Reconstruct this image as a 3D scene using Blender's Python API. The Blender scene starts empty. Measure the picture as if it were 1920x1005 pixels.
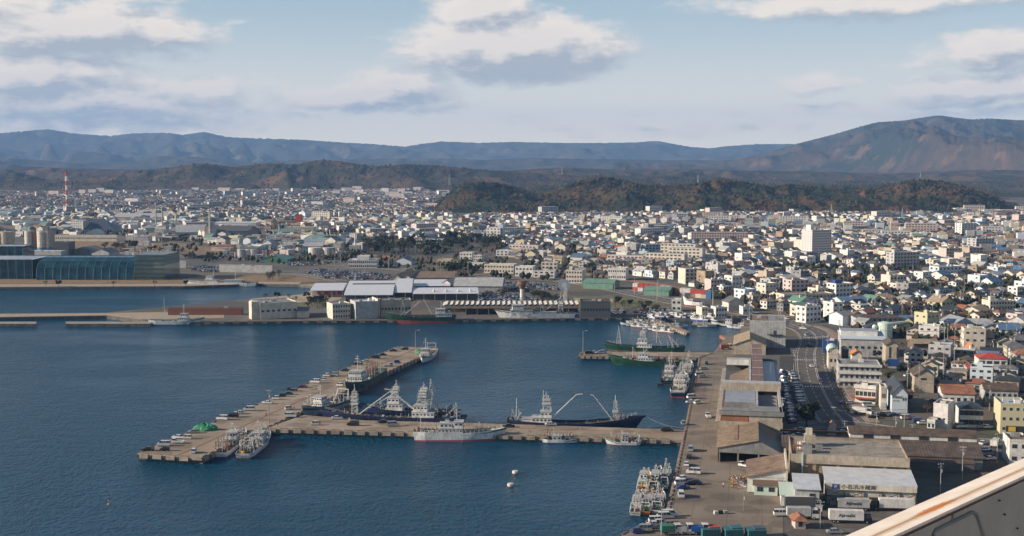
import bpy, math, random
import numpy as np
from mathutils import Vector, Matrix
from mathutils.geometry import tessellate_polygon
random.seed(7)
RNG = np.random.default_rng(7)
R = math.radians
scene = bpy.context.scene
COL = scene.collection

# ------------------------------------------------------------------ camera
F, CX, CY, H, YH = 2400.0, 960.0, 502.5, 105.0, 300.0     # focal length in photo pixels, centre, eye height, horizon row
PITCH = math.atan((CY - YH) / F)
cP, sP = math.cos(PITCH), math.sin(PITCH)
cam_d = bpy.data.cameras.new('camera'); cam = bpy.data.objects.new('camera', cam_d); COL.objects.link(cam)
cam.location = (0, 0, H); cam.rotation_euler = (math.pi / 2 - PITCH, 0, 0)
cam_d.sensor_width = 36; cam_d.lens = 36 * F / 1920
cam_d.clip_start = 0.2; cam_d.clip_end = 60000
cam_d.dof.use_dof = True; cam_d.dof.focus_distance = 700; cam_d.dof.aperture_fstop = 9
scene.camera = cam

# ------------------------------------------------------------------ light
SUN_EL, SUN_AZ = 21.0, -96.5          # azimuth from the view axis (+Y), clockwise; -94 = from the left, slightly behind
SKY_STR, SUN_STR, EXPO = 0.058, 5.0, 0.60
HAZE_D, HAZE_COL = 0.000053, (0.31, 0.56, 1.0)
world = bpy.data.worlds.new('World'); scene.world = world; world.use_nodes = True
sun_d = bpy.data.lights.new('sun', 'SUN'); sun_d.energy = SUN_STR; sun_d.angle = R(0.5); sun_d.color = (1.0, 0.85, 0.69)
sun = bpy.data.objects.new('sun', sun_d); COL.objects.link(sun); sun.location = (-200, -50, 300)
_sd = Vector((math.sin(R(SUN_AZ)) * math.cos(R(SUN_EL)), math.cos(R(SUN_AZ)) * math.cos(R(SUN_EL)), math.sin(R(SUN_EL))))
sun.rotation_euler = _sd.to_track_quat('Z', 'Y').to_euler()
scene.view_settings.view_transform = 'Standard'; scene.view_settings.look = 'None'
scene.view_settings.gamma = 1; scene.view_settings.use_curve_mapping = False; scene.view_settings.exposure = EXPO
scene.cycles.max_bounces = 5; scene.cycles.diffuse_bounces = 1; scene.cycles.glossy_bounces = 2; scene.cycles.transmission_bounces = 3
scene.cycles.volume_bounces = 0; scene.cycles.caustics_reflective = False; scene.cycles.caustics_refractive = False
scene.cycles.use_denoising = True; scene.cycles.sample_clamp_direct = 3.0

class NT:
    """small helper to write node trees"""
    def __init__(s, t): s.t = t
    def n(s, typ, **kw):
        o = s.t.nodes.new(typ)
        for k, v in kw.items():
            if k.startswith('i_'): o.inputs[int(k[2:])].default_value = v
            else: setattr(o, k, v)
        return o
    def l(s, a, b): s.t.links.new(a, b)
    def put(s, sock, v):
        if isinstance(v, bpy.types.NodeSocket): s.l(v, sock)
        elif v is not None: sock.default_value = v
    def m(s, op, a, b=None, c=None, clamp=False):
        o = s.t.nodes.new('ShaderNodeMath'); o.operation = op; o.use_clamp = clamp
        s.put(o.inputs[0], a); s.put(o.inputs[1], b); s.put(o.inputs[2], c); return o.outputs[0]
    def v(s, op, a, b=None, c=None):
        o = s.t.nodes.new('ShaderNodeVectorMath'); o.operation = op
        s.put(o.inputs[0], a)
        if op == 'SCALE': s.put(o.inputs[3], b)
        else: s.put(o.inputs[1], b)
        if c is not None: s.put(o.inputs[2], c)
        return o.outputs['Value'] if op in ('LENGTH', 'DOT_PRODUCT') else o.outputs[0]
    def noise(s, vec, scale, detail=3, rough=.5, dim='3D'):
        o = s.t.nodes.new('ShaderNodeTexNoise'); o.noise_dimensions = dim
        s.put(o.inputs['Vector'], vec); o.inputs['Scale'].default_value = scale
        o.inputs['Detail'].default_value = detail; o.inputs['Roughness'].default_value = rough
        return o.outputs['Fac']
    def ramp(s, fac, lo, hi):
        o = s.t.nodes.new('ShaderNodeMapRange'); o.interpolation_type = 'SMOOTHSTEP'
        s.put(o.inputs[0], fac); o.inputs[1].default_value = lo; o.inputs[2].default_value = hi; return o.outputs[0]
    def mix(s, fac, a, b):
        o = s.t.nodes.new('ShaderNodeMix'); o.data_type = 'RGBA'
        s.put(o.inputs[0], fac)
        for k, x in ((6, a), (7, b)):
            if isinstance(x, tuple): x = (*x[:3], 1)
            s.put(o.inputs[k], x)
        return o.outputs[2]

# sky: Nishita plus clouds laid out on directions (azimuth, elevation)
CLOUDS = [(965, 92, 205, 66, 1.9), (915, 25, 95, 56, 1.4), (945, 134, 130, 34, 1.0), (1090, 95, 110, 40, .9), (800, 75, 70, 26, .8),
          (690, 182, 180, 26, 1.2), (745, 160, 92, 26, 1.1), (600, 195, 90, 14, .6),
          (150, 62, 225, 56, 1.4), (300, 66, 120, 36, 1.1), (40, 20, 120, 44, .9), (220, 2, 120, 16, .7),
          (70, 145, 200, 46, 1.3), (160, 192, 310, 36, 1.1), (330, 165, 200, 28, .8), (180, 228, 340, 22, .9), (520, 215, 120, 14, .45),
          (800, 205, 120, 11, .5), (985, 224, 62, 12, .6), (1060, 236, 90, 10, .4),
          (1590, 12, 300, 27, 1.0), (1850, -8, 150, 24, .8), (1860, 96, 130, 40, 1.1), (1840, 162, 170, 28, 1.1), (1800, 187, 150, 18, .7), (1720, 125, 80, 8, .4),
          (1505, 160, 70, 22, 1.0), (1600, 150, 22, 6, .5), (1380, 214, 38, 9, .6), (1190, 212, 32, 8, .5), (1550, 203, 130, 8, .5), (1230, 242, 210, 16, .5),
          (1690, 214, 200, 14, .55), (1880, 206, 120, 14, .6), (450, 42, 40, 8, .4), (1430, 240, 130, 12, .4)]
def cloud_group():
    g = bpy.data.node_groups.new('cloud_field', 'ShaderNodeTree')
    g.interface.new_socket('P', in_out='INPUT', socket_type='NodeSocketVector')
    g.interface.new_socket('D', in_out='OUTPUT', socket_type='NodeSocketFloat')
    k = NT(g); gi = k.n('NodeGroupInput'); go = k.n('NodeGroupOutput')
    p = gi.outputs[0]
    w = k.n('ShaderNodeTexNoise'); k.l(p, w.inputs['Vector']); w.inputs['Scale'].default_value = 22; w.inputs['Detail'].default_value = 4
    warp = k.v('MULTIPLY', k.v('SUBTRACT', w.outputs['Color'], (.5, .5, .5)), (.05, .022, 0))
    q = k.v('ADD', p, warp)
    acc = None
    for (x, y, rx, ry, wt) in CLOUDS:
        az = math.atan((x - CX) / F); el = (YH - y) / F * math.cos(az)
        d = k.v('LENGTH', k.v('MULTIPLY', k.v('SUBTRACT', q, (az, el, 0)), (F / rx, F / ry, 0)))
        e = k.m('MULTIPLY', k.m('SUBTRACT', 1.28, d), wt)
        acc = e if acc is None else k.m('SMOOTH_MAX', acc, e, .12)
    # the rest of the dome: scattered cloud of the same kind, starting where the frame ends
    sx = k.n('ShaderNodeSeparateXYZ'); k.l(p, sx.inputs[0])
    out = k.m('MAXIMUM', k.ramp(sx.outputs[1], .125, .17), k.ramp(k.m('ABSOLUTE', sx.outputs[0]), .42, .5))
    rest = k.m('MULTIPLY', k.m('SUBTRACT', k.noise(k.v('MULTIPLY', p, (1, 2.2, 1)), 5, 3), .57), 4.0)
    base = k.m('MAXIMUM', acc, k.m('SUBTRACT', k.m('MULTIPLY', rest, out), k.m('MULTIPLY', k.m('SUBTRACT', 1.0, out), 5.0)))
    f1 = k.noise(k.v('MULTIPLY', p, (1, 2.3, 1)), 38, 7, .62)
    k.l(k.m('ADD', base, k.m('MULTIPLY', k.m('SUBTRACT', f1, .5), 1.6)), go.inputs[0])
    return g
w = NT(world.node_tree); world.node_tree.nodes.clear()
sky = w.n('ShaderNodeTexSky', sky_type='NISHITA', sun_disc=False, sun_elevation=R(SUN_EL), sun_rotation=R(SUN_AZ), altitude=100, air_density=1.0, dust_density=.6, ozone_density=2.0)
tc = w.n('ShaderNodeTexCoord'); sp_ = w.n('ShaderNodeSeparateXYZ'); w.l(tc.outputs['Generated'], sp_.inputs[0])
az_ = w.m('ARCTAN2', sp_.outputs[0], sp_.outputs[1]); el_ = w.m('ARCSINE', sp_.outputs[2])
cb = w.n('ShaderNodeCombineXYZ'); w.l(az_, cb.inputs[0]); w.l(el_, cb.inputs[1])
cg = cloud_group()
g1 = w.n('ShaderNodeGroup', node_tree=cg); w.l(cb.outputs[0], g1.inputs[0])
g2 = w.n('ShaderNodeGroup', node_tree=cg); w.l(w.v('ADD', cb.outputs[0], (-.010, .012, 0)), g2.inputs[0])
dens = g1.outputs[0]
alpha = w.m('MULTIPLY', w.ramp(dens, .05, .85), .93)
lit = w.m('ADD', w.m('MULTIPLY', w.m('SUBTRACT', dens, g2.outputs[0]), 1.35), .45, clamp=True)
lit = w.m('SUBTRACT', lit, w.m('MULTIPLY', w.ramp(dens, .8, 1.5), .12), clamp=True)
ccol = w.mix(lit, (.31, .33, .36), (.68, .60, .525))
hz = w.ramp(el_, -.04, .40)                                   # thin veil of low cloud towards the horizon
bgs = w.n('ShaderNodeBackground'); w.l(w.mix(w.m('MULTIPLY', w.m('SUBTRACT', 1.0, hz), .0), sky.outputs[0], (6, 6, 6)), bgs.inputs[0]); bgs.inputs[1].default_value = SKY_STR
bgc = w.n('ShaderNodeBackground'); w.l(ccol, bgc.inputs[0]); bgc.inputs[1].default_value = 1.0
bgv = w.n('ShaderNodeBackground'); w.l(w.mix(w.ramp(el_, .0, .125), (.90, .78, .62), (.38, .47, .53)), bgv.inputs[0]); bgv.inputs[1].default_value = 1.0
mv = w.n('ShaderNodeMixShader'); w.l(w.m('ADD', w.m('MULTIPLY', w.m('SUBTRACT', 1.0, hz), .88), .0), mv.inputs[0]); w.l(bgs.outputs[0], mv.inputs[1]); w.l(bgv.outputs[0], mv.inputs[2])
ms = w.n('ShaderNodeMixShader'); w.l(alpha, ms.inputs[0]); w.l(mv.outputs[0], ms.inputs[1]); w.l(bgc.outputs[0], ms.inputs[2])
wo = w.n('ShaderNodeOutputWorld'); w.l(ms.outputs[0], wo.inputs[0])
world.cycles.sampling_method = 'MANUAL'; world.cycles.sample_map_resolution = 256

# ------------------------------------------------------------------ geometry helpers
def ray(px, py):
    x = (px - CX) / F; y = (CY - py) / F
    return (x, cP + y * sP, -sP + y * cP)
def G(px, py, z=2.0):
    d = ray(px, py); t = (z - H) / d[2]; return (d[0] * t, d[1] * t)
def A(px, py, Y):
    d = ray(px, py); t = Y / d[1]; return (d[0] * t, Y, H + d[2] * t)
def proj(x, y, z):
    zz = z - H; f = y * cP - zz * sP; u = y * sP + zz * cP
    return CX + F * x / f, CY - F * u / f
def mpp(py, z=2.0):                       # metres per photo pixel on the ground at that row
    return G(960, py, z)[1] / F
def zat(py, Y): return A(960, py, Y)[2]

class MB:
    def __init__(s): s.v = []; s.f = []; s.m = []; s.mats = []
    def mi(s, k):
        if k not in s.mats: s.mats.append(k)
        return s.mats.index(k)
    def add(s, vs, fs, k):
        b = len(s.v); s.v += vs; i = s.mi(k)
        for f in fs: s.f.append(tuple(b + q for q in f)); s.m.append(i)
    def poly(s, pts, k): s.add(list(pts), [tuple(range(len(pts)))], k)
    def box(s, x0, x1, y0, y1, z0, z1, k, top=None):
        vs = [(x0, y0, z0), (x1, y0, z0), (x1, y1, z0), (x0, y1, z0), (x0, y0, z1), (x1, y0, z1), (x1, y1, z1), (x0, y1, z1)]
        s.add(vs, [(0, 1, 5, 4), (1, 2, 6, 5), (2, 3, 7, 6), (3, 0, 4, 7), (3, 2, 1, 0)], k)
        s.add(vs[4:], [(0, 1, 2, 3)], top or k)
    def prism(s, pts, z0, z1, k, top=None):
        n = len(pts)
        a = sum(pts[i][0] * pts[(i + 1) % n][1] - pts[(i + 1) % n][0] * pts[i][1] for i in range(n))
        if a < 0: pts = pts[::-1]
        s.add([(p[0], p[1], z0) for p in pts] + [(p[0], p[1], z1) for p in pts], [(i, (i + 1) % n, n + (i + 1) % n, n + i) for i in range(n)], k)
        tr = tessellate_polygon([[Vector((p[0], p[1], 0)) for p in pts]])
        fs = []
        for t in tr:
            (a0, b0, c0) = [pts[i] for i in t]
            cr = (b0[0] - a0[0]) * (c0[1] - a0[1]) - (b0[1] - a0[1]) * (c0[0] - a0[0])
            fs.append(t if cr > 0 else t[::-1])
        s.add([(p[0], p[1], z1) for p in pts], fs, top or k)
    def tube(s, p, q, r, k, n=5, r2=None, cap=True):
        p = Vector(p); q = Vector(q); d = (q - p)
        if d.length < 1e-6: return
        u = d.normalized().orthogonal().normalized(); w_ = d.normalized().cross(u); r2 = r if r2 is None else r2
        vs = []
        for c, rr in ((p, r), (q, r2)):
            for i in range(n):
                a = 2 * math.pi * i / n; vs.append(tuple(c + u * math.cos(a) * rr + w_ * math.sin(a) * rr))
        fs = [(i, (i + 1) % n, n + (i + 1) % n, n + i) for i in range(n)]
        if cap: fs += [tuple(range(n))[::-1], tuple(range(n, 2 * n))]
        s.add(vs, fs, k)
    def cyl(s, x, y, z0, z1, r, k, n=14, r2=None, top=None):
        r2 = r if r2 is None else r2; vs = []
        for z, rr in ((z0, r), (z1, r2)):
            vs += [(x + rr * math.cos(2 * math.pi * i / n), y + rr * math.sin(2 * math.pi * i / n), z) for i in range(n)]
        s.add(vs, [(i, (i + 1) % n, n + (i + 1) % n, n + i) for i in range(n)], k)
        s.add(vs[n:], [tuple(range(n))], top or k)
    def sphere(s, c, r, k, n=12, m=7, sz=1.0):
        vs = [(c[0], c[1], c[2] - r * sz)]
        for j in range(1, m):
            a = math.pi * j / m - math.pi / 2
            vs += [(c[0] + r * math.cos(a) * math.cos(2 * math.pi * i / n), c[1] + r * math.cos(a) * math.sin(2 * math.pi * i / n), c[2] + r * sz * math.sin(a)) for i in range(n)]
        vs.append((c[0], c[1], c[2] + r * sz)); fs = []
        for i in range(n):
            fs.append((0, 1 + (i + 1) % n, 1 + i)); fs.append((len(vs) - 1, 1 + (m - 2) * n + i, 1 + (m - 2) * n + (i + 1) % n))
            for j in range(m - 2): fs.append((1 + j * n + i, 1 + j * n + (i + 1) % n, 1 + (j + 1) * n + (i + 1) % n, 1 + (j + 1) * n + i))
        s.add(vs, fs, k)
    def slab(s, pts, t, k, under=None):     # a tilted roof sheet of thickness t (top polygon given, counter-clockwise from above)
        n = len(pts); lo = [(p[0], p[1], p[2] - t) for p in pts]
        s.add(list(pts) + lo, [tuple(range(n))] + [(i, n + i, n + (i + 1) % n, (i + 1) % n) for i in range(n)], k)
        s.add(lo, [tuple(range(n))[::-1]], under or k)
    def xf(s, rz, dx, dy, dz, other):       # add another MB rotated and moved
        c, n = math.cos(rz), math.sin(rz); b = len(s.v)
        s.v += [(c * x - n * y + dx, n * x + c * y + dy, z + dz) for x, y, z in other.v]
        mp = [s.mi(k) for k in other.mats]
        s.f += [tuple(b + q for q in f) for f in other.f]; s.m += [mp[i] for i in other.m]
    def mesh(s, name, smooth=False):
        me = bpy.data.meshes.new(name); me.from_pydata(s.v, [], s.f)
        for k in s.mats: me.materials.append(M(k))
        if len(s.mats) > 1: me.polygons.foreach_set('material_index', s.m)
        if smooth: me.shade_smooth()
        return me

def link(o, parent=None, loc=None, rz=0, label=None, cat=None, group=None, kind=None):
    COL.objects.link(o)
    if parent is not None: o.parent = parent
    if loc is not None: o.location = loc
    if rz: o.rotation_euler[2] = rz
    if label: o['label'] = label
    if cat: o['category'] = cat
    if group: o['group'] = group
    if kind: o['kind'] = kind
    return o
def obj(name, mb, parent=None, loc=None, rz=0, smooth=False, **kw):
    me = mb.mesh(name, smooth) if isinstance(mb, MB) else mb
    return link(bpy.data.objects.new(name, me), parent, loc, rz, **kw)
def thing(name, label, cat, loc, rz=0, group=None):
    return link(bpy.data.objects.new(name, None), None, loc, rz, label=label, cat=cat, group=group)
def structure(name, mb, parent=None, **kw):
    return obj(name, mb, parent, kind='structure' if parent is None else None, **kw)
def text(body, size, parent, loc, rot, mat_key, name='lettering', ext=.02):
    cu = bpy.data.curves.new(name, 'FONT'); cu.body = body; cu.size = size; cu.extrude = ext; cu.offset = size * .004; cu.align_x = 'CENTER'; cu.align_y = 'CENTER'
    q = bpy.data.objects.new(name, cu); COL.objects.link(q); me = bpy.data.meshes.new_from_object(q.evaluated_get(bpy.context.evaluated_depsgraph_get())); bpy.data.objects.remove(q)
    me.materials.clear(); me.materials.append(M(mat_key)); o = bpy.data.objects.new(name, me); COL.objects.link(o); o.parent = parent; o.location = loc; o.rotation_euler = rot
    return o

# ------------------------------------------------------------------ vectorised noise
def _hash(ix, iy, seed):
    h = (ix.astype(np.int64) * 374761393 + iy.astype(np.int64) * 668265263 + seed * 974634777) & 0xffffffff
    h = ((h ^ (h >> 13)) * 1274126177) & 0xffffffff
    return ((h ^ (h >> 16)) & 0xffff) / 65535.0
def vnoise(x, y, seed=0):
    ix = np.floor(x); iy = np.floor(y); fx = x - ix; fy = y - iy
    fx = fx * fx * (3 - 2 * fx); fy = fy * fy * (3 - 2 * fy)
    a = _hash(ix, iy, seed); b = _hash(ix + 1, iy, seed); c = _hash(ix, iy + 1, seed); d = _hash(ix + 1, iy + 1, seed)
    return (a + (b - a) * fx) * (1 - fy) + (c + (d - c) * fx) * fy
def fbm(x, y, seed=0, oc=5, rough=.5, ridged=False):
    t = np.zeros_like(x); a = 1.0; n = 0.0
    for i in range(oc):
        v = vnoise(x, y, seed + i * 17)
        if ridged: v = 1 - np.abs(2 * v - 1)
        t += a * v; n += a; a *= rough; x = x * 2.03 + 13.7; y = y * 2.03 - 7.1
    return t / n

# ------------------------------------------------------------------ materials
PAL = dict(
  white=((.66, .64, .60), .6, 0), cream=((.60, .55, .46), .7, 0), beige=((.42, .36, .28), .8, 0), lgrey=((.42, .42, .41), .7, 0), grey=((.24, .24, .235), .8, 0),
  dgrey=((.085, .088, .092), .7, 0), tan=((.33, .255, .175), .85, 0), pink=((.55, .45, .41), .75, 0), lblue=((.36, .45, .52), .6, 0), paleblue=((.50, .57, .62), .6, 0),
  palegreen=((.50, .62, .54), .6, 0), brown=((.15, .10, .07), .85, 0), yellowwall=((.50, .46, .30), .8, 0), redbrown=((.24, .10, .065), .8, 0), orange=((.55, .19, .05), .7, 0),
  tile_dark=((.045, .048, .055), .45, 0), tile_blue=((.06, .08, .11), .4, 0), tile_brown=((.12, .085, .06), .6, 0), tile_grey=((.14, .14, .145), .6, 0), red=((.42, .07, .045), .6, 0),
  brick=((.30, .13, .075), .8, 0), blueroof=((.10, .18, .28), .45, 0), metalroof=((.38, .40, .42), .42, .25), whiteroof=((.62, .64, .66), .4, .1), greenroof=((.14, .27, .20), .55, 0),
  rustroof=((.22, .15, .10), .8, 0), concrete=((.30, .265, .22), .9, 0), concrete_dark=((.11, .105, .095), .9, 0), glass=((.03, .04, .05), .26, 0), hull_white=((.72, .72, .70), .35, 0),
  hull_navy=((.012, .024, .075), .35, 0), hull_green=((.013, .065, .035), .4, 0), hull_teal=((.03, .08, .075), .5, 0), hull_grey=((.30, .34, .36), .45, 0), boot_red=((.30, .05, .045), .6, 0), boot_rust=((.15, .07, .06), .8, 0),
  boot_blue=((.03, .07, .22), .5, 0), deck=((.10, .14, .11), .8, 0), deck_brown=((.20, .15, .10), .85, 0), gear_white=((.54, .54, .51), .5, 0), gear_rust=((.26, .12, .06), .8, 0), gear_dark=((.03, .032, .035), .7, 0),
  gear_green=((.05, .19, .13), .7, 0), gear_blue=((.05, .16, .32), .6, 0), gear_orange=((.65, .20, .04), .6, 0), net=((.09, .085, .07), .95, 0), yellow=((.62, .42, .05), .6, 0), black=((.012, .012, .014), .5, 0),
  car_white=((.64, .64, .63), .25, 0), car_silver=((.42, .43, .44), .3, .4), car_black=((.014, .014, .017), .2, 0), car_blue=((.03, .07, .22), .25, 0), car_red=((.28, .02, .02), .25, 0), car_maroon=((.09, .02, .035), .25, 0),
  tyre=((.015, .015, .015), .9, 0), pole=((.36, .35, .33), .6, 0), pole_dark=((.20, .19, .17), .8, 0), tower_red=((.48, .075, .03), .6, 0), tower_white=((.70, .70, .68), .6, 0), paint=((.60, .59, .56), .7, 0),
  asphalt=((.050, .050, .052), .9, 0), asphalt_worn=((.115, .102, .088), .9, 0), pavement=((.30, .21, .16), .9, 0), verge=((.13, .13, .055), .95, 0), drygrass=((.24, .155, .075), .95, 0), sand=((.36, .29, .21), .95, 0),
  trunk=((.07, .05, .035), .9, 0), leaf_dark=((.014, .026, .013), .7, 0), leaf_mid=((.032, .046, .018), .7, 0), leaf_rust=((.095, .050, .026), .8, 0), leaf_olive=((.060, .052, .024), .8, 0),
  tarp_green=((.04, .27, .13), .7, 0), tarp_blue=((.02, .12, .42), .5, 0), signblue=((.02, .07, .26), .5, 0), teal=((.03, .13, .15), .6, 0), skin=((.45, .28, .2), .7, 0), cloth=((.05, .06, .09), .9, 0),
  bandblue=((.04, .22, .36), .5, 0), purple=((.22, .16, .26), .5, 0), ink=((.03, .03, .03), .8, 0), net_tan=((.20, .17, .11), .95, 0), wire=((.05, .05, .05), .8, 0))
_M = {}
NOISY = {'white': .25, 'cream': .25, 'beige': .3, 'lgrey': .3, 'grey': .3, 'tan': .35, 'rustroof': .5, 'metalroof': .25, 'whiteroof': .18, 'concrete': .4, 'concrete_dark': .6, 'greenroof': .25, 'tile_dark': .4, 'tile_brown': .5,
         'tile_grey': .4, 'brick': .4, 'red': .3, 'blueroof': .25, 'hull_white': .35, 'hull_navy': .4, 'hull_green': .5, 'hull_teal': .6, 'boot_red': .6, 'boot_rust': .6, 'asphalt': .35, 'asphalt_worn': .4, 'pavement': .4, 'deck': .5, 'deck_brown': .5,
         'net': .7, 'net_tan': .6, 'drygrass': .5, 'verge': .6, 'sand': .3, 'hull_grey': .3, 'tarp_green': .4, 'leaf_dark': .5, 'leaf_mid': .5, 'leaf_rust': .5, 'leaf_olive': .5, 'pink': .2, 'paint': .4}
def M(key):
    if key in _M: return _M[key]
    if key in SPECIAL: m = SPECIAL[key](key); _M[key] = m; return m
    c, ro, me = PAL[key]
    m = bpy.data.materials.new(key); m.use_nodes = True; k = NT(m.node_tree); b = m.node_tree.nodes['Principled BSDF']
    b.inputs['Roughness'].default_value = ro; b.inputs['Metallic'].default_value = me
    a = NOISY.get(key, 0)
    if a:
        g = k.n('ShaderNodeNewGeometry'); pos = g.outputs['Position']
        n1 = k.noise(pos, .35, 4, .6); n2 = k.noise(k.v('MULTIPLY', pos, (1, 1, .25)), 1.7, 3, .6)
        f = k.m('ADD', k.m('MULTIPLY', n1, .6), k.m('MULTIPLY', n2, .4))
        f = k.ramp(f, .33, .67)
        k.l(k.mix(f, tuple(x * (1 - a) for x in c), tuple(min(.85, x * (1 + a * .55)) for x in c)), b.inputs['Base Color'])
    else: b.inputs['Base Color'].default_value = (*c, 1)
    if key.startswith('leaf'): b.inputs['Specular IOR Level'].default_value = .2
    _M[key] = m; return m
SPECIAL = {}
def special(fn): SPECIAL[fn.__name__[2:]] = fn; return fn
def newmat(key):
    m = bpy.data.materials.new(key); m.use_nodes = True; return m, NT(m.node_tree), m.node_tree.nodes['Principled BSDF']

@special
def m_seawater(key):
    m, k, b = newmat(key)
    pos = k.n('ShaderNodeNewGeometry').outputs['Position']
    calm = k.ramp(k.noise(k.v('MULTIPLY', pos, (1, .55, 1)), .006, 4, .6), .40, .62)
    calm2 = k.ramp(k.noise(k.v('MULTIPLY', pos, (.5, 1.3, 1)), .018, 3, .55), .38, .6)
    amp = k.m('ADD', .35, k.m('MULTIPLY', k.m('MULTIPLY', calm, calm2), .65))
    n1 = k.noise(k.v('MULTIPLY', pos, (1.0, .55, 1)), .62, 4, .65); n2 = k.noise(pos, .16, 2, .5)
    h = k.m('ADD', n1, k.m('MULTIPLY', n2, .7))
    bm = k.n('ShaderNodeBump'); bm.inputs['Distance'].default_value = 1.5; k.l(k.m('MULTIPLY', k.m('SUBTRACT', 1.5, amp), 1.0), bm.inputs['Strength']); k.l(h, bm.inputs['Height']); k.l(bm.outputs[0], b.inputs['Normal'])
    k.l(k.mix(n1, (.0005, .040, .082), (.002, .066, .125)), b.inputs['Base Color'])
    b.inputs['Roughness'].default_value = .16; b.inputs['IOR'].default_value = 1.333; k.l(k.m('ADD', .19, k.m('MULTIPLY', k.m('MULTIPLY', calm, calm2), .30)), b.inputs['Specular IOR Level'])
    return m
@special
def m_land(key):
    m, k, b = newmat(key)
    pos = k.n('ShaderNodeNewGeometry').outputs['Position']
    v = k.n('ShaderNodeTexVoronoi'); k.l(k.v('MULTIPLY', pos, (1, .8, 1)), v.inputs['Vector']); v.inputs['Scale'].default_value = .022
    s = k.n('ShaderNodeSeparateColor'); k.l(v.outputs['Color'], s.inputs[0])
    n1 = k.noise(pos, .03, 5, .65); n2 = k.noise(pos, .4, 3, .6)
    c = k.mix(k.ramp(s.outputs[0], .3, .7), (.075, .073, .070), (.125, .113, .095))
    c = k.mix(k.ramp(s.outputs[1], .68, .76), c, (.145, .108, .068))
    c = k.mix(k.m('MULTIPLY', k.ramp(n1, .5, .62), .8), c, (.055, .062, .03))
    c = k.mix(k.m('MULTIPLY', n2, .35), c, (.05, .048, .045))
    k.l(c, b.inputs['Base Color']); b.inputs['Roughness'].default_value = .95
    return m
def _conc(c0, c1, stain, joint, rot=0):
    def fn(key):
        m, k, b = newmat(key)
        pos = k.n('ShaderNodeNewGeometry').outputs['Position']
        mp = k.n('ShaderNodeMapping'); k.l(pos, mp.inputs[0]); mp.inputs['Rotation'].default_value = (0, 0, R(rot)); p = mp.outputs[0]
        n1 = k.noise(p, .05, 5, .6); n2 = k.noise(k.v('MULTIPLY', p, (1, .25, 1)), .35, 4, .6); n3 = k.noise(p, 2.5, 3, .6)
        c = k.mix(k.ramp(n1, .35, .65), c0, c1)
        c = k.mix(k.m('MULTIPLY', k.ramp(n2, .55, .72), .55), c, stain)
        c = k.mix(k.m('MULTIPLY', n3, .3), c, tuple(x * .6 for x in c0))
        vs = k.n('ShaderNodeTexVoronoi'); k.l(p, vs.inputs['Vector']); vs.inputs['Scale'].default_value = .16
        sc = k.n('ShaderNodeSeparateColor'); k.l(vs.outputs['Color'], sc.inputs[0])
        c = k.mix(k.m('MULTIPLY', k.ramp(k.m('ADD', sc.outputs[0], k.m('MULTIPLY', n3, .2)), .86, .97), .35), c, (.05, .042, .035))
        s = k.n('ShaderNodeSeparateXYZ'); k.l(p, s.inputs[0])
        for ax in (0, 1):
            fr = k.m('ABSOLUTE', k.m('SUBTRACT', k.m('FRACT', k.m('DIVIDE', s.outputs[ax], joint)), .5))
            c = k.mix(k.m('MULTIPLY', k.m('LESS_THAN', fr, .012), .45), c, tuple(x * .35 for x in c0))
        k.l(c, b.inputs['Base Color']); b.inputs['Roughness'].default_value = .9
        return m
    return fn
SPECIAL['pier_concrete'] = _conc((.27, .215, .155), (.37, .305, .23), (.17, .13, .10), 9.0, 15)
SPECIAL['quay_concrete'] = _conc((.175, .142, .108), (.26, .212, .162), (.105, .085, .07), 10.0, 10.5)
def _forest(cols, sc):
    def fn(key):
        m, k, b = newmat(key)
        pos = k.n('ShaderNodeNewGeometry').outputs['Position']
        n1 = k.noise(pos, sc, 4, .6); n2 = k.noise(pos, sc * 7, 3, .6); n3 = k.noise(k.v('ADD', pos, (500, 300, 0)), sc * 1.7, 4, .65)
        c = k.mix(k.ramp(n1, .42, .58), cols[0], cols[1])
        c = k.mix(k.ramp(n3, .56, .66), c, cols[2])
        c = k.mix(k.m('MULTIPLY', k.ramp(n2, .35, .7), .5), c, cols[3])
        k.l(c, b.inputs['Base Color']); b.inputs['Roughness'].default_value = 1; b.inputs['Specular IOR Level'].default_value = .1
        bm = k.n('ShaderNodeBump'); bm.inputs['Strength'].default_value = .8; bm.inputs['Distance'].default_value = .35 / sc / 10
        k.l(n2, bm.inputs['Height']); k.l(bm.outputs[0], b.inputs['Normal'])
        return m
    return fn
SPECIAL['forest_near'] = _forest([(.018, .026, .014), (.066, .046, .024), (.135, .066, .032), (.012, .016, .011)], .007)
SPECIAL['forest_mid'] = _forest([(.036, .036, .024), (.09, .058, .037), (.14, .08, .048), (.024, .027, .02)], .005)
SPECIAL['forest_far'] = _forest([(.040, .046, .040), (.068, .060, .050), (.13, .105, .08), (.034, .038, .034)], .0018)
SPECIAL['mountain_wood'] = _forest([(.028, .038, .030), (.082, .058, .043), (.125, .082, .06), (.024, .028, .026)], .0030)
# ================================================================== the setting
QR = R(-10.5)                                   # the harbour front and its halls run 10.5 degrees off the view axis
# sea
mb = MB(); mb.poly([(-9000, -300, 0), (9000, -300, 0), (9000, 9000, 0), (-9000, 9000, 0)], 'seawater'); structure('sea_water', mb)

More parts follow.
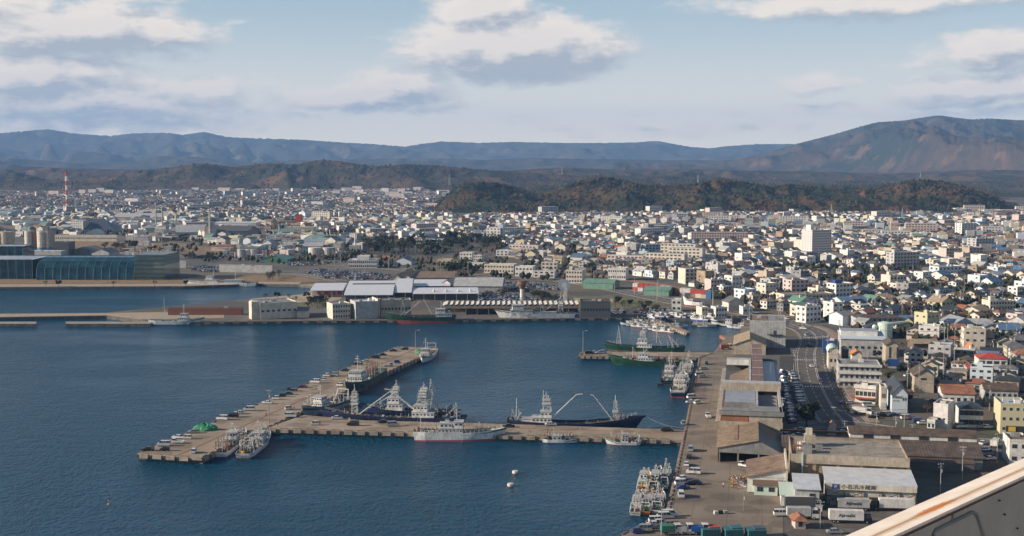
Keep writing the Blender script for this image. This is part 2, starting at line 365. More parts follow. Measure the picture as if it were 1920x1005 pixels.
# mainland and peninsula: one slab with quay faces, traced from corner points on the ground
def GP(pts, z=2.0): return [G(x, y, z) for x, y in pts]
main = GP([(1060, 1068), (1165, 1005), (1252, 957), (1284, 810), (1312, 670), (1338, 660), (1357, 637), (1386, 621), (1392, 606), (1340, 601), (1300, 598), (1215, 596),
           (1070, 597), (860, 600), (560, 602), (375, 604), (278, 604), (262, 600), (215, 594), (200, 592), (-60, 596), (-60, 588), (200, 586), (470, 560), (565, 552), (582, 545), (590, 537), (560, 534),
           (480, 532), (345, 537), (-60, 539)])
land_poly = main + [(-2600, G(0, 539)[1]), (-9000, 4000), (-9000, 19000), (9000, 19000), (9000, 300), (500, 250), (60, 290)]
mb = MB(); mb.prism(land_poly, -3, 2.0, 'concrete_dark', 'land'); structure('ground', mb)
# quay apron on the right, concrete sheet slightly above the ground
def sheet(name, pts, z, k, **kw):
    mb = MB(); mb.prism(pts, z - .05, z, k); return structure(name, mb, **kw)
sheet('quay_apron', GP([(1060, 1068), (1165, 1005), (1252, 957), (1284, 810), (1312, 670), (1338, 660), (1357, 637), (1386, 621), (1392, 606), (1420, 606), (1404, 650), (1378, 668), (1356, 800), (1350, 868), (1404, 872), (1404, 925),
                        (1468, 930), (1468, 1010), (1420, 1080)], 2.03), 2.03, 'quay_concrete')
sheet('fish_market_apron', GP([(262, 600), (278, 604), (375, 604), (560, 602), (860, 600), (1070, 597), (1215, 596), (1215, 590), (860, 592), (560, 595), (375, 597)], 2.03), 2.03, 'asphalt_worn')
sheet('yard_asphalt', GP([(1470, 940), (1650, 925), (1850, 900), (1920, 860), (2000, 900), (1900, 1080), (1425, 1080), (1470, 1010)], 2.02), 2.02, 'asphalt_worn')
sheet('breakwater_walk', GP([(-60, 595), (200, 591), (262, 599), (420, 596), (420, 583), (200, 587), (-60, 589)], 2.04), 2.04, 'sand')
sheet('promenade', GP([(-60, 538), (345, 536), (480, 532), (560, 533), (565, 529), (480, 528), (345, 532), (-60, 533)], 2.03), 2.03, 'sand')
sheet('lawn_bank', GP([(-60, 532), (330, 531), (480, 527), (560, 529), (620, 527), (560, 518), (480, 516), (430, 520), (330, 524), (-60, 524)], 2.04), 2.04, 'drygrass')
sheet('market_plaza', GP([(560, 534), (590, 537), (582, 545), (565, 552), (470, 560), (475, 570), (600, 572), (640, 560), (640, 530), (700, 527)], 2.03), 2.03, 'sand')
sheet('park_lawn', GP([(560, 575), (555, 568), (600, 564), (625, 568), (618, 578)], 2.05), 2.05, 'verge')
sheet('park_field', GP([(1055, 555), (1180, 556), (1260, 570), (1180, 578), (1060, 572), (1040, 560)], 2.04), 2.04, 'verge')
sheet('sand_court', GP([(1075, 559), (1150, 560), (1150, 567), (1080, 566)], 2.06), 2.06, 'sand')
sheet('dry_field', GP([(130, 452), (330, 455), (420, 468), (420, 476), (250, 474), (130, 462)], 2.04), 2.04, 'drygrass')
sheet('parking_ground', GP([(870, 540), (1060, 545), (1085, 568), (840, 580), (830, 556)], 2.05), 2.05, 'asphalt_worn')
sheet('terminal_parking', GP([(560, 498), (760, 508), (745, 527), (600, 525), (560, 512)], 2.04), 2.04, 'asphalt_worn')

# piers
def pier(name, pts, z, k='pier_concrete', label=None):
    mb = MB(); P = GP(pts, z); mb.prism(P, z - 1.1, z, 'concrete', k); o = structure(name, mb)
    if label: o['label'] = label
    c = (sum(p[0] for p in P) / len(P), sum(p[1] for p in P) / len(P))
    Q = []
    for p in P:
        d = math.hypot(p[0] - c[0], p[1] - c[1]); s = (d - .9) / d; Q.append((c[0] + (p[0] - c[0]) * s, c[1] + (p[1] - c[1]) * s))
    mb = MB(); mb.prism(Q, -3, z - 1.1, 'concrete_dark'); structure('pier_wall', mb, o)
    return o, P
FENDER = {}
def edge_fenders(par, p, q, z, step=4.6, h=1.5, side=1):
    """concrete buttress blocks with dark gaps under the deck edge, and low kerb blocks on top"""
    if 'f' not in FENDER:
        m1 = MB(); m1.box(-1.9, 1.9, -.35, .3, -1.5, -.14, 'concrete'); m1.box(-2.15, -1.85, -.5, -.3, -1.75, -.2, 'gear_dark'); FENDER['f'] = m1.mesh('fender_block')
        m1 = MB(); m1.box(-1.5, 1.5, -.16, .16, 0, .28, 'gear_rust'); FENDER['k'] = m1.mesh('kerb_block')
    L = math.hypot(q[0] - p[0], q[1] - p[1]); n = int(L / step); a = math.atan2(q[1] - p[1], q[0] - p[0])
    for i in range(n):
        t = (i + .5) * step
        x, y = p[0] + math.cos(a) * t, p[1] + math.sin(a) * t
        nx, ny = math.sin(a) * side, -math.cos(a) * side
        obj('fender_block', FENDER['f'], par, (x + nx * .2, y + ny * .2, z), a + (0 if side > 0 else math.pi))
        obj('kerb_block', FENDER['k'], par, (x - nx * .25, y - ny * .25, z), a)
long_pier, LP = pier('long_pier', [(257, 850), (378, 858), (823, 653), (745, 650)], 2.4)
edge_fenders(long_pier, LP[0], LP[1], 2.4, 5.2); edge_fenders(long_pier, LP[1], LP[2], 2.4, 5.2); edge_fenders(long_pier, LP[2], LP[3], 2.4); edge_fenders(long_pier, LP[3], LP[0], 2.4, 5.2)
mb = MB()
a_, b_ = G(330, 854, 2.43), G(782, 652, 2.43); mb.prism([a_, (a_[0] + .9, a_[1] + .3), (b_[0] + .9, b_[1] + .3), b_], 2.40, 2.44, 'gear_rust'); structure('crane_rail', mb, long_pier)
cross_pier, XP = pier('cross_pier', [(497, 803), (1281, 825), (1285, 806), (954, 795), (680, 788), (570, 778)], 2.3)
edge_fenders(cross_pier, XP[0], XP[1], 2.3, 5.0)
mb = MB(); a_, b_ = G(560, 789, 2.33), G(1281, 813, 2.33); mb.prism([a_, b_, (b_[0], b_[1] + .7), (a_[0], a_[1] + .7)], 2.30, 2.34, 'gear_rust'); structure('crane_rail', mb, cross_pier)
green_pier, NP = pier('north_pier', [(1086, 667), (1311, 670), (1337, 661), (1092, 659)], 2.3)
edge_fenders(green_pier, NP[0], NP[1], 2.3, 3.2); edge_fenders(green_pier, NP[3], NP[0], 2.3, 3.2)
boat_pier, BP = pier('boat_pier', [(1219, 600), (1287, 624), (1294, 622), (1232, 598)], 2.0)
edge_fenders(boat_pier, BP[0], BP[1], 2.0, 3.6)
mb = MB(); P = GP([(1297, 609), (1346, 609), (1350, 603), (1300, 603)], 1.2); mb.prism(P, -1, 1.2, 'concrete_dark', 'concrete'); structure('floating_pontoon', mb)
mb = MB(); P = GP([(1349, 629), (1366, 637), (1374, 634), (1354, 626)], 1.6); mb.prism(P, -1, 1.6, 'gear_rust', 'quay_concrete'); structure('slipway_jetty', mb)
for x0, x1, y0, y1 in ((-60, 68, 607, 603), (123, 282, 607, 603)):
    mb = MB(); P = GP([(x0, y0), (x1, y0), (x1, y1), (x0, y1)], 1.8); mb.prism(P, -2, 1.8, 'concrete_dark', 'concrete'); structure('harbour_breakwater', mb)
mb = MB(); P = GP([(92, 539.5), (165, 539.5), (165, 537.5), (92, 537.5)], .9); mb.prism(P, -1, .9, 'concrete'); structure('landing_stage', mb)
# quay faces of the mainland
qp = GP([(1165, 1005), (1252, 957), (1284, 810), (1312, 670), (1338, 660)]); quay = structure('quay_edge', (lambda m: (m.prism([(qp[1][0] + .02, qp[1][1]), (qp[1][0] + .6, qp[1][1]), (qp[2][0] + .6, qp[2][1]), (qp[2][0] + .02, qp[2][1])], 2.0, 2.09, 'concrete'), m)[1])(MB()))
edge_fenders(quay, qp[0], qp[1], 2.0, 5.0); edge_fenders(quay, qp[1], qp[2], 2.0, 5.0, side=-1); edge_fenders(quay, qp[2], qp[3], 2.0, 5.0, side=-1)
qm = GP([(278, 604), (375, 604), (560, 602), (860, 600), (1070, 597), (1215, 596)])
for i in range(5): edge_fenders(quay, qm[i], qm[i + 1], 2.0, 9.0)

# roads: strips along a centre line
def catmull(P, n=8):
    out = []
    for i in range(len(P) - 1):
        p0 = P[max(i - 1, 0)]; p1 = P[i]; p2 = P[i + 1]; p3 = P[min(i + 2, len(P) - 1)]
        for j in range(n):
            t = j / n
            out.append(tuple(.5 * ((2 * p1[a]) + (-p0[a] + p2[a]) * t + (2 * p0[a] - 5 * p1[a] + 4 * p2[a] - p3[a]) * t * t + (-p0[a] + 3 * p1[a] - 3 * p2[a] + p3[a]) * t ** 3) for a in (0, 1)))
    out.append(tuple(P[-1])); return out
def offs(line, o):
    r = []
    for i, p in enumerate(line):
        a = line[max(i - 1, 0)]; b = line[min(i + 1, len(line) - 1)]; d = math.hypot(b[0] - a[0], b[1] - a[1]) or 1
        r.append((p[0] + (b[1] - a[1]) / d * o, p[1] - (b[0] - a[0]) / d * o))
    return r
def strip(mb, line, o0, o1, z, k, h=.03):
    a = offs(line, o0); b = offs(line, o1)
    for i in range(len(line) - 1):
        vs = [(*a[i], z), (*b[i], z), (*b[i + 1], z), (*a[i + 1], z)]
        mb.add(vs, [(0, 1, 2, 3)] if (o1 > o0) else [(3, 2, 1, 0)], k)
        if h > .05:
            for P_ in (a, b):
                mb.poly([(*P_[i], z), (*P_[i + 1], z), (*P_[i + 1], z - h), (*P_[i], z - h)], k)
def resample(line, step):
    out = [line[0]]; acc = 0
    for i in range(1, len(line)):
        a, b = line[i - 1], line[i]; d = math.hypot(b[0] - a[0], b[1] - a[1])
        while acc + d >= step:
            t = (step - acc) / d; a = (a[0] + (b[0] - a[0]) * t, a[1] + (b[1] - a[1]) * t); out.append(a); d = math.hypot(b[0] - a[0], b[1] - a[1]); acc = 0
        acc += d
    return out
def road(name, pxs, W, k='asphalt', lanes=2, z=2.06, center=True):
    line = catmull([G(x, y, z) for x, y in pxs]); mb = MB(); strip(mb, line, -W / 2, W / 2, z, k); r = structure(name, mb)
    mb = MB()
    for o in (-W / 2 + .7, W / 2 - .7): strip(mb, line, o - .13, o + .13, z + .012, 'paint')
    if center:
        for o in (-.35, .35): strip(mb, line, o - .12, o + .12, z + .012, 'paint')
    fine = resample(line, 5.0)
    for l in range(1, lanes):
        for sgn in (-1, 1):
            o = sgn * l * (W / 2 - .7) / lanes
            for i in range(0, len(fine) - 1, 2): strip(mb, fine[i:i + 2], o - .13, o + .13, z + .012, 'paint')
    structure('lane_markings', mb, r)
    mb = MB()
    for s in (-1, 1): strip(mb, line, s * W / 2, s * (W / 2 + .5), z + .12, 'concrete', .14)
    structure('kerb', mb, r)
    return line, r
sheet('harbour_parking', GP([(1462, 668), (1500, 668), (1510, 700), (1545, 790), (1500, 835), (1470, 835), (1462, 760)], 2.03), 2.03, 'asphalt')
main_line, main_road = road('harbour_road', [(1497, 612), (1522, 622), (1532, 640), (1527, 665), (1532, 700), (1545, 735), (1562, 765), (1583, 792)], 19, k='asphalt_worn', lanes=2)
road('junction_road', [(1470, 800), (1530, 797), (1600, 797), (1700, 812), (1800, 826), (1950, 836)], 13, z=2.065, k='asphalt_worn', center=False)
coast_line, _ = road('coast_road', [(1497, 612), (1440, 594), (1370, 583), (1290, 571), (1200, 553), (1120, 536), (1050, 526), (940, 519), (820, 512), (700, 500), (560, 492), (430, 484), (300, 476)], 17, z=2.07, k='asphalt_worn')
road('inland_road', [(1497, 612), (1560, 606), (1640, 612), (1760, 590), (1940, 560)], 9, z=2.075, lanes=1)
road('bay_road', [(640, 527), (560, 515), (480, 511), (400, 503), (330, 500)], 10, z=2.075, k='asphalt_worn', lanes=1)
# zebra crossings
mb = MB()
for (x0, y0, x1, y1) in ((1488, 675.5, 1533, 676), (1500, 725.5, 1558, 726), (1507, 633, 1556, 632), (1585, 775, 1612, 792)):
    a_, b_ = G(x0, y0, 2.08), G(x1, y1, 2.08); L = math.hypot(b_[0] - a_[0], b_[1] - a_[1]); n = int(L / 1.1)
    for i in range(n):
        t0, t1 = i / n, (i + .5) / n
        p = [(a_[0] + (b_[0] - a_[0]) * t, a_[1] + (b_[1] - a_[1]) * t) for t in (t0, t1)]
        mb.poly([(*p[0], 2.085), (*p[1], 2.085), (p[1][0] + .5, p[1][1] + 3.4, 2.085), (p[0][0] + .5, p[0][1] + 3.4, 2.085)], 'paint')
structure('zebra_markings', mb, main_road)
sw = offs(main_line, -9.9 - 1.7); mb = MB(); strip(mb, sw, -2.6, 1.7, 2.2, 'pavement', .15); structure('pavement_strip', mb)

# ---------------------------------------------------------------- hills
HILLS = []
def terrain(name, k, Y0, Y1, crest, tc, px0, px1, nx, ny, amp, sc, seed, foot=2.0, ridge=.5, rough=.5, power=1.2, fine=0.0, spur=.25, smooth_px=0):
    px = np.linspace(px0, px1, nx); t = np.linspace(0, 1, ny); P, T = np.meshgrid(px, t)
    Y = Y0 + (Y1 - Y0) * T; X = (P - CX) / F * Y
    Yc = Y0 + (Y1 - Y0) * tc
    cz = np.array([zat(y, Yc) for _, y in crest]); cx = np.array([x for x, _ in crest])
    C = np.interp(P, cx, cz) - foot
    if smooth_px:
        kk = np.exp(-np.linspace(-2, 2, 4 * max(1, int(smooth_px / (px[1] - px[0]))) + 1) ** 2); row = np.interp(px, cx, cz); row = np.convolve(np.pad(row, len(kk) // 2, mode='edge'), kk / kk.sum(), 'valid'); C = np.tile(row - foot, (ny, 1))
    prof = np.where(T < tc, (T / tc), np.clip((1 - T) / (1 - tc), 0, 1)); prof = np.sin(np.clip(prof, 0, 1) * math.pi / 2)
    sl = spur * (Y1 - Y0); v = fbm((X + .45 * (Y - Yc)) / sl, Y / (sl * 2.6), seed + 90, 3, .5)          # spurs and hollows running down to the plain
    prof = prof ** (power * np.where(T < tc, .3 + 5.5 * np.clip((v - .30) / .42, 0, 1) ** 1.3, 1))
    n = fbm(X * sc, Y * sc, seed, 6, rough, ridged=True)
    n2 = fbm(X * sc * .5 + 9, Y * sc * .5, seed + 5, 4)
    nearcrest = np.exp(-((T - tc) / .14) ** 2)
    z = C * prof * (1 - ridge * (1 - n) * (1 - .75 * nearcrest)) * (1 - .25 * (1 - n2) * (1 - nearcrest)) + amp * (n - .55) * prof
    if fine: z += fine * (fbm(X / 14., Y / 14., seed + 3, 2, .6) - .5) * np.clip(prof * 4, 0, 1)
    Z = foot - 3 + np.maximum(z, -1.0) + 3 * np.clip(prof * 5, 0, 1)
    for _ in range(2):                      # bring the skyline back to the measured height
        a = (Z - H) / Y; i0 = a.argmax(0); jj = np.arange(nx); tgt = C[0] + foot - H; want = tgt / Yc * Y[i0, jj] + H
        s = np.clip(want / np.maximum(Z[i0, jj], 1), .6, 1.9); kk = np.exp(-np.linspace(-2, 2, 9) ** 2); s = np.convolve(np.pad(s, 4, mode='edge'), kk / kk.sum(), 'valid'); Z = np.where(Z > foot, foot + (Z - foot) * s[None], Z)
    V = np.stack([X, Y, Z], -1).reshape(-1, 3)
    i = np.arange(nx * ny).reshape(ny, nx); q = np.stack([i[:-1, :-1], i[:-1, 1:], i[1:, 1:], i[1:, :-1]], -1).reshape(-1, 4)
    me = bpy.data.meshes.new(name); me.from_pydata(V.tolist(), [], q.tolist()); me.materials.append(M(k)); me.shade_smooth()
    link(bpy.data.objects.new(name, me), kind='structure')
    HILLS.append((name, X, Y, Z))
    return X, Y, Z
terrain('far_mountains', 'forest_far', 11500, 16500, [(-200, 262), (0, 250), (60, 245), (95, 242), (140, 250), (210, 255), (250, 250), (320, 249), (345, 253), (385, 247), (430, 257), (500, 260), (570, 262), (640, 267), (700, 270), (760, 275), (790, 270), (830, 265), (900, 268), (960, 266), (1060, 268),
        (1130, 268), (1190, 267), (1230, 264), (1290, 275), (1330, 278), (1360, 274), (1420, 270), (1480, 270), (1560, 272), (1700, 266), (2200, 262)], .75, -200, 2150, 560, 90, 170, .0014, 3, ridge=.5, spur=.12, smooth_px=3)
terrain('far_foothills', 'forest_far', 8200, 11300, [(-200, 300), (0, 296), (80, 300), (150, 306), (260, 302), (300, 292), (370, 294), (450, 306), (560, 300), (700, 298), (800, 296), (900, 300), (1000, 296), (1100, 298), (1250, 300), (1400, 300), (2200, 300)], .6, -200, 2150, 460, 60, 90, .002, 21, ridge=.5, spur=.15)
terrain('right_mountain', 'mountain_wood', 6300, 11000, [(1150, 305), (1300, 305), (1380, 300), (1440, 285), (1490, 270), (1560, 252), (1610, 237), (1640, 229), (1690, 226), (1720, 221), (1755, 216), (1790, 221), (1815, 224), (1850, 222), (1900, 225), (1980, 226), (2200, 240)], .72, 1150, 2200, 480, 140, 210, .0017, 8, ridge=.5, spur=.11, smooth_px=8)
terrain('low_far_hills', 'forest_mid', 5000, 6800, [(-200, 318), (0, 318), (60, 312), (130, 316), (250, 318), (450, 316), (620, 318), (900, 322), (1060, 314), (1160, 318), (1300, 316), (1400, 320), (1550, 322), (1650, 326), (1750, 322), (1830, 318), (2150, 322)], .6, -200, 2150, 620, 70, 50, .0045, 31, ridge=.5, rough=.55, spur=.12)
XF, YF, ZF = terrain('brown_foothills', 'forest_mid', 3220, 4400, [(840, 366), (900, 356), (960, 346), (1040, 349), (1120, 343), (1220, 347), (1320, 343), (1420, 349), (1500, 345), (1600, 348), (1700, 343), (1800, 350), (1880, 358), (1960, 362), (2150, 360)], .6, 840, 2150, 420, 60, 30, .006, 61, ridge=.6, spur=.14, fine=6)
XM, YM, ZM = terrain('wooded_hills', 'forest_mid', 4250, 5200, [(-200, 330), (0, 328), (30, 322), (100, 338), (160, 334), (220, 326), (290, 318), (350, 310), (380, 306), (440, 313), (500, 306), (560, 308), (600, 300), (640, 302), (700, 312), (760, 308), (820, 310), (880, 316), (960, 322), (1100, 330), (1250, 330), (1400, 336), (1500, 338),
        (1600, 340), (1800, 340), (2150, 338)], .55, -200, 2150, 700, 60, 40, .0045, 41, ridge=.55, rough=.55, fine=7)
XN, YN, ZN = terrain('wooded_ridge', 'forest_near', 2440, 3150, [(800, 398), (815, 385), (845, 362), (870, 344), (905, 341), (945, 346), (975, 353), (1005, 363), (1030, 359), (1050, 351), (1080, 342), (1100, 336), (1135, 331), (1170, 338), (1200, 346), (1240, 348), (1265, 349), (1290, 346), (1330, 338), (1350, 334), (1385, 340), (1430, 348), (1450, 350), (1480, 344), (1520, 350), (1560, 355), (1600, 353),
        (1650, 352), (1700, 338), (1745, 337), (1790, 344), (1830, 356), (1870, 372), (1900, 390), (1915, 401)], .55, 800, 1915, 700, 120, 34, .0065, 51, ridge=.85, rough=.5, power=.75, fine=9, spur=.17)
# tree crowns over the wooded hills (nobody could count them)
def crown_scatter(name, X, Y, Z, n, r0, r1, keys, seed, minz=6):
    rg = np.random.default_rng(seed); ny, nx = X.shape
    i = rg.integers(0, ny, n * 3); j = rg.integers(0, nx, n * 3); ok = Z[i, j] > minz; i, j = i[ok][:n], j[ok][:n]
    n = len(i); c = np.stack([X[i, j], Y[i, j], Z[i, j]], -1); c[:, 0] += rg.uniform(-6, 6, n); c[:, 1] += rg.uniform(-6, 6, n)
    r = rg.uniform(r0, r1, n); base = np.array([(1, 0, 0), (.3, .95, 0), (-.8, .6, 0), (-.8, -.6, 0), (.3, -.95, 0), (0, 0, 1), (0, 0, -.6)])
    base[5] = (0, 0, 1.1)
    a = rg.uniform(0, 6.28, n); ca, sa = np.cos(a), np.sin(a)
    b = base[None] * r[:, None, None] * rg.uniform(.75, 1.3, (n, 7, 1))
    V = np.stack([b[:, :, 0] * ca[:, None] - b[:, :, 1] * sa[:, None], b[:, :, 0] * sa[:, None] + b[:, :, 1] * ca[:, None], b[:, :, 2]], -1) + c[:, None, :]
    f = np.array([(0, 1, 5), (1, 2, 5), (2, 3, 5), (3, 4, 5), (4, 0, 5), (1, 0, 6), (2, 1, 6), (3, 2, 6), (4, 3, 6), (0, 4, 6)])
    Fc = (f[None] + (np.arange(n) * 7)[:, None, None]).reshape(-1, 3)
    me = bpy.data.meshes.new(name); me.from_pydata(V.reshape(-1, 3).tolist(), [], Fc.tolist())
    for k in keys: me.materials.append(M(k))
    pn = fbm(c[:, 0] / 190., c[:, 1] / 120., seed, 4, .6) + rg.uniform(-.03, .03, n)
    th = np.quantile(pn, [.36, .60, .80]); idx = np.digitize(pn, th)
    me.polygons.foreach_set('material_index', np.repeat(idx, 10).astype(np.int32))
    link(bpy.data.objects.new(name, me), kind='stuff', label='mixed evergreen and rust-coloured autumn trees covering the hills', cat='forest')
crown_scatter('hill_forest', XN, YN, ZN, 7500, 2.0, 4.0, ['leaf_dark', 'leaf_olive', 'leaf_mid', 'leaf_rust'], 3)
crown_scatter('foothill_forest', XF, YF, ZF, 3500, 2.5, 5, ['leaf_dark', 'leaf_olive', 'leaf_mid', 'leaf_rust'], 6, 6)
crown_scatter('distant_forest', XM, YM, ZM, 4000, 3, 6, ['leaf_mid', 'leaf_olive', 'leaf_dark', 'leaf_rust'], 4, 8)

# air
mb = MB(); mb.box(-8800, 8800, -250, 18500, -1.4, 760, 'haze'); 
def m_haze(key):
    m = bpy.data.materials.new(key); m.use_nodes = True; t = m.node_tree; t.nodes.clear()
    o = t.nodes.new('ShaderNodeOutputMaterial'); v = t.nodes.new('ShaderNodeVolumePrincipled')
    v.inputs['Color'].default_value = (*HAZE_COL, 1); v.inputs['Density'].default_value = HAZE_D; v.inputs['Anisotropy'].default_value = 0.0
    t.links.new(v.outputs[0], o.inputs['Volume']); return m
SPECIAL['haze'] = m_haze
for i_, k_ in enumerate(mb.mats): pass
haze = obj('haze', mb, kind='stuff', label='thin blue autumn haze over the bay and hills', cat='haze')
# ================================================================== builders
for _k, _c, _n in (('rose_white', ((.66, .60, .585), .7, 0), .15), ('redroof', ((.20, .125, .11), .8, 0), .3), ('purewhite', ((.66, .67, .70), .38, 0), .12), ('boot_pink', ((.33, .09, .13), .6, 0), 0), ('boot_red2', ((.24, .05, .04), .6, 0), 0), ('gravelbed', ((.17, .13, .10), 1, 0), .4)):
    PAL[_k] = _c; NOISY[_k] = _n
OCC = []                                        # footprints already taken: (x, y, angle, L, D, margin)
def occupy(x, y, rot, L, D, mg=1.5): OCC.append((x, y, rot, L, D, mg))
_WIN = {}
def window_mesh(w, h, frame='lgrey'):
    k = (round(w, 1), round(h, 1), frame)
    if k not in _WIN:
        m = MB(); m.box(-w / 2, w / 2, -.05, .02, 0, h, frame); m.box(-w / 2 + .09, -.03, -.075, -.045, .09, h - .09, 'glass'); m.box(.03, w / 2 - .09, -.075, -.045, .09, h - .09, 'glass')
        _WIN[k] = m.mesh('window')
    return _WIN[k]
def put_windows(root, L, D, h, rows, cols, k, side_cols=0, w=None, wh=None, y0=0, x0=0, first=1.0, frame='lgrey'):
    """window grid on the front (and on the left side); far, tiny ones are joined into one part"""
    if not rows: return
    fh = h / rows; w = w or min(2.2, (L / max(cols, 1)) * .55); wh = wh or min(1.5, fh * .48)
    joined = MB() if w / k < 5.0 else None
    for r in range(rows):
        z = fh * r + fh * .5 - wh * .35
        for c in range(cols):
            x = x0 + L * (c + .5) / cols
            if joined is not None: joined.box(x - w / 2, x + w / 2, y0 - .08, y0 - .01, z, z + wh, 'glass')
            else: obj('window', window_mesh(w, wh, frame), root, (x, y0, z))
        for c in range(side_cols):
            y = y0 + D * (c + .5) / side_cols
            if joined is not None: joined.box(x0 - .08, x0 - .01, y - w / 2, y + w / 2, z, z + wh, 'glass')
            else: obj('window', window_mesh(w, wh, frame), root, (x0, y, z), -math.pi / 2)
    if joined is not None: obj('window_grid', joined, root, kind='stuff')
def roof_parts(kind, L, D, h, rh, roof, wall, ov=.5, x0=0, y0=0):
    """returns (wall-gable MB pieces added, roof MB)"""
    r = MB(); g = MB(); x1, y1 = x0 + L, y0 + D
    a, b, c, d = x0 - ov, x1 + ov, y0 - ov, y1 + ov; xm, ym = (x0 + x1) / 2, (y0 + y1) / 2; t = .22
    if kind == 'gable_x':      # ridge along x
        s = rh / (D / 2); e = h - s * ov
        r.slab([(a, c, e), (b, c, e), (b, ym, h + rh), (a, ym, h + rh)], t, roof); r.slab([(a, ym, h + rh), (b, ym, h + rh), (b, d, e), (a, d, e)], t, roof)
        for xx in (x0 + .02, x1 - .02): g.poly([(xx, y0, h), (xx, y1, h), (xx, ym, h + rh - t - .02)], wall)
    elif kind == 'gable_y':
        s = rh / (L / 2); e = h - s * ov
        r.slab([(a, c, e), (xm, c, h + rh), (xm, d, h + rh), (a, d, e)], t, roof); r.slab([(xm, c, h + rh), (b, c, e), (b, d, e), (xm, d, h + rh)], t, roof)
        for yy in (y0 + .02, y1 - .02): g.poly([(x0, yy, h), (x1, yy, h), (xm, yy, h + rh - t - .02)], wall)
    elif kind == 'hip':
        q = min(L, D) / 2; z1 = h + rh
        if L >= D: p, p2 = (a + q, ym, z1), (b - q, ym, z1); r.add([(a, c, h), (b, c, h), (b, d, h), (a, d, h), p, p2], [(0, 1, 5, 4), (1, 2, 5), (2, 3, 4, 5), (3, 0, 4), (3, 2, 1, 0)], roof)
        else: p, p2 = (xm, c + q, z1), (xm, d - q, z1); r.add([(a, c, h), (b, c, h), (b, d, h), (a, d, h), p, p2], [(0, 1, 4), (1, 2, 5, 4), (2, 3, 5), (3, 0, 4, 5), (3, 2, 1, 0)], roof)
    elif kind in ('shed_b', 'shed_r'):   # rises to the back / to the right
        if kind == 'shed_b':
            r.slab([(a, c, h), (b, c, h), (b, d, h + rh), (a, d, h + rh)], t, roof)
            g.add([(x0, y0, h - t), (x0, y1, h - t), (x0, y1, h + rh - t), (x1, y0, h - t), (x1, y1, h - t), (x1, y1, h + rh - t)], [(0, 1, 2), (3, 5, 4), (1, 4, 5, 2)], wall)
        else:
            r.slab([(a, c, h), (b, c, h + rh), (b, d, h + rh), (a, d, h)], t, roof)
            g.add([(x0, y0, h - t), (x1, y0, h - t), (x1, y0, h + rh - t), (x0, y1, h - t), (x1, y1, h - t), (x1, y1, h + rh - t)], [(0, 1, 2), (3, 5, 4), (1, 4, 5, 2)], wall)
    elif kind == 'barrel':
        n = 10; P = [(xm - (L / 2 + ov) * math.cos(math.pi * i / n), h + rh * math.sin(math.pi * i / n)) for i in range(n + 1)]
        for i in range(n): r.poly([(P[i][0], c, P[i][1]), (P[i + 1][0], c, P[i + 1][1]), (P[i + 1][0], d, P[i + 1][1]), (P[i][0], d, P[i][1])], roof)
        for yy in (y0, y1): g.poly([(p[0], yy, p[1]) for p in P], wall)
    elif kind == 'flat':
        q = .22; r.box(x0 + q, x1 - q, y0 + q, y1 - q, h - .35, h - .1, roof)
        for (u0, u1, v0, v1) in ((x0 - .06, x1 + .06, y0 - .06, y0 + q), (x0 - .06, x1 + .06, y1 - q, y1 + .06), (x0 - .06, x0 + q, y0 + q, y1 - q), (x1 - q, x1 + .06, y0 + q, y1 - q)): g.box(u0, u1, v0, v1, h - .3, h + .45, wall)
    return g, r
def building(name, label, cat, x0, x1, pb, pt, D=12, rot=None, wall='cream', roof='grey', kind='flat', rows=0, cols=0, side=0, rh=None, group=None, extras=None, win=None, z=2.0, stair=False, wall2=None, ov=.5, winh=None):
    rot = QR if rot is None else rot
    P0 = G(x0, pb, z); k = P0[1] / F
    # width along the rotated front so that it ends under pixel column x1
    tx = (x1 - CX) / F; c, s = math.cos(rot), math.sin(rot)
    L = (tx * P0[1] - P0[0]) / (c - tx * s); h = zat(pt, P0[1]) - z; rh = rh if rh is not None else (0 if kind == 'flat' else min(L, D) * .22)
    if kind in ('gable_y', 'hip', 'barrel', 'shed_b', 'shed_r'): h -= rh if kind in ('gable_y', 'barrel') else rh * .85
    elif kind == 'gable_x': h -= rh * .9
    h = max(h, 1.8)
    root = thing(name, label, cat, (P0[0], P0[1], z), rot, group); occupy(P0[0], P0[1], rot, L, D)
    g, r = roof_parts(kind, L, D, h, rh, roof, wall, ov)
    w_ = MB(); w_.box(0, L, 0, D, -.3, h - (.12 if kind == 'flat' else 0), wall); w_.xf(0, 0, 0, 0, g); obj('wall', w_, root); obj('roof', r, root)
    put_windows(root, L, D, h, rows, cols, k, side, w=win, wh=winh)
    if stair:
        m = MB(); a = min(L * .2, 5); m.box(L * .12, L * .12 + a, D * .35, D * .35 + a, h - .1, h + 2.8, wall); obj('stair_tower', m, root)
    if kind == 'flat' and L / k > 14:
        for i in range(random.randint(1, 3)):
            m = MB(); x = random.uniform(L * .2, L * .8); y = random.uniform(D * .25, D * .7); m.box(x - 1, x + 1.2, y - .8, y + .8, h - .1, h + random.uniform(.9, 1.6), random.choice(['lgrey', 'white', 'grey'])); obj('roof_unit', m, root)
    if extras: extras(root, L, D, h, k)
    return root, L, D, h

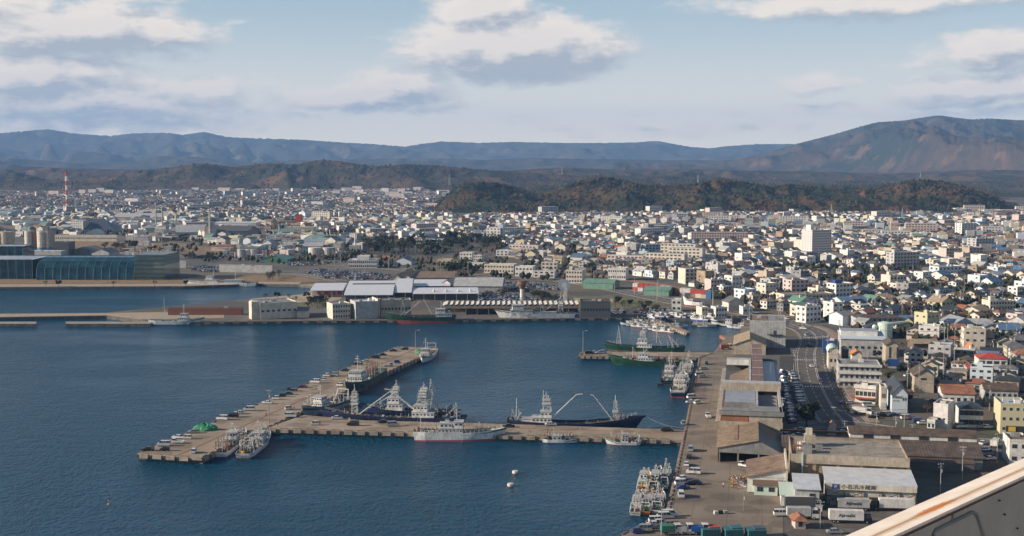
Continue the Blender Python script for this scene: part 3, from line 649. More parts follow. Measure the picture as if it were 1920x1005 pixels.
# ---------------------------------------------------------------- vehicles
CAR = {}
def car_meshes(kind, col):
    key = (kind, col)
    if key in CAR: return CAR[key]
    if kind == 'sedan': L, W, lo, up = 4.5, 1.72, [(0, .35), (.0, .78), (.25, .9), (1.0, .95), (3.4, .98), (4.35, .86), (4.5, .6), (4.5, .35)], [(.75, .93), (1.3, 1.4), (2.7, 1.43), (3.45, .95)]
    elif kind == 'van': L, W, lo, up = 4.8, 1.8, [(0, .35), (0, 1.1), (.1, 1.2), (3.9, 1.2), (4.6, 1.0), (4.8, .7), (4.8, .35)], [(.08, 1.18), (.25, 1.95), (3.3, 1.98), (4.05, 1.18)]
    elif kind == 'kei': L, W, lo, up = 3.4, 1.48, [(0, .32), (0, .95), (.1, 1.0), (2.8, 1.0), (3.3, .85), (3.4, .6), (3.4, .32)], [(.08, .98), (.3, 1.62), (2.2, 1.66), (2.9, .98)]
    else: L, W, lo, up = 4.6, 1.7, [(0, .55), (0, 1.0), (2.9, 1.0), (2.95, .6), (4.6, .6), (4.6, .45), (0, .45)], []
    b = MB(); hw = W / 2
    def extr(P, w0, w1, k, zf=None):
        n = len(P); vs = [(x, -w0 if i else -w0, z) for i, (x, z) in enumerate(P)] + [(x, w0, z) for x, z in P]
        b.add(vs, [tuple(range(n)), tuple(range(n, 2 * n))[::-1]] + [(i, n + i, n + (i + 1) % n, (i + 1) % n) for i in range(n)], k)
    extr(lo, hw, hw, col)
    g = MB(); rf = MB()
    if up:
        n = len(up); w0, w1 = hw - .05, hw - .2
        vs = [(x, -(w0 if i in (0, n - 1) else w1), z) for i, (x, z) in enumerate(up)] + [(x, (w0 if i in (0, n - 1) else w1), z) for i, (x, z) in enumerate(up)]
        g.add(vs, [(0, 1, 2, 3)[::-1], (4, 5, 6, 7)] + [(i, i + 1, n + i + 1, n + i) for i in range(n - 1)], 'glass')
        b.slab([(up[1][0] - .02, -w1 - .03, up[1][1] + .04), (up[2][0] + .05, -w1 - .03, up[2][1] + .04), (up[2][0] + .05, w1 + .03, up[2][1] + .04), (up[1][0] - .02, w1 + .03, up[1][1] + .04)], .06, col)
        for xx in (1.4, 2.3):
            if xx < up[2][0]: 
                for s in (-1, 1): b.box(xx, xx + .12, s * (w0 - .04) - .04, s * (w0 - .04) + .03, .9, up[1][1], col)
    else:
        b.box(3.0, 4.55, -.8, .8, .55, 1.15, col); g.box(3.15, 4.4, -.74, .74, 1.15, 1.75, 'glass'); b.box(3.1, 4.42, -.78, .78, 1.75, 1.82, col)
    w = MB(); w.tube((0, -.11, .32), (0, .11, .32), .32, 'tyre', 8); w.tube((0, -.115, .32), (0, .115, .32), .17, 'lgrey', 6)
    hl = MB(); hl.box(L - .05, L + .01, -.2, .2, .62, .78, 'white')
    CAR[key] = (b.mesh('body'), g.mesh('window_glass'), CAR.setdefault('w', w.mesh('wheel')), L, W, CAR.setdefault('h', hl.mesh('headlight')))
    j = MB(); j.xf(0, 0, 0, 0, b); j.xf(0, 0, 0, 0, g)
    for x in (.75, L - .8):
        for s in (-1, 1): j.box(x - .3, x + .3, s * (hw - .02) - .06, s * (hw - .02) + .06, 0, .6, 'tyre')
    CAR[('one',) + key] = j.mesh('parked_car')
    return CAR[key]
COLN = dict(car_white='white', car_silver='silver', car_black='black', car_blue='dark blue', car_red='red', car_maroon='maroon')
KINDN = dict(sedan='sedan', van='van', kei='small hatchback', pickup='pickup truck')
NUM = ['', 'second ', 'third ', 'fourth ', 'fifth ', 'sixth ', 'seventh ', 'eighth ', 'ninth ', 'tenth ', 'eleventh ', 'twelfth ', 'thirteenth ', 'fourteenth ', 'fifteenth ', 'sixteenth ', 'seventeenth ', 'eighteenth ', 'nineteenth ', 'twentieth ']
def ordn(n):
    if n <= 20: return NUM[n - 1] or 'first '
    return ['', '', 'twenty-', 'thirty-', 'forty-', 'fifty-', 'sixty-', 'seventy-', 'eighty-', 'ninety-'][n // 10 % 10] + (NUM[n % 10 - 1].strip() if n % 10 > 1 else ('first' if n % 10 == 1 else 'odd')) + ' '
_cnt = {}
def uniq(desc, place):
    _cnt[(desc, place)] = n = _cnt.get((desc, place), 0) + 1
    return n
def car(x, y, z, head, kind, col, place, parts=True, group=None, count_from='nearest the viewer'):
    b, g, w, L, W, hl = car_meshes(kind, col)
    d = f'{COLN[col]} {KINDN[kind]}'; n = uniq(d, place)
    lab = f'{d} {place}' if n == 1 else f'{ordn(n)}{d} {place}'
    if parts:
        r = thing('parked_car', lab, 'car' if kind != 'van' else 'van', (x, y, z), head, group)
        c, s = math.cos(head), math.sin(head); r.location = (x - c * L / 2, y - s * L / 2, z)
        obj('body', b, r); obj('window_glass', g, r)
        for xx in (.75, L - .8):
            for sd in (-1, 1): obj('wheel', w, r, (xx, sd * (W / 2 - .12), 0))
        for sd in (-1, 1): obj('headlight', hl, r, (0, sd * (W / 2 - .28), 0))
    else:
        c, s = math.cos(head), math.sin(head)
        obj('parked_car', CAR[('one', kind, col)], None, (x - c * L / 2, y - s * L / 2, z), head, label=lab, cat='car' if kind != 'van' else 'van', group=group)
def lorry(px, py, head, box='white', cab='white', L=11, h=3.6, label='', z=2.1, txt=None, roof=None, flip=1):
    x, y = G(px, py, z); r = thing('box_truck', label, 'truck', (x, y, z), head)
    m = MB(); m.box(0, L - 2.4, 0, 2.4, 1.0, h, box, roof or box); obj('cargo_box', m, r)
    m = MB(); m.box(L - 2.2, L - .1, .05, 2.35, .5, 1.7, cab); m.slab([(L - 2.2, .1, 3.0), (L - .5, .1, 3.0), (L - .5, 2.3, 3.0), (L - 2.2, 2.3, 3.0)], .15, cab)
    for yy in (.08, 2.24):
        m.box(L - 2.2, L - 2.0, yy, yy + .08, 1.7, 2.9, cab)
    obj('cab', m, r)
    m = MB(); m.add([(L - 2.0, .12, 1.7), (L - .15, .12, 1.7), (L - .15, 2.28, 1.7), (L - 2.0, 2.28, 1.7), (L - 2.0, .15, 2.86), (L - .55, .15, 2.86), (L - .55, 2.25, 2.86), (L - 2.0, 2.25, 2.86)], [(0, 1, 5, 4), (1, 2, 6, 5), (2, 3, 7, 6), (3, 0, 4, 7)], 'glass'); obj('windscreen', m, r)
    m = MB(); m.box(.2, L - 2.4, .5, 1.9, .7, 1.0, 'gear_dark'); obj('chassis', m, r)
    w = MB(); w.tube((0, -.2, .48), (0, .2, .48), .48, 'tyre', 10); w.tube((0, -.22, .48), (0, .22, .48), .22, 'lgrey', 6); wm = w.mesh('wheel')
    for xx in ([1.2, 2.4] if L > 8 else [1.4]) + [L - 1.5]:
        for yy in (.25, 2.15): obj('wheel', wm, r, (xx, yy, 0))
    if txt: text(txt, 1.35, r, ((L - 2.4) / 2, -.03 if flip > 0 else 2.43, (h + 1.0) / 2), (math.pi / 2, 0, 0 if flip > 0 else math.pi), 'ink')
    occupy(x, y, head, L, 2.4, .5)
    return r

# ---------------------------------------------------------------- boats and ships
class Ship:
    def __init__(s, label, cat, stern, bow, B, fs, fm, fb, hull='hull_white', boot='boot_red', deck='deck', rake=.08, name='fishing_boat', group=None, bw=.9, band=None, boot_h=.55, z=0.0, bulb=False, full=False):
        P = G(*stern, z); Q = G(*bow, z); s.L = L = math.hypot(Q[0] - P[0], Q[1] - P[1]); s.B = B; s.a = math.atan2(Q[1] - P[1], Q[0] - P[0])
        s.r = thing(name, label, cat, (P[0], P[1], z), s.a, group); s.k = P[1] / F; s.fs, s.fm, s.fb = fs, fm, fb; s.bw = bw
        st = [0, .03, .12, .25, .4, .55, .66, .76, .85, .92, .97, 1.0]
        def sheer(t): return fs + (fm - fs) * min(1, t / .35) if t < .35 else fm + (fb - fm) * max(0, (t - .5) / .5) ** 1.8
        s.sheer = sheer
        def hw(t, lv):   # half width: lv 0 waterline .. 1 deck
            aft = (.80 + .2 * min(1, t / .12)) if not full else 1
            e = (1.9 + 1.4 * lv) if not full else 4; f = 1 - max(0, (t - .5) / .5) ** e * (1 if not full else .97)
            return B / 2 * aft * f * (.93 + .07 * lv)
        s.hw = hw
        zl = lambda t: [-.8, boot_h * (1 if not bulb else 1 + .9 * t), 0, sheer(t)]
        lv = [0, .15, .6, 1]; hm = MB(); secs = []
        for t in st:
            z0, z1, _, z3 = zl(t); zz = [z0, z1, z1 + (z3 - z1) * .55, z3]; sec = []
            for j in range(4):
                xr = t * L + (rake * L * (zz[j] / fb) * max(0, (t - .55) / .45) ** 1.6 if zz[j] > 0 else 0) - (0.0 if t > .02 else .02 * L * max(zz[j], 0) / max(fs, .1))
                sec.append((xr, hw(t, lv[j]), zz[j]))
            secs.append(sec)
        s.secs = secs; n = len(st)
        for sd in (-1, 1):
            for i in range(n - 1):
                for j in range(3):
                    q = [secs[i][j], secs[i + 1][j], secs[i + 1][j + 1], secs[i][j + 1]]; q = [(x, y * sd, z_) for x, y, z_ in q]
                    hm.poly(q if sd < 0 else q[::-1], boot if j == 0 else (band if band and j == 2 else hull))
        for j in range(3):
            a, b = secs[0][j], secs[0][j + 1]; hm.poly([(a[0], a[1], a[2]), (a[0], -a[1], a[2]), (b[0], -b[1], b[2]), (b[0], b[1], b[2])], boot if j == 0 else (band if band and j == 2 else hull))
        for sd in (-1, 1):   # inner bulwark
            for i in range(n - 1):
                a, b = secs[i][3], secs[i + 1][3]; q = [(a[0], a[1] * sd * .96, a[2] - bw), (b[0], b[1] * sd * .96, b[2] - bw), (b[0], b[1] * sd * .96, b[2] + .01), (a[0], a[1] * sd * .96, a[2] + .01)]
                hm.poly(q if sd > 0 else q[::-1], hull if hull != 'hull_white' else 'deck')
                hm.poly([(a[0], a[1] * sd, a[2]), (b[0], b[1] * sd, b[2]), (b[0], b[1] * sd * .95, b[2] + .01), (a[0], a[1] * sd * .95, a[2] + .01)][::-sd], hull)
        if bulb: hm.sphere((L * 1.01, 0, .3), 1.3, boot, 10, 6)
        obj('hull', hm, s.r)
        dm = MB()
        for i in range(n - 1):
            a, b = secs[i][3], secs[i + 1][3]; dm.poly([(a[0], -a[1] * .97, a[2] - bw), (b[0], -b[1] * .97, b[2] - bw), (b[0], b[1] * .97, b[2] - bw), (a[0], a[1] * .97, a[2] - bw)], deck)
        obj('deck', dm, s.r)
        s.z = lambda t: sheer(t) - bw
    def house(s, t0, t1, w, h, z0=None, k='hull_white', top='lgrey', name='deckhouse', win=True, slope=0.0, wz=None):
        x0, x1 = t0 * s.L, t1 * s.L; zb = s.z((t0 + t1) / 2) if z0 is None else z0; hw_ = w * s.B / 2; m = MB()
        vs = [(x0, -hw_, zb), (x1, -hw_, zb), (x1, hw_, zb), (x0, hw_, zb), (x0, -hw_, zb + h), (x1 - slope, -hw_, zb + h), (x1 - slope, hw_, zb + h), (x0, hw_, zb + h)]
        m.add(vs, [(0, 1, 5, 4), (1, 2, 6, 5), (2, 3, 7, 6), (3, 0, 4, 7)], k); m.box(x0 - .25, x1 - slope + .3, -hw_ - .2, hw_ + .2, zb + h, zb + h + .12, top)
        o = obj(name, m, s.r)
        if win:
            g = MB(); zz = wz if wz is not None else zb + h - 1.15; n = max(2, int((x1 - x0) / 1.3)); ww = (x1 - x0) / n
            for i in range(n):
                for sd in (-1, 1): g.box(x0 + ww * (i + .22), x0 + ww * (i + .78) - slope * .1, sd * hw_ - .04, sd * hw_ + .04, zz, zz + .62, 'glass')
            n = max(2, int(2 * hw_ / 1.0))
            for i in range(n): g.box(x1 - slope * .7 - .05, x1 - slope * .6 + .05, -hw_ + 2 * hw_ * (i + .2) / n, -hw_ + 2 * hw_ * (i + .8) / n, zz, zz + .62, 'glass')
            for i in range(n): g.box(x0 - .04, x0 + .03, -hw_ + 2 * hw_ * (i + .2) / n, -hw_ + 2 * hw_ * (i + .8) / n, zz, zz + .62, 'glass')
            obj('window_band', g, o, kind='stuff')
        return zb + h + .12
    def mast(s, t, z0, h, r=.16, k='gear_white', y=0, arms=2, lean=0, name='mast', radar=False):
        m = MB(); x = t * s.L; m.tube((x, y, z0), (x + lean, y, z0 + h), r, k, 6, r * .45)
        for i in range(arms):
            zz = z0 + h * (.55 + .35 * i / max(1, arms - 1) if arms > 1 else .8); wd = s.B * (.18 - .05 * i); m.tube((x + lean * .7, y - wd, zz), (x + lean * .7, y + wd, zz), r * .5, k, 4)
            m.box(x + lean * .7 - .2, x + lean * .7 + .2, y - .35, y + .35, zz - .05, zz + .12, k)
        if radar: m.box(x + lean * .6 - .1, x + lean * .6 + 1.2, y - .1, y + .1, z0 + h * .72, z0 + h * .76, k); m.box(x + .9, x + 1.1, y - .9, y + .9, z0 + h * .76, z0 + h * .79, k)
        for sd in (-1, 1): m.tube((x + lean, y, z0 + h * .95), (x - s.B * .3, y + sd * s.B * .38, z0), .03, k, 3)
        obj(name, m, s.r)
    def lattice(s, t, z0, h, w, k='gear_white', levels=4, taper=.5, name='lattice_tower', lean=0, y=0, plats=2):
        m = MB(); x = t * s.L
        def c(lv):
            q = w / 2 * (1 - (1 - taper) * lv); X = x + lean * lv; Z = z0 + h * lv
            return [(X - q, y - q, Z), (X + q, y - q, Z), (X + q, y + q, Z), (X - q, y + q, Z)]
        for i in range(levels):
            a, b = c(i / levels), c((i + 1) / levels)
            for j in range(4):
                m.tube(a[j], b[j], .13, k, 4, cap=False); m.tube(b[j], b[(j + 1) % 4], .09, k, 4, cap=False); m.tube(a[j], b[(j + 1) % 4], .07, k, 3, cap=False)
        for p in range(plats):
            q = c(.45 + .5 * p / max(1, plats - .0)); e = .45
            m.box(q[0][0] - e, q[1][0] + e, q[0][1] - e, q[2][1] + e, q[0][2], q[0][2] + .12, k)
            for (ax, ay) in ((q[0][0] - e, q[0][1] - e), (q[1][0] + e, q[1][1] - e), (q[2][0] + e, q[2][1] + e), (q[3][0] - e, q[3][1] + e)): m.box(ax - .05, ax + .05, ay - .05, ay + .05, q[0][2], q[0][2] + 1, k)
            m.box(q[0][0] - e, q[1][0] + e, q[0][1] - e - .04, q[0][1] - e, q[0][2] + .55, q[0][2] + 1.0, k)
        q = c(1.0); m.tube((x + lean, y, q[0][2]), (x + lean, y, q[0][2] + h * .3), .1, k, 5); m.box(x + lean - .15, x + lean + .15, y - w * .5, y + w * .5, q[0][2] + .6, q[0][2] + .85, k)
        obj(name, m, s.r)
    def boom(s, t0, z0, t1, z1, y0=0, y1=0, r=.22, k='gear_white', name='boom', hook=0):
        m = MB(); a = (t0 * s.L, y0, z0); b = (t1 * s.L, y1, z1); m.tube(a, b, r, k, 6, r * .6)
        if hook: m.tube(b, (b[0] + hook, y1, z1 + abs(hook) * .12), r * .8, k, 5)
        n = 6
        for i in range(1, n):
            p = [a[j] + (b[j] - a[j]) * i / n for j in range(3)]; m.box(p[0] - .25, p[0] + .25, p[1] - .25, p[1] + .25, p[2] - .2, p[2] + .2, k)
        obj(name, m, s.r)
    def rail(s, t0, t1, z=None, k='gear_white', h=1.0, step=1.5, posts=None):
        m = MB(); n = max(2, int((t1 - t0) * s.L / step))
        for sd in (-1, 1):
            pr = None
            for i in range(n + 1):
                t = t0 + (t1 - t0) * i / n; x = t * s.L + s.L * .02 * max(0, (t - .6) / .4); y = sd * s.hw(min(t, .99), 1) * .95; zz = (s.sheer(t) if z is None else z)
                m.tube((x, y, zz), (x, y, zz + (posts or h)), .05, k, 3, cap=False)
                if pr:
                    m.tube(pr, (x, y, zz + h), .04, k, 3, cap=False); m.tube((pr[0], pr[1], pr[2] - h * .5), (x, y, zz + h * .5), .03, k, 3, cap=False)
                pr = (x, y, zz + h)
        obj('railing', m, s.r)
    def gear(s, t0, t1, n, ks=('gear_white', 'gear_rust', 'gear_green', 'gear_dark', 'net', 'lgrey'), sz=1.0, z=None, seed=0, name='deck_gear', spread=.8, tall=.3):
        rg = random.Random(seed * 7 + int(s.L * 10)); m = MB()
        for i in range(n):
            t = rg.uniform(t0, t1); x = t * s.L; y = rg.uniform(-1, 1) * s.hw(t, 1) * spread; zz = s.z(t) if z is None else z; q = rg.uniform(.3, 1.1) * sz; k = rg.choice(ks); c = rg.random()
            if c < .4: m.box(x - q * .6, x + q * .6, y - q * .5, y + q * .5, zz, zz + q * rg.uniform(.5, 1.3), k)
            elif c < .6: m.tube((x, y - q * .6, zz + q * .5), (x, y + q * .6, zz + q * .5), q * .45, k, 7)
            elif c < .85: m.tube((x, y, zz), (x + rg.uniform(-.6, .6), y + rg.uniform(-.5, .5), zz + rg.uniform(1.2, 3.5) * (1 + tall)), .06 + .04 * sz, rg.choice(('gear_white', 'gear_white', 'gear_rust', 'gear_dark')), 4)
            else: m.sphere((x, y, zz + q * .4), q * .55, k, 7, 5, .7)
        obj(name, m, s.r, kind='stuff')
    def lamps(s, t0, t1, z, n=9, k='gear_white'):
        m = MB()
        for sd in (-1, 1):
            y = sd * s.B * .22; m.tube((t0 * s.L, y, z), (t1 * s.L, y, z), .04, 'gear_dark', 3)
            for i in range(n): x = (t0 + (t1 - t0) * (i + .5) / n) * s.L; m.sphere((x, y, z - .3), .22, k, 6, 5, 1.3)
        obj('fishing_lamp_row', m, s.r, kind='stuff')
    def funnel(s, t, z0, h, k='gear_white', band='gear_blue'):
        m = MB(); x = t * s.L; m.box(x - .8, x + .8, -.6, .6, z0, z0 + h * .6, k); m.box(x - .82, x + .82, -.62, .62, z0 + h * .6, z0 + h * .85, band); m.box(x - .78, x + .78, -.58, .58, z0 + h * .85, z0 + h, 'gear_dark'); obj('funnel', m, s.r)
    def gantry(s, t, h, k='gear_white', w=.8):
        m = MB(); x = t * s.L; zz = s.z(t); y = w * s.B / 2
        for sd in (-1, 1): m.tube((x, sd * y, zz), (x - .5, sd * y * .85, zz + h), .17, k, 5); m.tube((x + 1.6, sd * y, zz), (x - .3, sd * y * .85, zz + h), .1, k, 4)
        m.tube((x - .5, -y * .85, zz + h), (x - .5, y * .85, zz + h), .17, k, 5); m.tube((x - .2, -y * .93, zz + h * .6), (x - .2, y * .93, zz + h * .6), .09, k, 4); obj('gantry', m, s.r)
    def tyres(s, n=5, side=-1):
        m = MB()
        for i in range(n):
            t = .15 + .6 * i / n; y = side * (s.hw(t, 1) + .12); x = t * s.L; m.tube((x, y - .12, .9), (x, y + .12, .9), .42, 'tyre', 8)
        obj('tyre_fender', m, s.r)
    def name_text(s, body, t, size, side=-1, k='gear_white', z=None):
        zz = z if z is not None else s.sheer(t) - size * .8; y = side * (s.hw(t, .8) + .16)
        sl = math.atan2(s.hw(min(t + .05, 1), .8) - s.hw(t - .05, .8), .1 * s.L)
        text(body, size, s.r, (t * s.L, y, zz), (math.pi / 2, 0, -sl if side < 0 else math.pi + sl), k, 'hull_number')
def mooring(par_ship, a, b, sag=1.2):
    m = MB(); pts = []
    for i in range(9):
        t = i / 8; pts.append((a[0] + (b[0] - a[0]) * t, a[1] + (b[1] - a[1]) * t, a[2] + (b[2] - a[2]) * t - sag * 4 * t * (1 - t)))
    for i in range(8): m.tube(pts[i], pts[i + 1], .045, 'gear_white', 3, cap=False)
    o = obj('mooring_line', m, par_ship.r); mi = par_ship.r
    c, s_ = math.cos(-par_ship.a), math.sin(-par_ship.a); L0 = par_ship.r.location
    for v in o.data.vertices:
        x, y = v.co.x - L0.x, v.co.y - L0.y; v.co.x = c * x - s_ * y; v.co.y = s_ * x + c * y; v.co.z -= L0.z
def small_boat(px, py, head, L, label, hull='hull_white', place='', deckk='deck', mast=True, z=0.0, group='small boats in the boat basin', stripe='boot_blue', tarp=None):
    x, y = G(px, py, z); c, s_ = math.cos(head), math.sin(head)
    a = (x - c * L / 2, y - s_ * L / 2); b = (x + c * L / 2, y + s_ * L / 2)
    sh = Ship.__new__(Ship); A_ = proj(a[0], a[1], z); B_ = proj(b[0], b[1], z)
    Ship.__init__(sh, label, 'boat', A_, B_, L * .27, .8 * L / 9, .75 * L / 9, 1.6 * L / 9, hull=hull, boot=stripe, deck=deckk, name='small_boat', group=group, bw=.45, boot_h=.25, z=z)
    top = sh.house(.3, .55, .55, 1.7 * L / 9 + .2, name='wheelhouse', slope=.3)
    if mast: sh.mast(.32, top, 2.2, .07, arms=1)
    sh.gear(.05, .9, 7, sz=.6, seed=int(px), ks=('gear_white', 'gear_rust', 'gear_blue', 'net', 'gear_orange', 'lgrey'), tall=-.3)
    return sh

# ---------------------------------------------------------------- trees, poles, people
TREE = {}
def crown_mesh(key, n, rx, rz, leaf, q):
    if (key, q) in TREE: return TREE[(key, q)]
    rg = np.random.default_rng(q + 100); m = MB(); cl = []
    for i in range(9): 
        a = rg.uniform(0, 6.28); e = rg.uniform(-.5, 1); rr = rg.uniform(.35, .75); cl.append((math.cos(a) * rr * rx, math.sin(a) * rr * rx, e * rz * .6, rg.uniform(.35, .55) * rx))
    for i in range(n):
        c = cl[rg.integers(0, 9)]; d = rg.normal(size=3); d /= np.linalg.norm(d); rr = c[3] * rg.uniform(.6, 1.05)
        p = np.array(c[:3]) + d * rr * np.array([1, 1, rz / rx]); u = rg.normal(size=3); u -= u.dot(d) * d * .5; u /= np.linalg.norm(u); w_ = np.cross(d, u); w_ /= max(1e-6, np.linalg.norm(w_))
        l = leaf * rg.uniform(.7, 1.3); m.poly([tuple(p + u * l), tuple(p + w_ * l * .8), tuple(p - u * l), tuple(p - w_ * l * .8)], key)
    TREE[(key, q)] = m.mesh('crown'); return TREE[(key, q)]
def tree(px, py, hgt, key, label, group=None, wide=.42, q=0, n=260, z=2.0, pos=None, name='tree'):
    x, y = pos or G(px, py, z); r = thing(name, label, 'tree', (x, y, z), random.uniform(0, 6), group)
    if ('t', 0) not in TREE:
        m = MB(); m.tube((0, 0, -.02), (.0, 0, .55), .035, 'trunk', 6, .02); m.tube((0, 0, .3), (.12, .05, .6), .016, 'trunk', 4, .008); m.tube((0, 0, .35), (-.1, -.08, .62), .014, 'trunk', 4, .008); TREE[('t', 0)] = m.mesh('trunk')
    t = obj('trunk', TREE[('t', 0)], r); t.scale = (hgt, hgt, hgt)
    c = obj('crown', crown_mesh(key, n, wide, .34, .052, q), r, (0, 0, hgt * .6)); c.scale = (hgt, hgt, hgt)
    return r
def pole(px, py, top, label, kind='utility', group=None, k='pole', z=2.0, pos=None, h=None, r0=.14):
    x, y = pos or G(px, py, z); h = h or (zat(top, y) - z)
    if kind == 'lamp':
        r = thing('street_lamp', label, 'street lamp', (x, y, z), 0, group); m = MB(); m.tube((0, 0, 0), (0, 0, h), r0, k, 6, r0 * .6); obj('pole', m, r)
        m = MB(); m.tube((0, 0, h), (1.8, 0, h + .3), .07, k, 4); m.box(1.3, 2.4, -.2, .2, h + .2, h + .38, 'gear_white'); obj('lamp_head', m, r)
    else:
        r = thing('utility_pole', label, 'pole', (x, y, z), random.uniform(-.6, .3), group); m = MB(); m.tube((0, 0, 0), (0, 0, h), r0, k, 6, r0 * .6); obj('pole', m, r)
        m = MB()
        for i, zz in enumerate((h - .5, h - 1.4)): m.box(-1.1 + .2 * i, 1.1 - .2 * i, -.06, .06, zz, zz + .12, k)
        for xx in (-.9, -.3, .3, .9): m.box(xx - .06, xx + .06, -.06, .06, h - .38, h - .15, 'gear_white')
        obj('crossarm', m, r); m = MB(); m.cyl(.32, 0, h - 3, h - 2.1, .24, 'lgrey', 8); obj('transformer', m, r)
    return r
_PM = {}
def person_mesh(pose, top):
    if (pose, top) in _PM: return _PM[(pose, top)]
    me = bpy.data.meshes.new('person')
    sp = .13 if pose else .05
    V = [(0, 0, .95), (0, 0, 1.15), (0, 0, 1.38), (0, 0, 1.5), (0, .02, 1.6), (0, .02, 1.72), (.1, 0, .88), (.12, sp, .48), (.12, sp * -.5, .06), (.12, .13, .04), (-.1, 0, .88), (-.12, -sp, .48), (-.12, -sp * 1.6, .06), (-.12, .1 - sp, .04),
         (.2, 0, 1.4), (.26, .02 + sp, 1.12), (.25, .18 + sp, .92), (-.2, 0, 1.4), (-.26, .02 - sp, 1.12), (-.25, .1, .9)]
    E = [(0, 1), (1, 2), (2, 3), (3, 4), (4, 5), (0, 6), (6, 7), (7, 8), (8, 9), (0, 10), (10, 11), (11, 12), (12, 13), (2, 14), (14, 15), (15, 16), (2, 17), (17, 18), (18, 19)]
    Rr = [.15, .14, .17, .06, .1, .08, .1, .07, .045, .04, .1, .07, .045, .04, .07, .045, .035, .07, .045, .035]
    me.from_pydata(V, E, []); o = bpy.data.objects.new('person', me); COL.objects.link(o)
    md = o.modifiers.new('s', 'SKIN'); sv = me.skin_vertices[0].data
    for i, q in enumerate(Rr): sv[i].radius = (q, q * .75); 
    sv[0].use_root = True
    sb = o.modifiers.new('b', 'SUBSURF'); sb.levels = sb.render_levels = 1
    dg = bpy.context.evaluated_depsgraph_get(); nm = bpy.data.meshes.new_from_object(o.evaluated_get(dg)); bpy.data.objects.remove(o)
    for k in (top, 'cloth', 'skin', 'black'): nm.materials.append(M(k))
    for p in nm.polygons:
        z = p.center.z; p.material_index = 1 if z < .92 else (0 if z < 1.47 else (3 if z > 1.68 or (z > 1.6 and p.center.y < 0) else 2)); p.use_smooth = True
    nm.name = 'person'; _PM[(pose, top)] = nm; return nm
def person(px, py, pose, top, label, z=2.4, rz=0):
    x, y = G(px, py, z); obj('person', person_mesh(pose, top), None, (x, y, z), rz, label=label, cat='person')
def pylon(px, py, top, label, w=None, k='pole', red=False, z=2.0, Y=None, name='power_pylon', cat='pylon', group='power pylons'):
    if Y is None: x, y = G(px, py, z)
    else: x, y, z = A(px, py, Y)
    h = zat(top, y) - z; w = w or h * .16; r = thing(name, label, cat, (x, y, z), .3, group); m = MB(); kk = y / F * .55 / 2; lv = 8
    def c(t): q = w / 2 * (1 - t) ** 1.2 + w * .06; return [(-q, -q, h * t), (q, -q, h * t), (q, q, h * t), (-q, q, h * t)]
    for i in range(lv):
        a, b = c(i / lv), c((i + 1) / lv); key = k if not red else ('tower_red' if i % 2 == lv % 2 + 1 or i % 2 == 1 else 'tower_white')
        for j in range(4):
            m.tube(a[j], b[j], kk, key, 4, cap=False); m.tube(a[j], b[(j + 1) % 4], kk * .6, key, 3, cap=False); m.tube(b[j], b[(j + 1) % 4], kk * .6, key, 3, cap=False)
    obj('lattice_mast', m, r)
    if not red:
        m = MB()
        for t in (.72, .84, .96): m.tube((-w * .75, 0, h * t), (w * .75, 0, h * t), kk, k, 4)
        obj('crossarm', m, r)
    return r, h, w
# ================================================================== harbour-front buildings (right)
def local(root, m, name, **kw): return obj(name, m, root, **kw)
# long fish market with stepped roofs, beams and a red-brown central roof
mx, my = G(1350, 829); market = thing('fish_market', 'long concrete fish market with frame beams and a red-brown central roof strip', 'market hall', (mx, my, 2), QR); occupy(mx, my, QR, 24, 132); market.scale = (.955, .955, 1.42)
m = MB(); m.box(0, 23.5, 0, 129, -.3, 5.6, 'beige', 'dgrey'); local(market, m, 'wall')
m = MB()
m.box(.2, 10.6, .3, 12, 5.6, 7.6, 'brick', 'grey'); m.box(10.8, 23.2, .3, 12, 5.6, 8.2, 'beige', 'grey'); local(market, m, 'front_block')
for a in ((-.4, 23.9, -.25, 1.0, 7.2, 8.3, 'grey', 'dgrey'), (-.35, 23.85, 50, 56.5, 7.6, 9.8, 'beige', 'lgrey'), (.2, 11.5, 120, 126, 7.4, 9.2, 'white', 'lgrey'), (-.2, 23.7, 126.2, 128.8, 5.6, 8.8, 'dgrey'), (10.6, 11.6, 57, 119.6, 6.5, 9.4, 'white', 'lgrey')): m = MB(); m.box(*a); local(market, m, 'roof_beam')
m = MB(); m.box(22.4, 23.4, 1, 126, 5.6, 8.2, 'beige', 'lgrey'); local(market, m, 'parapet')
m = MB(); m.box(1.2, 13.2, 18, 46, 5.6, 8.3, 'brick', 'metalroof'); local(market, m, 'raised_roof')
m = MB(); m.box(1.1, 13.3, 17.6, 17.95, 6.7, 8.2, 'grey'); local(market, m, 'fascia')
for i in range(9): m = MB(); m.box(5 + i * .95, 5.55 + i * .95, 46.6, 49.8, 5.6, 6.9, 'lgrey'); local(market, m, 'louvre')
for i in range(4): m = MB(); m.slab([(14.6, 14 + i * 8, 5.9), (22, 14 + i * 8, 5.9), (22, 21 + i * 8, 7.1), (14.6, 21 + i * 8, 7.1)], .2, 'grey'); local(market, m, 'roof_panel')
m = MB(); m.box(13.4, 14.3, 14, 46, 5.6, 8.6, 'lgrey'); local(market, m, 'dividing_wall')
m = MB(); m.box(12, 16.8, 57, 165, 9.0, 10.0, 'grey', 'redroof'); local(market, m, 'central_roof')
for i in range(5): m = MB(); m.box(11.9, 16.9, 70 + i * 20, 70.35 + i * 20, 9.98, 10.1, 'lgrey'); local(market, m, 'roof_joint')
m = MB(); m.box(17, 22.3, 57, 125, 5.6, 8.4, 'beige', 'metalroof'); local(market, m, 'side_roof')
m = MB(); m.slab([(2, 58, 5.9), (10.4, 58, 6.6), (10.4, 118, 6.9), (2, 104, 5.9)], .2, 'rustroof'); local(market, m, 'lower_roof')
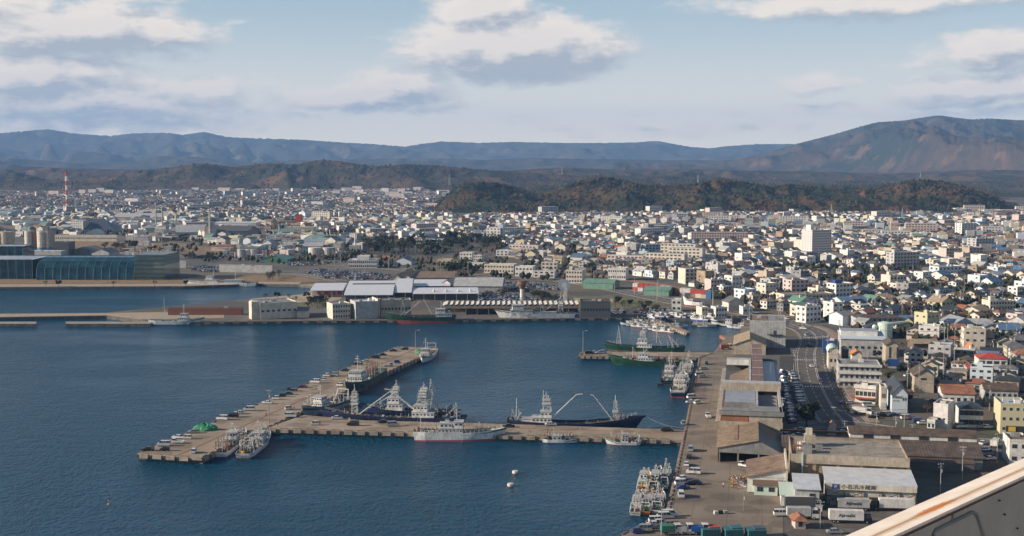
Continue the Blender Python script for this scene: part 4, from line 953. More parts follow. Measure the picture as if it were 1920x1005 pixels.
for i in range(2): m = MB(); m.box(6, 9, 62 + i * 9, 65 + i * 9, 6.3, 7.6, 'white'); local(market, m, 'skylight')
for i in range(16): m = MB(); m.box(-1.2, -.75, 2 + i * 8, 2.45 + i * 8, 0, 5.2, 'concrete'); local(market, m, 'canopy_post')
m = MB(); m.slab([(-1.9, 0, 5.4), (-.02, 0, 5.6), (-.02, 128, 5.6), (-1.9, 128, 5.4)], .15, 'concrete'); local(market, m, 'canopy')
for x, y in ((13.5, 100), (20, 75), (20, 84), (15, 64)): m = MB(); m.tube((x, y, 8), (x, y, 12.5), .06, 'pole', 4); m.tube((x - .8, y, 12), (x + .8, y, 12), .04, 'pole', 3); local(market, m, 'aerial')
# gabled shed behind the market, its left slope tan
building('net_shed', 'tan gabled shed between the long fish market and the tall windowless concrete cold store', 'warehouse', 1376, 1440, 664, 634, 34, wall='beige', roof='tan', kind='gable_y', rh=3.2)
def cold_extras(root, L, D, h, k):
    m = MB(); m.box(9.5, 17.5, -1.2, -.02, 7.2, 7.5, 'gear_dark'); m.box(13, 13.9, -.25, -.02, 7.5, 9.6, 'gear_dark'); obj('landing', m, root)
    m = MB()
    for i in range(7): m.tube((9.5 + i * 1.3, -1.1, 7.5), (9.5 + i * 1.3, -1.1, 8.5), .04, 'gear_dark', 3)
    m.tube((9.5, -1.1, 8.5), (17.3, -1.1, 8.5), .04, 'gear_dark', 3); obj('railing', m, root)
    m = MB(); m.box(.4, L * .5, .4, D - .4, h - .08, h + .05, 'rustroof'); obj('roof_sheet', m, root)
    for i in range(12): m = MB(); m.box(i * L / 12, i * L / 12 + .12, -.04, .0, 0, h - .4, 'grey'); obj('wall_joint', m, root)
building('cold_store', 'tall windowless grey concrete cold store beside the road at the basin corner', 'warehouse', 1405, 1477, 651, 602, 28, wall='lgrey', roof='grey', extras=cold_extras)
# auction sheds nearer the viewer
x_, y_ = G(1346, 866); r = thing('auction_shed', 'open-fronted tan-roofed auction shed with a deep shaded right slope, nearest the market', 'warehouse', (x_, y_, 2), QR); occupy(x_, y_, QR, 22, 42)
m = MB(); m.slab([(-.6, -.4, 5.2), (13.6, -.4, 8.2), (13.6, 41, 8.2), (-.6, 41, 5.2)], .25, 'tan'); m.slab([(13.6, -.4, 8.2), (22.4, -.4, 3.6), (22.4, 41, 3.6), (13.6, 41, 8.2)], .25, 'tile_dark'); obj('roof', m, r)  # right slope gets a dark material that paints in its shade
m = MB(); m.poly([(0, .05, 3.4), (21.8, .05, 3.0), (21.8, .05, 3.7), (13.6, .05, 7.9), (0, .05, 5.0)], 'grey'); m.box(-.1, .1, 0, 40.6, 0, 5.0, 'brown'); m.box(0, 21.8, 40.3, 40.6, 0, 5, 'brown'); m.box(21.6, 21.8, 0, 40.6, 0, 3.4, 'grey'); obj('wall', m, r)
for xx in (.2, 6.5, 13.4, 21.3): m = MB(); m.box(xx, xx + .5, .1, .6, 0, 3.5, 'concrete'); obj('column', m, r)
m = MB(); m.slab([(5.2, 6, 6.6), (6.6, 6, 6.9), (6.6, 36, 6.9), (5.2, 36, 6.6)], .05, 'rustroof'); obj('roof_patch', m, r)
for i in range(40):
    y_ = .4 + i; m = MB(); m.slab([(-.55, y_, 5.27), (13.5, y_, 8.27), (13.5, y_ + .14, 8.27), (-.55, y_ + .14, 5.27)], .06, 'rustroof'); obj('sheet_rib', m, r)
def shed2(root, L, D, h, k):
    m = MB(); m.box(L - .3, L + .3, -.4, D, 0, h + 4.4, 'cream'); obj('fire_wall', m, root)
    m = MB(); m.box(9, 11, -.1, -.02, 2.8, 4, 'glass'); m.box(11.3, 13.4, -.1, -.02, 2.8, 4, 'glass'); obj('window', m, root)
building('packing_shed', 'rust-streaked lean-to packing shed with a tall end wall', 'warehouse', 1401, 1484, 922, 878, 22, wall='white', roof='rustroof', kind='shed_r', rh=3.0, extras=shed2)
building('store_lean_to', 'low lean-to with brown roof and pale green wall in front of the packing shed', 'shed', 1414, 1467, 928, 903, 5, wall='palegreen', roof='brown', kind='shed_b', rh=1.0, rows=1, cols=2)
def hall_extras(root, L, D, h, k):
    for i in range(6): m = MB(); m.box(i * L / 5 - .5, i * L / 5 + .5, -.35, -.02, 0, h - 2.2, 'tan'); obj('pilaster', m, root)
    m = MB(); m.box(-.3, L + .3, -.6, -.02, h - 2.2, h + .6, 'beige'); obj('cornice', m, root)
    for i in range(5): m = MB(); m.box(i * L / 5 + 1.2, (i + 1) * L / 5 - 1.2, -.06, -.01, 2.5, h - 3.2, 'tan'); obj('wall_panel', m, root)
    m = MB(); m.box(4.5, 8, 14, 18, h - .1, h + 3.6, 'beige'); m.box(5, 7, 15, 17, h + 3.6, h + 5.6, 'cream'); obj('stair_tower', m, root)
    m = MB()
    for x in (.8, 1.6, 2.4, 3.2): m.tube((x, 6, h), (x, 6, h + 3.2), .12, 'gear_rust', 4); m.tube((x, 8, h), (x, 8, h + 3.2), .12, 'gear_rust', 4)
    m.box(.6, 3.4, 5.8, 8.2, h + 1.6, h + 1.8, 'gear_rust'); obj('tank_frame', m, root)
    m = MB(); m.cyl(3.6, 12, h - .1, h + 2.0, 1.3, 'white', 12); obj('water_tank', m, root)
    m = MB(); m.box(3.8, 6.5, 4, 7, h - .1, h + 2.2, 'grey'); obj('cooling_unit', m, root)
    m = MB(); m.box(3.1, 3.6, -.9, -.62, 0, h + 1.2, 'palegreen'); obj('duct', m, root)
building('ice_plant', 'wide beige concrete ice plant with pilasters and a flat grey roof', 'factory', 1483, 1716, 914, 854, 27, wall='tan', roof='concrete', extras=hall_extras)
# braced white-roofed cold-storage shed with lettering
def jf_extras(root, L, D, h, k):
    m = MB(); m.box(-.3, L + .3, -.7, -.05, h - 1.9, h - .05, 'cream'); obj('fascia', m, root)
    bays = 5
    for i in range(bays + 1): m = MB(); m.box(i * L / bays - .14, i * L / bays + .14, -.5, -.2, 0, h - 1.9, 'brown'); obj('steel_post', m, root)
    zz = [1.0, (h - 1.9) * .55, h - 2.0]
    m = MB(); m.box(0, L, -.42, -.2, zz[1] - .12, zz[1] + .12, 'brown'); obj('steel_beam', m, root)
    for i in range(bays):
        if i == 2: continue
        for j in range(2):
            m = MB(); a, b = i * L / bays, (i + 1) * L / bays; m.tube((a, -.3, zz[j]), (b, -.3, zz[j + 1]), .06, 'brown', 4); m.tube((a, -.26, zz[j + 1]), (b, -.26, zz[j]), .06, 'brown', 4); obj('brace', m, root)
    m = MB(); m.box(1.6, 3.7, -.78, -.72, h - 1.7, h - .25, 'signblue'); o = obj('sign_plate', m, root)
    text('JF', 1.25, o, (2.65, -.81, h - .98), (math.pi / 2, 0, 0), 'white')
    text('小名浜冷蔵庫', 1.45, root, (9.3, -.73, h - 1.0), (math.pi / 2, 0, 0), 'gear_dark').scale = (1.18, 1, 1)
building('braced_cold_store', 'pale cold-storage shed with white roof, dark cross bracing and a blue sign', 'warehouse', 1549, 1731, 944, 899, 16, wall='cream', roof='whiteroof', kind='shed_b', rh=1.0, extras=jf_extras)
def silver_extras(root, L, D, h, k):
    m = MB(); m.box(L - 2.8, L - 1.2, -.08, -.01, 3.4, 5.0, 'glass'); obj('window', m, root); m = MB(); m.box(.8, 6.2, -.06, -.01, 0, 3, 'grey'); obj('shutter', m, root)
building('silver_shed', 'grey-walled shed with a bright silver roof, left of the braced cold store', 'shed', 1490, 1547, 955, 911, 15, wall='lgrey', roof='whiteroof', kind='shed_b', rh=.8, extras=silver_extras)
building('pale_annex', 'small annex with a pale green-white sheet roof at the left end of the sheds', 'shed', 1464, 1500, 948, 924, 13, wall='white', roof='palegreen', kind='shed_b', rh=.6)
def hut_extras(root, L, D, h, k):
    m = MB(); m.box(L * .3, L * .7, -.06, -.01, .7, h - .3, 'glass'); obj('window', m, root)
building('gate_hut', 'pink gatehouse with a red pyramid roof beside the truck yard', 'hut', 1491, 1522, 992, 968, 4.6, rot=0, wall='pink', roof='brick', kind='hip', rh=1.5, extras=hut_extras, ov=.9)
building('red_hut', 'little white hut with a red gable roof by the road junction', 'hut', 1552, 1576, 815, 789, 6, wall='white', roof='brick', kind='gable_y', rh=1.6)
# long monitor-roofed sheds
x_, y_ = G(1606, 872); r = thing('market_shed', 'long brown corrugated shed with a raised roof lantern, behind the ice plant', 'warehouse', (x_ - 24, y_ + 4.4, 2), QR); occupy(x_ - 24, y_ + 4.4, QR, 65, 26)
m = MB(); m.box(0, 65, 0, 25, -.3, 4.3, 'grey', 'rustroof'); m.box(23, 65, 12, 22, 6.5, 8.4, 'white'); obj('wall', m, r)
m = MB(); m.slab([(-.5, -.8, 4.2), (65.5, -.8, 4.2), (65.5, 11.9, 6.9), (-.5, 11.9, 6.9)], .2, 'tile_brown'); m.slab([(-.5, 22.1, 6.9), (65.5, 22.1, 6.9), (65.5, 25.6, 5.4), (-.5, 25.6, 5.4)], .2, 'tile_brown'); obj('roof', m, r)
m = MB(); m.slab([(22.5, 11.6, 8.5), (65.5, 11.6, 8.5), (65.5, 17, 10.1), (22.5, 17, 10.1)], .2, 'tile_brown'); m.slab([(22.5, 17, 10.1), (65.5, 17, 10.1), (65.5, 22.4, 8.5), (22.5, 22.4, 8.5)], .2, 'tile_brown'); m.poly([(22.6, 12, 8.3), (22.6, 22, 8.3), (22.6, 17, 9.9)], 'cream'); obj('lantern_roof', m, r)
for xx in (27.5, 36.5, 46, 55.5): m = MB(); m.box(xx, xx + 3.3, 11.9, 11.98, 6.95, 8.3, 'glass'); obj('window', m, r)
m = MB(); m.slab([(33, -4, 2.9), (62, -4, 2.9), (62, -.82, 3.7), (33, -.82, 3.7)], .12, 'tile_brown'); m.box(33.3, 61.8, -3.8, -3.6, 0, 2.9, 'dgrey'); obj('front_canopy', m, r)
for i in range(65): m = MB(); m.slab([(i + .05, -.75, 4.26), (i + .22, -.75, 4.26), (i + .22, 11.8, 6.94), (i + .05, 11.8, 6.94)], .05, 'tile_grey'); obj('roof_rib', m, r)

# ---------------------------------------------------------------- right of the road
B = building
B('terrace_flats', 'three-storey grey building with white balcony bands beside the harbour road', 'building', 1572, 1658, 728, 684, 16, wall='lgrey', roof='grey', rows=3, cols=8, side=2, extras=lambda r, L, D, h, k: [obj('balcony_band', (lambda m: (m.box(-.6, L + .6, -.9, -.1, z - .1, z + 1.0, 'white'), m)[1])(MB()), r) for z in (h * .32, h * .64, h * .95)])
B('plant_block', 'wide pale processing building with light-blue roof bands', 'factory', 1576, 1665, 668, 630, 22, wall='lgrey', roof='paleblue', kind='shed_b', rh=1.5, rows=1, cols=7, extras=lambda r, L, D, h, k: obj('upper_storey', (lambda m: (m.box(.5, L - 3, 8, 21, h - .5, h + 3, 'white', 'metalroof'), m)[1])(MB()), r))
B('tall_block', 'narrow tall off-white block with dark slit windows and a blue shutter', 'building', 1660, 1690, 690, 640, 16, wall='beige', roof='tile_brown', kind='gable_y', rh=1.6, extras=lambda r, L, D, h, k: [obj('slit_window', (lambda m: (m.box(x, x + .9, -.08, -.01, 5, h - 1.2, 'gear_dark'), m)[1])(MB()), r) for x in (1.6, 5.2)] + [obj('shutter', (lambda m: (m.box(1, 6.5, -.1, -.01, 1, 4.6, 'signblue'), m)[1])(MB()), r)])
B('barrel_shop', 'cream shop with a rounded barrel roof front at the roadside', 'shop', 1553, 1577, 692, 651, 14, wall='cream', roof='palegreen', kind='barrel', rh=2.6, rows=1, cols=2)
B('dark_tower_shop', 'dark grey square tower shop beside the barrel-roofed shop', 'shop', 1578, 1597, 684, 656, 8, wall='dgrey', roof='dgrey')
B('orange_gable_shop', 'small white shop with an orange-red gable roof behind the dark tower shop', 'shop', 1597, 1622, 678, 657, 8, wall='white', roof='orange', kind='gable_y', rh=1.8)
B('blue_corner_shop', 'blue-fronted box shop at the road corner', 'shop', 1543, 1570, 662, 640, 9, wall='signblue', roof='tan')
def shop_extras(root, L, D, h, k):
    m = MB(); m.box(-.4, L + .2, -.5, -.05, h - 1.2, h + .3, 'white'); m.box(L * .32, L * .62, -.55, -.05, h + .3, h + 1.3, 'white'); obj('stepped_parapet', m, root)
    m = MB(); m.box(-.2, L, -.45, -.05, 0, .9, 'white'); obj('base', m, root)
    m = MB(); m.box(-1, L, -2.5, -.1, 2.2, 2.4, 'red'); obj('awning', m, root)
B('street_restaurant', 'white roadside restaurant with stepped parapet and large windows', 'restaurant', 1603, 1650, 754, 722, 10, rot=R(-28), wall='cream', roof='grey', rows=1, cols=5, extras=shop_extras, win=1.5, winh=2)
B('sign_building', 'tall cream building front carrying square signboards next to the restaurant', 'shop', 1651, 1671, 768, 726, 8, wall='cream', roof='grey', extras=lambda r, L, D, h, k: [obj('signboard', (lambda m: (m.box(.4, L - .4, -.2, -.05, z, z + 1.8, c), m)[1])(MB()), r) for z, c in ((h - 2.2, 'lgrey'), (h - 4.4, 'brown'), (1.2, 'lblue'))])
def gable_txt(root, L, D, h, k):
    m = MB(); m.box(L * .68, L * .92, -.08, -.01, h * .62, h * .62 + 1.5, 'glass'); obj('window', m, root)
    text('冷凍食品', 1.1, root, (L * .32, -.1, h * .8), (math.pi / 2, 0, 0), 'gear_dark'); text('センター', .8, root, (L * .30, -.1, h * .62), (math.pi / 2, 0, 0), 'gear_dark')
B('gable_depot', 'white depot in painted blue-grey shade with a steep dark gable roof and dark lettering', 'warehouse', 1672, 1711, 774, 722, 26, wall='paleblue', roof='tile_dark', kind='gable_y', rh=3.4, extras=gable_txt)  # white building; the blue-grey shade of its front is put into the wall colour
B('beige_gable_barn', 'beige gabled barn with one long dark window', 'warehouse', 1714, 1760, 736, 692, 16, wall='beige', roof='tile_brown', kind='gable_y', rh=2.6, extras=lambda r, L, D, h, k: obj('window', (lambda m: (m.box(L * .32, L * .62, -.08, -.01, h * .72, h * .72 + .9, 'gear_dark'), m)[1])(MB()), r))
B('white_block', 'blank bright white cube building on the junction road', 'building', 1749, 1788, 806, 757, 10, rot=R(-32), wall='white', roof='brown', extras=lambda r, L, D, h, k: [obj('window', window_mesh(1.1, .8), r, (x, 0, 4.2)) for x in (2.4, 4, 6)])
B('white_annex', 'small white annex with two windows in front of the white cube', 'building', 1738, 1764, 808, 788, 5, rot=R(-32), wall='white', roof='brown', rows=1, cols=2)
B('glass_office', 'two-storey office with a dark hipped roof and wide glass front', 'office', 1800, 1855, 801, 759, 12, wall='white', roof='tile_dark', kind='hip', rh=1.8, rows=2, cols=4, win=2.6, winh=2.0)
def yg(root, L, D, h, k):
    m = MB(); m.box(2, 11, -.06, 4, .0, 3.1, 'gear_dark'); obj('garage_shade', m, root); m = MB(); m.box(3, 5.5, -.3, -.08, 1, 2.8, 'yellow'); obj('shutter', m, root)  # solid dark box painted in for the shade inside the garage mouth
B('yellow_workshop', 'yellow three-storey workshop with a pale blue roof and dark garage mouth', 'workshop', 1875, 1940, 813, 758, 14, wall='yellowwall', roof='lblue', rows=3, cols=4, side=0, extras=yg, winh=1.2, win=1.1)
B('corner_white_flats', 'white two-storey house with dark square windows beside the ledge', 'house', 1892, 1945, 872, 826, 12, wall='white', roof='rustroof', rows=2, cols=2)
B('orange_roof_house', 'house with a large faded orange-brown roof', 'house', 1767, 1838, 762, 726, 14, wall='white', roof='brick', kind='gable_x', rh=2.6, rows=1, cols=5)
B('brown_row_house', 'long grey row house under a brown weathered roof', 'house', 1846, 1920, 752, 722, 12, wall='lgrey', roof='tile_brown', kind='gable_x', rh=2, rows=1, cols=6)
B('red_roof_school', 'white two-storey building with a bright red roof', 'building', 1834, 1898, 704, 665, 12, wall='white', roof='red', kind='hip', rh=2.0, rows=2, cols=4, win=2.4)
B('red_roof_wing', 'low wing with a red lean-to roof left of the red-roofed white building', 'building', 1816, 1834, 704, 688, 9, wall='white', roof='red', kind='shed_b', rh=1.2)
B('orange_hut', 'small house with a vivid orange gable roof', 'house', 1815, 1838, 666, 644, 8, wall='white', roof='orange', kind='gable_y', rh=2)
B('blue_gable_barn', 'pale blue gabled barn with a blue door', 'warehouse', 1790, 1832, 626, 596, 18, rot=R(8), wall='lblue', roof='metalroof', kind='gable_y', rh=3.2, extras=lambda r, L, D, h, k: obj('door', (lambda m: (m.box(L * .4, L * .6, -.1, -.01, 0, 3.2, 'signblue'), m)[1])(MB()), r))
B('grey_gable_store', 'wide grey gabled store with a long dark window strip', 'warehouse', 1817, 1872, 646, 617, 14, rot=R(4), wall='beige', roof='metalroof', kind='gable_y', rh=2.6, rows=1, cols=3, win=3.5, winh=1)
B('pale_long_store', 'long pale windowless store right of the blue barn', 'warehouse', 1833, 1877, 620, 604, 16, rot=R(4), wall='lgrey', roof='lgrey', kind='shed_b', rh=1.5)
B('blue_roof_store', 'long low store with a light blue sheet roof', 'warehouse', 1697, 1757, 614, 596, 12, rot=0, wall='lgrey', roof='blueroof', kind='shed_b', rh=1.6)
B('brown_roof_hall', 'long low hall with a plain tan-brown roof', 'warehouse', 1712, 1767, 655, 638, 10, rot=0, wall='brown', roof='tan', kind='gable_x', rh=1.8)
B('cream_school', 'cream concrete school-like building with a roof tower', 'building', 1856, 1910, 590, 565, 12, rot=R(6), wall='cream', roof='cream', rows=3, cols=9, stair=True)
B('brown_top_flats', 'long grey two-storey block with a brown hipped roof and window row', 'building', 1606, 1698, 616, 592, 14, rot=0, wall='lgrey', roof='tile_brown', kind='hip', rh=1.6, rows=2, cols=9)
B('lit_white_house', 'three-storey white building with its sunlit end facing left at the road bend', 'building', 1511, 1543, 606, 576, 9, rot=R(32), wall='white', roof='lgrey', rows=3, cols=4, side=2)
B('blue_white_hall', 'white hall with a pale blue shaded front and gable end', 'building', 1580, 1606, 611, 586, 12, rot=R(30), wall='paleblue', roof='grey', kind='gable_x', rh=2)  # bluish shade of the white front is baked into the whole wall colour
B('white_corner_flats', 'white flats with a steep sunlit gable left of the blue-tinted white hall', 'building', 1562, 1584, 600, 568, 10, rot=R(25), wall='white', roof='lgrey', rows=3, cols=2, side=1)
B('dark_roof_house', 'dark hipped-roof house left of the pale green tank', 'house', 1621, 1662, 632, 609, 14, wall='white', roof='tile_dark', kind='hip', rh=2.6, rows=1, cols=3)
# pale green tank
x_, y_ = G(1659, 634); r = thing('storage_tank', 'round pale green storage tank among the dark roofs', 'tank', (x_, y_, 2), 0); occupy(x_ - 6, y_ - 6, 0, 12, 12)
m = MB(); m.cyl(0, 0, 0, 9, 4.2, 'palegreen', 20); m.cyl(0, 0, 9, 9.8, 4.2, 'palegreen', 20, 1); obj('shell', m, r); m = MB(); m.tube((3.5, 0, 8.4), (14, 3, 9), .9, 'palegreen', 8); m.sphere((-6, 0, 6.5), 1.6, 'palegreen', 10, 6); obj('pipe', m, r)

# ---------------------------------------------------------------- town landmarks
LM = []
def T(name, label, cat, *a, **k):
    r = B(name, label, cat, *a, **k); LM.append((label, r[0].location.x, r[0].location.y)); return r
T('hotel_tower', 'tall pinkish-white hotel tower standing alone above the roofs', 'building', 1522, 1560, 484, 432, 18, rot=R(24), wall='rose_white', roof='rose_white', rows=11, cols=9, side=4, extras=lambda r, L, D, h, k: obj('stair_tower', (lambda m: (m.box(1, 6, 4, 12, h - .2, h + 5.5, 'rose_white'), m)[1])(MB()), r))
T('apartment_block', 'white eight-storey apartment block with balconies near the dark ridge', 'building', 1803, 1831, 445, 419, 14, rot=R(20), wall='white', roof='white', rows=8, cols=5, side=2)
T('white_tower_office', 'white office tower with a pale blue stair block', 'building', 912, 938, 454, 427, 16, rot=R(-18), wall='white', roof='white', rows=5, cols=4, extras=lambda r, L, D, h, k: obj('stair_tower', (lambda m: (m.box(L - 4, L + 3, 2, 10, -.1, h + 4, 'lblue'), m)[1])(MB()), r))
T('tan_long_school', 'long tan four-storey building with regular window rows', 'building', 1296, 1402, 454, 436, 14, rot=R(-4), wall='pink', roof='tan', rows=4, cols=22)
T('grey_blue_office', 'long blue-grey four-storey building in the middle of the town', 'building', 1210, 1298, 478, 459, 14, rot=R(14), wall='lblue', roof='lgrey', rows=4, cols=14, side=3)
T('city_office', 'grey nine-window office with a pale stair end', 'building', 1676, 1726, 505, 474, 14, rot=R(16), wall='lgrey', roof='lgrey', rows=5, cols=8, side=2, stair=True)
T('pale_corner_office', 'pale blue-white office block with small square windows', 'building', 1760, 1806, 525, 501, 12, rot=R(24), wall='paleblue', roof='lgrey', rows=3, cols=6, side=2)
T('striped_white_office', 'white office with a blue rooftop sign', 'building', 1567, 1603, 566, 533, 11, rot=R(24), wall='white', roof='white', rows=4, cols=5, side=2, extras=lambda r, L, D, h, k: obj('sign_box', (lambda m: (m.box(0, 6, 1, 4, h - .1, h + 3, 'signblue'), m)[1])(MB()), r))
T('brown_band_flats', 'brown and white banded flats', 'building', 1484, 1519, 556, 526, 12, rot=R(22), wall='pink', roof='redbrown', rows=4, cols=4, side=2)
T('long_cream_shop', 'long cream two-storey shop building', 'shop', 1470, 1566, 573, 553, 14, rot=R(12), wall='cream', roof='tan', rows=2, cols=14, side=2)
T('blue_sheet_roof', 'hall under a wide light blue sheet roof', 'warehouse', 1578, 1632, 580, 559, 18, rot=R(8), wall='white', roof='blueroof', kind='gable_x', rh=2)
T('twin_stack_house', 'pale rounded building with rooftop chimneys', 'building', 1669, 1703, 539, 517, 12, rot=R(22), wall='cream', roof='white', rows=2, cols=5, stair=True)
T('pink_flats', 'pink-red flats above the white roofs', 'building', 1774, 1814, 490, 466, 14, rot=R(14), wall='pink', roof='redbrown', rows=4, cols=7)
T('brown_flats', 'tall brown block next to the pink-red flats', 'building', 1817, 1845, 491, 465, 14, rot=R(20), wall='beige', roof='grey', rows=5, cols=4)
T('cream_right_flats', 'cream and grey flats on the town edge at the right', 'building', 1830, 1866, 472, 448, 14, rot=R(26), wall='lgrey', roof='lgrey', rows=5, cols=6, side=2)
T('far_white_hall', 'long bright white hall near the dark ridge', 'warehouse', 982, 1034, 430, 420, 22, rot=R(-8), wall='cream', roof='white', kind='gable_x', rh=1.5)
T('green_roof_gym', 'pale green-roofed sports hall near the foot of the ridge', 'building', 1058, 1112, 414, 407, 25, rot=0, wall='palegreen', roof='lblue', kind='shed_b', rh=2)
T('far_school', 'long white school below the wooded ridge', 'building', 1248, 1290, 412, 401, 18, rot=0, wall='white', roof='white', rows=3, cols=10)
T('cream_flats_far', 'white far block on its own below the hills at the left', 'building', 350, 362, 374, 360, 20, rot=0, wall='cream', roof='cream', rows=5, cols=2)
T('coast_office', 'three-storey cream coast office with a flat overhanging roof', 'office', 1061, 1092, 531, 507, 16, rot=R(-14), wall='cream', roof='lgrey', rows=3, cols=6, side=0, stair=True)
T('white_wide_office', 'white two-storey office above the coast road', 'office', 1140, 1174, 525, 503, 14, rot=R(-16), wall='white', roof='white', rows=2, cols=8)
T('cream_block_coast', 'cream four-square block above the container yard', 'building', 1285, 1318, 533, 505, 14, rot=R(18), wall='cream', roof='lgrey', rows=4, cols=4)
T('pink_white_office', 'pinkish white office beside the coast road bend', 'office', 1333, 1362, 548, 525, 12, rot=R(16), wall='pink', roof='lgrey', rows=3, cols=5)
T('green_shed_one', 'long mint-green roofed shed above the coast road, left one', 'shed', 1093, 1150, 541, 524, 18, rot=R(-22), wall='greenroof', roof='greenroof', kind='gable_x', rh=2.4)
T('green_shed_two', 'long mint-green roofed shed above the coast road, right one', 'shed', 1207, 1256, 554, 538, 16, rot=R(-22), wall='greenroof', roof='greenroof', kind='gable_x', rh=2.2)
T('ticket_building', 'small white two-storey building at the boat basin', 'building', 1259, 1279, 584, 562, 9, rot=R(-10), wall='white', roof='white', rows=2, cols=2)
T('basin_cabin', 'cream house by the boat ramp of the small harbour', 'house', 1316, 1330, 596, 577, 8, rot=R(20), wall='cream', roof='white', rows=2, cols=2)
T('boat_yard_office', 'white two-storey boat yard office', 'building', 1342, 1366, 597, 577, 10, rot=R(10), wall='white', roof='white', rows=2, cols=4)
T('yard_house', 'grey house with a white-edged gable roof behind the boat yard', 'house', 1366, 1398, 584, 558, 12, rot=R(12), wall='cream', roof='tile_grey', kind='gable_y', rh=3)
T('small_white_store', 'white store behind the grey cold store', 'building', 1393, 1414, 590, 576, 8, rot=R(8), wall='white', roof='lgrey', rows=1, cols=2)

# ---------------------------------------------------------------- peninsula
T('terminal_office_left', 'cream ferry office with a sunlit left end on the market quay', 'building', 488, 555, 599, 570, 24, rot=R(26), wall='cream', roof='grey', rows=1, cols=7, extras=lambda r, L, D, h, k: obj('porch', (lambda m: (m.box(-5, -.1, 2, 9, -.1, h + 1.5, 'cream', 'white'), m)[1])(MB()), r))
T('grey_side_shed', 'low cream lean-to with a dark sloping roof beside the ferry office', 'shed', 557, 575, 596, 579, 9, rot=R(4), wall='cream', roof='tile_grey', kind='shed_b', rh=1.5)
T('stepped_cream_office', 'cream stepped office building on the market quay', 'office', 624, 655, 599, 571, 14, rot=R(24), wall='cream', roof='grey', rows=3, cols=7)
T('big_white_cold_store', 'pale windowless cold store with bright white roof on the market quay', 'warehouse', 667, 709, 599, 567, 16, rot=R(20), wall='lgrey', roof='whiteroof', extras=lambda r, L, D, h, k: obj('gable_wall', (lambda m: (m.box(L - .8, L + .2, 0, D, -.1, h + 1.6, 'cream'), m)[1])(MB()), r))
T('grey_quay_store', 'long shaded grey store with square windows on the market quay', 'warehouse', 714, 770, 596, 564, 13, rot=R(10), wall='beige', roof='grey', rows=1, cols=9)
# the white-roofed fish centre: three curved sheds on posts
def swoop(name, label, x0, x1, pb, zlo, zhi, D, rot=R(3), wall='dgrey', slot=None, extra=None, cat='market hall'):
    P0 = G(x0, pb); k = P0[1] / F; L = (x1 - x0) * k / math.cos(rot); r = thing(name, label, cat, (*P0, 2), rot); occupy(*P0, rot, L, D); LM.append((label, *P0))
    n = 8; m = MB(); prof = [(D * i / n - 2, zlo + (zhi - zlo) * math.sin(i / n * math.pi / 2)) for i in range(n + 1)]
    for i in range(n):
        if slot and i == slot: continue
        m.slab([(0, prof[i][0], prof[i][1]), (L, prof[i][0], prof[i][1]), (L, prof[i + 1][0], prof[i + 1][1]), (0, prof[i + 1][0], prof[i + 1][1])], .3, 'purewhite')
    if slot: m.slab([(0, prof[slot][0], prof[slot][1]), (L * .1, prof[slot][0], prof[slot][1]), (L * .1, prof[slot + 1][0], prof[slot + 1][1]), (0, prof[slot + 1][0], prof[slot + 1][1])], .3, 'purewhite')
    obj('roof', m, r)
    m = MB(); m.box(1, L - 1, 3, D - 3, -.2, zlo - .4, wall, 'dgrey'); obj('wall', m, r)
    for i in range(int(L / 8) + 1): m = MB(); m.box(i * 8, i * 8 + .4, -1.5, -1.1, 0, zlo - .2, 'white'); obj('roof_post', m, r)
    if extra: extra(r, L, D)
    return r
swoop('fish_centre', 'big white-roofed seafood centre with a long clerestory slot, largest of the curved roofs', 645, 737, 566, 5.2, 9.8, 62, slot=5, extra=lambda r, L, D: obj('clerestory', (lambda m: (m.box(3, L - 2, 34, 36, 5, 8.6, 'gear_dark'), m)[1])(MB()), r))
swoop('fish_centre_wing', 'small white-roofed wing with red banners at the channel end of the seafood centre', 582, 644, 557, 5.2, 7, 40, wall='white', extra=lambda r, L, D: [obj('banner', (lambda m: (m.box(x, x + 3.4, 1.8, 1.95, 1.5, 5, 'red'), m)[1])(MB()), r) for x in (5, 10, 15, 20)])
swoop('fish_centre_cross', 'tall white roof panel joining the two wings of the seafood centre', 739, 772, 562, 5.6, 10.4, 60)
swoop('fish_centre_east', 'long white curved shed at the car-park side of the seafood centre', 774, 898, 563, 5, 6.6, 30, slot=None, extra=lambda r, L, D: [obj('roof_vent', (lambda m: (m.sphere((L - 6 - i * 9, 6, 6.4), 1.0, 'white', 8, 5), m)[1])(MB()), r) for i in range(4)])
swoop('market_annex', 'upper white roof behind the long curved shed', 775, 845, 549, 5.5, 7.5, 34)
# twin-gable brown warehouses
for j, (x0, x1, pb, lab) in enumerate(((733, 752, 530, 'left gable of the brown twin-gabled warehouse row'), (753, 771, 530, 'right gable of the brown twin-gabled warehouse row'))):
    T('brown_warehouse', lab, 'warehouse', x0, x1, pb, 514, 60, rot=R(-62) if 0 else R(-8), wall='cream', roof='tan', kind='gable_y', rh=4)
T('brown_roof_wing', 'wide flat brown roof behind the twin gables', 'warehouse', 772, 850, 530, 517, 40, rot=0, wall='beige', roof='rustroof', kind='shed_b', rh=2)
T('red_door_warehouse', 'grey-roofed warehouse with red doors beside the car park', 'warehouse', 851, 941, 548, 525, 36, rot=R(-3), wall='lgrey', roof='lgrey', kind='gable_x', rh=5, extras=lambda r, L, D, h, k: obj('gable_end', (lambda m: (m.box(-.2, 0, 0, D, 0, h, 'cream'), [m.box(-.35, -.22, y, y + 6, 0, 5, 'red') for y in (5, 14, 24)], m)[2])(MB()), r))
T('small_red_door_warehouse', 'smaller pale gabled warehouse left of the red-doored one', 'warehouse', 824, 848, 546, 524, 30, rot=R(-20), wall='cream', roof='lgrey', kind='gable_y', rh=4)
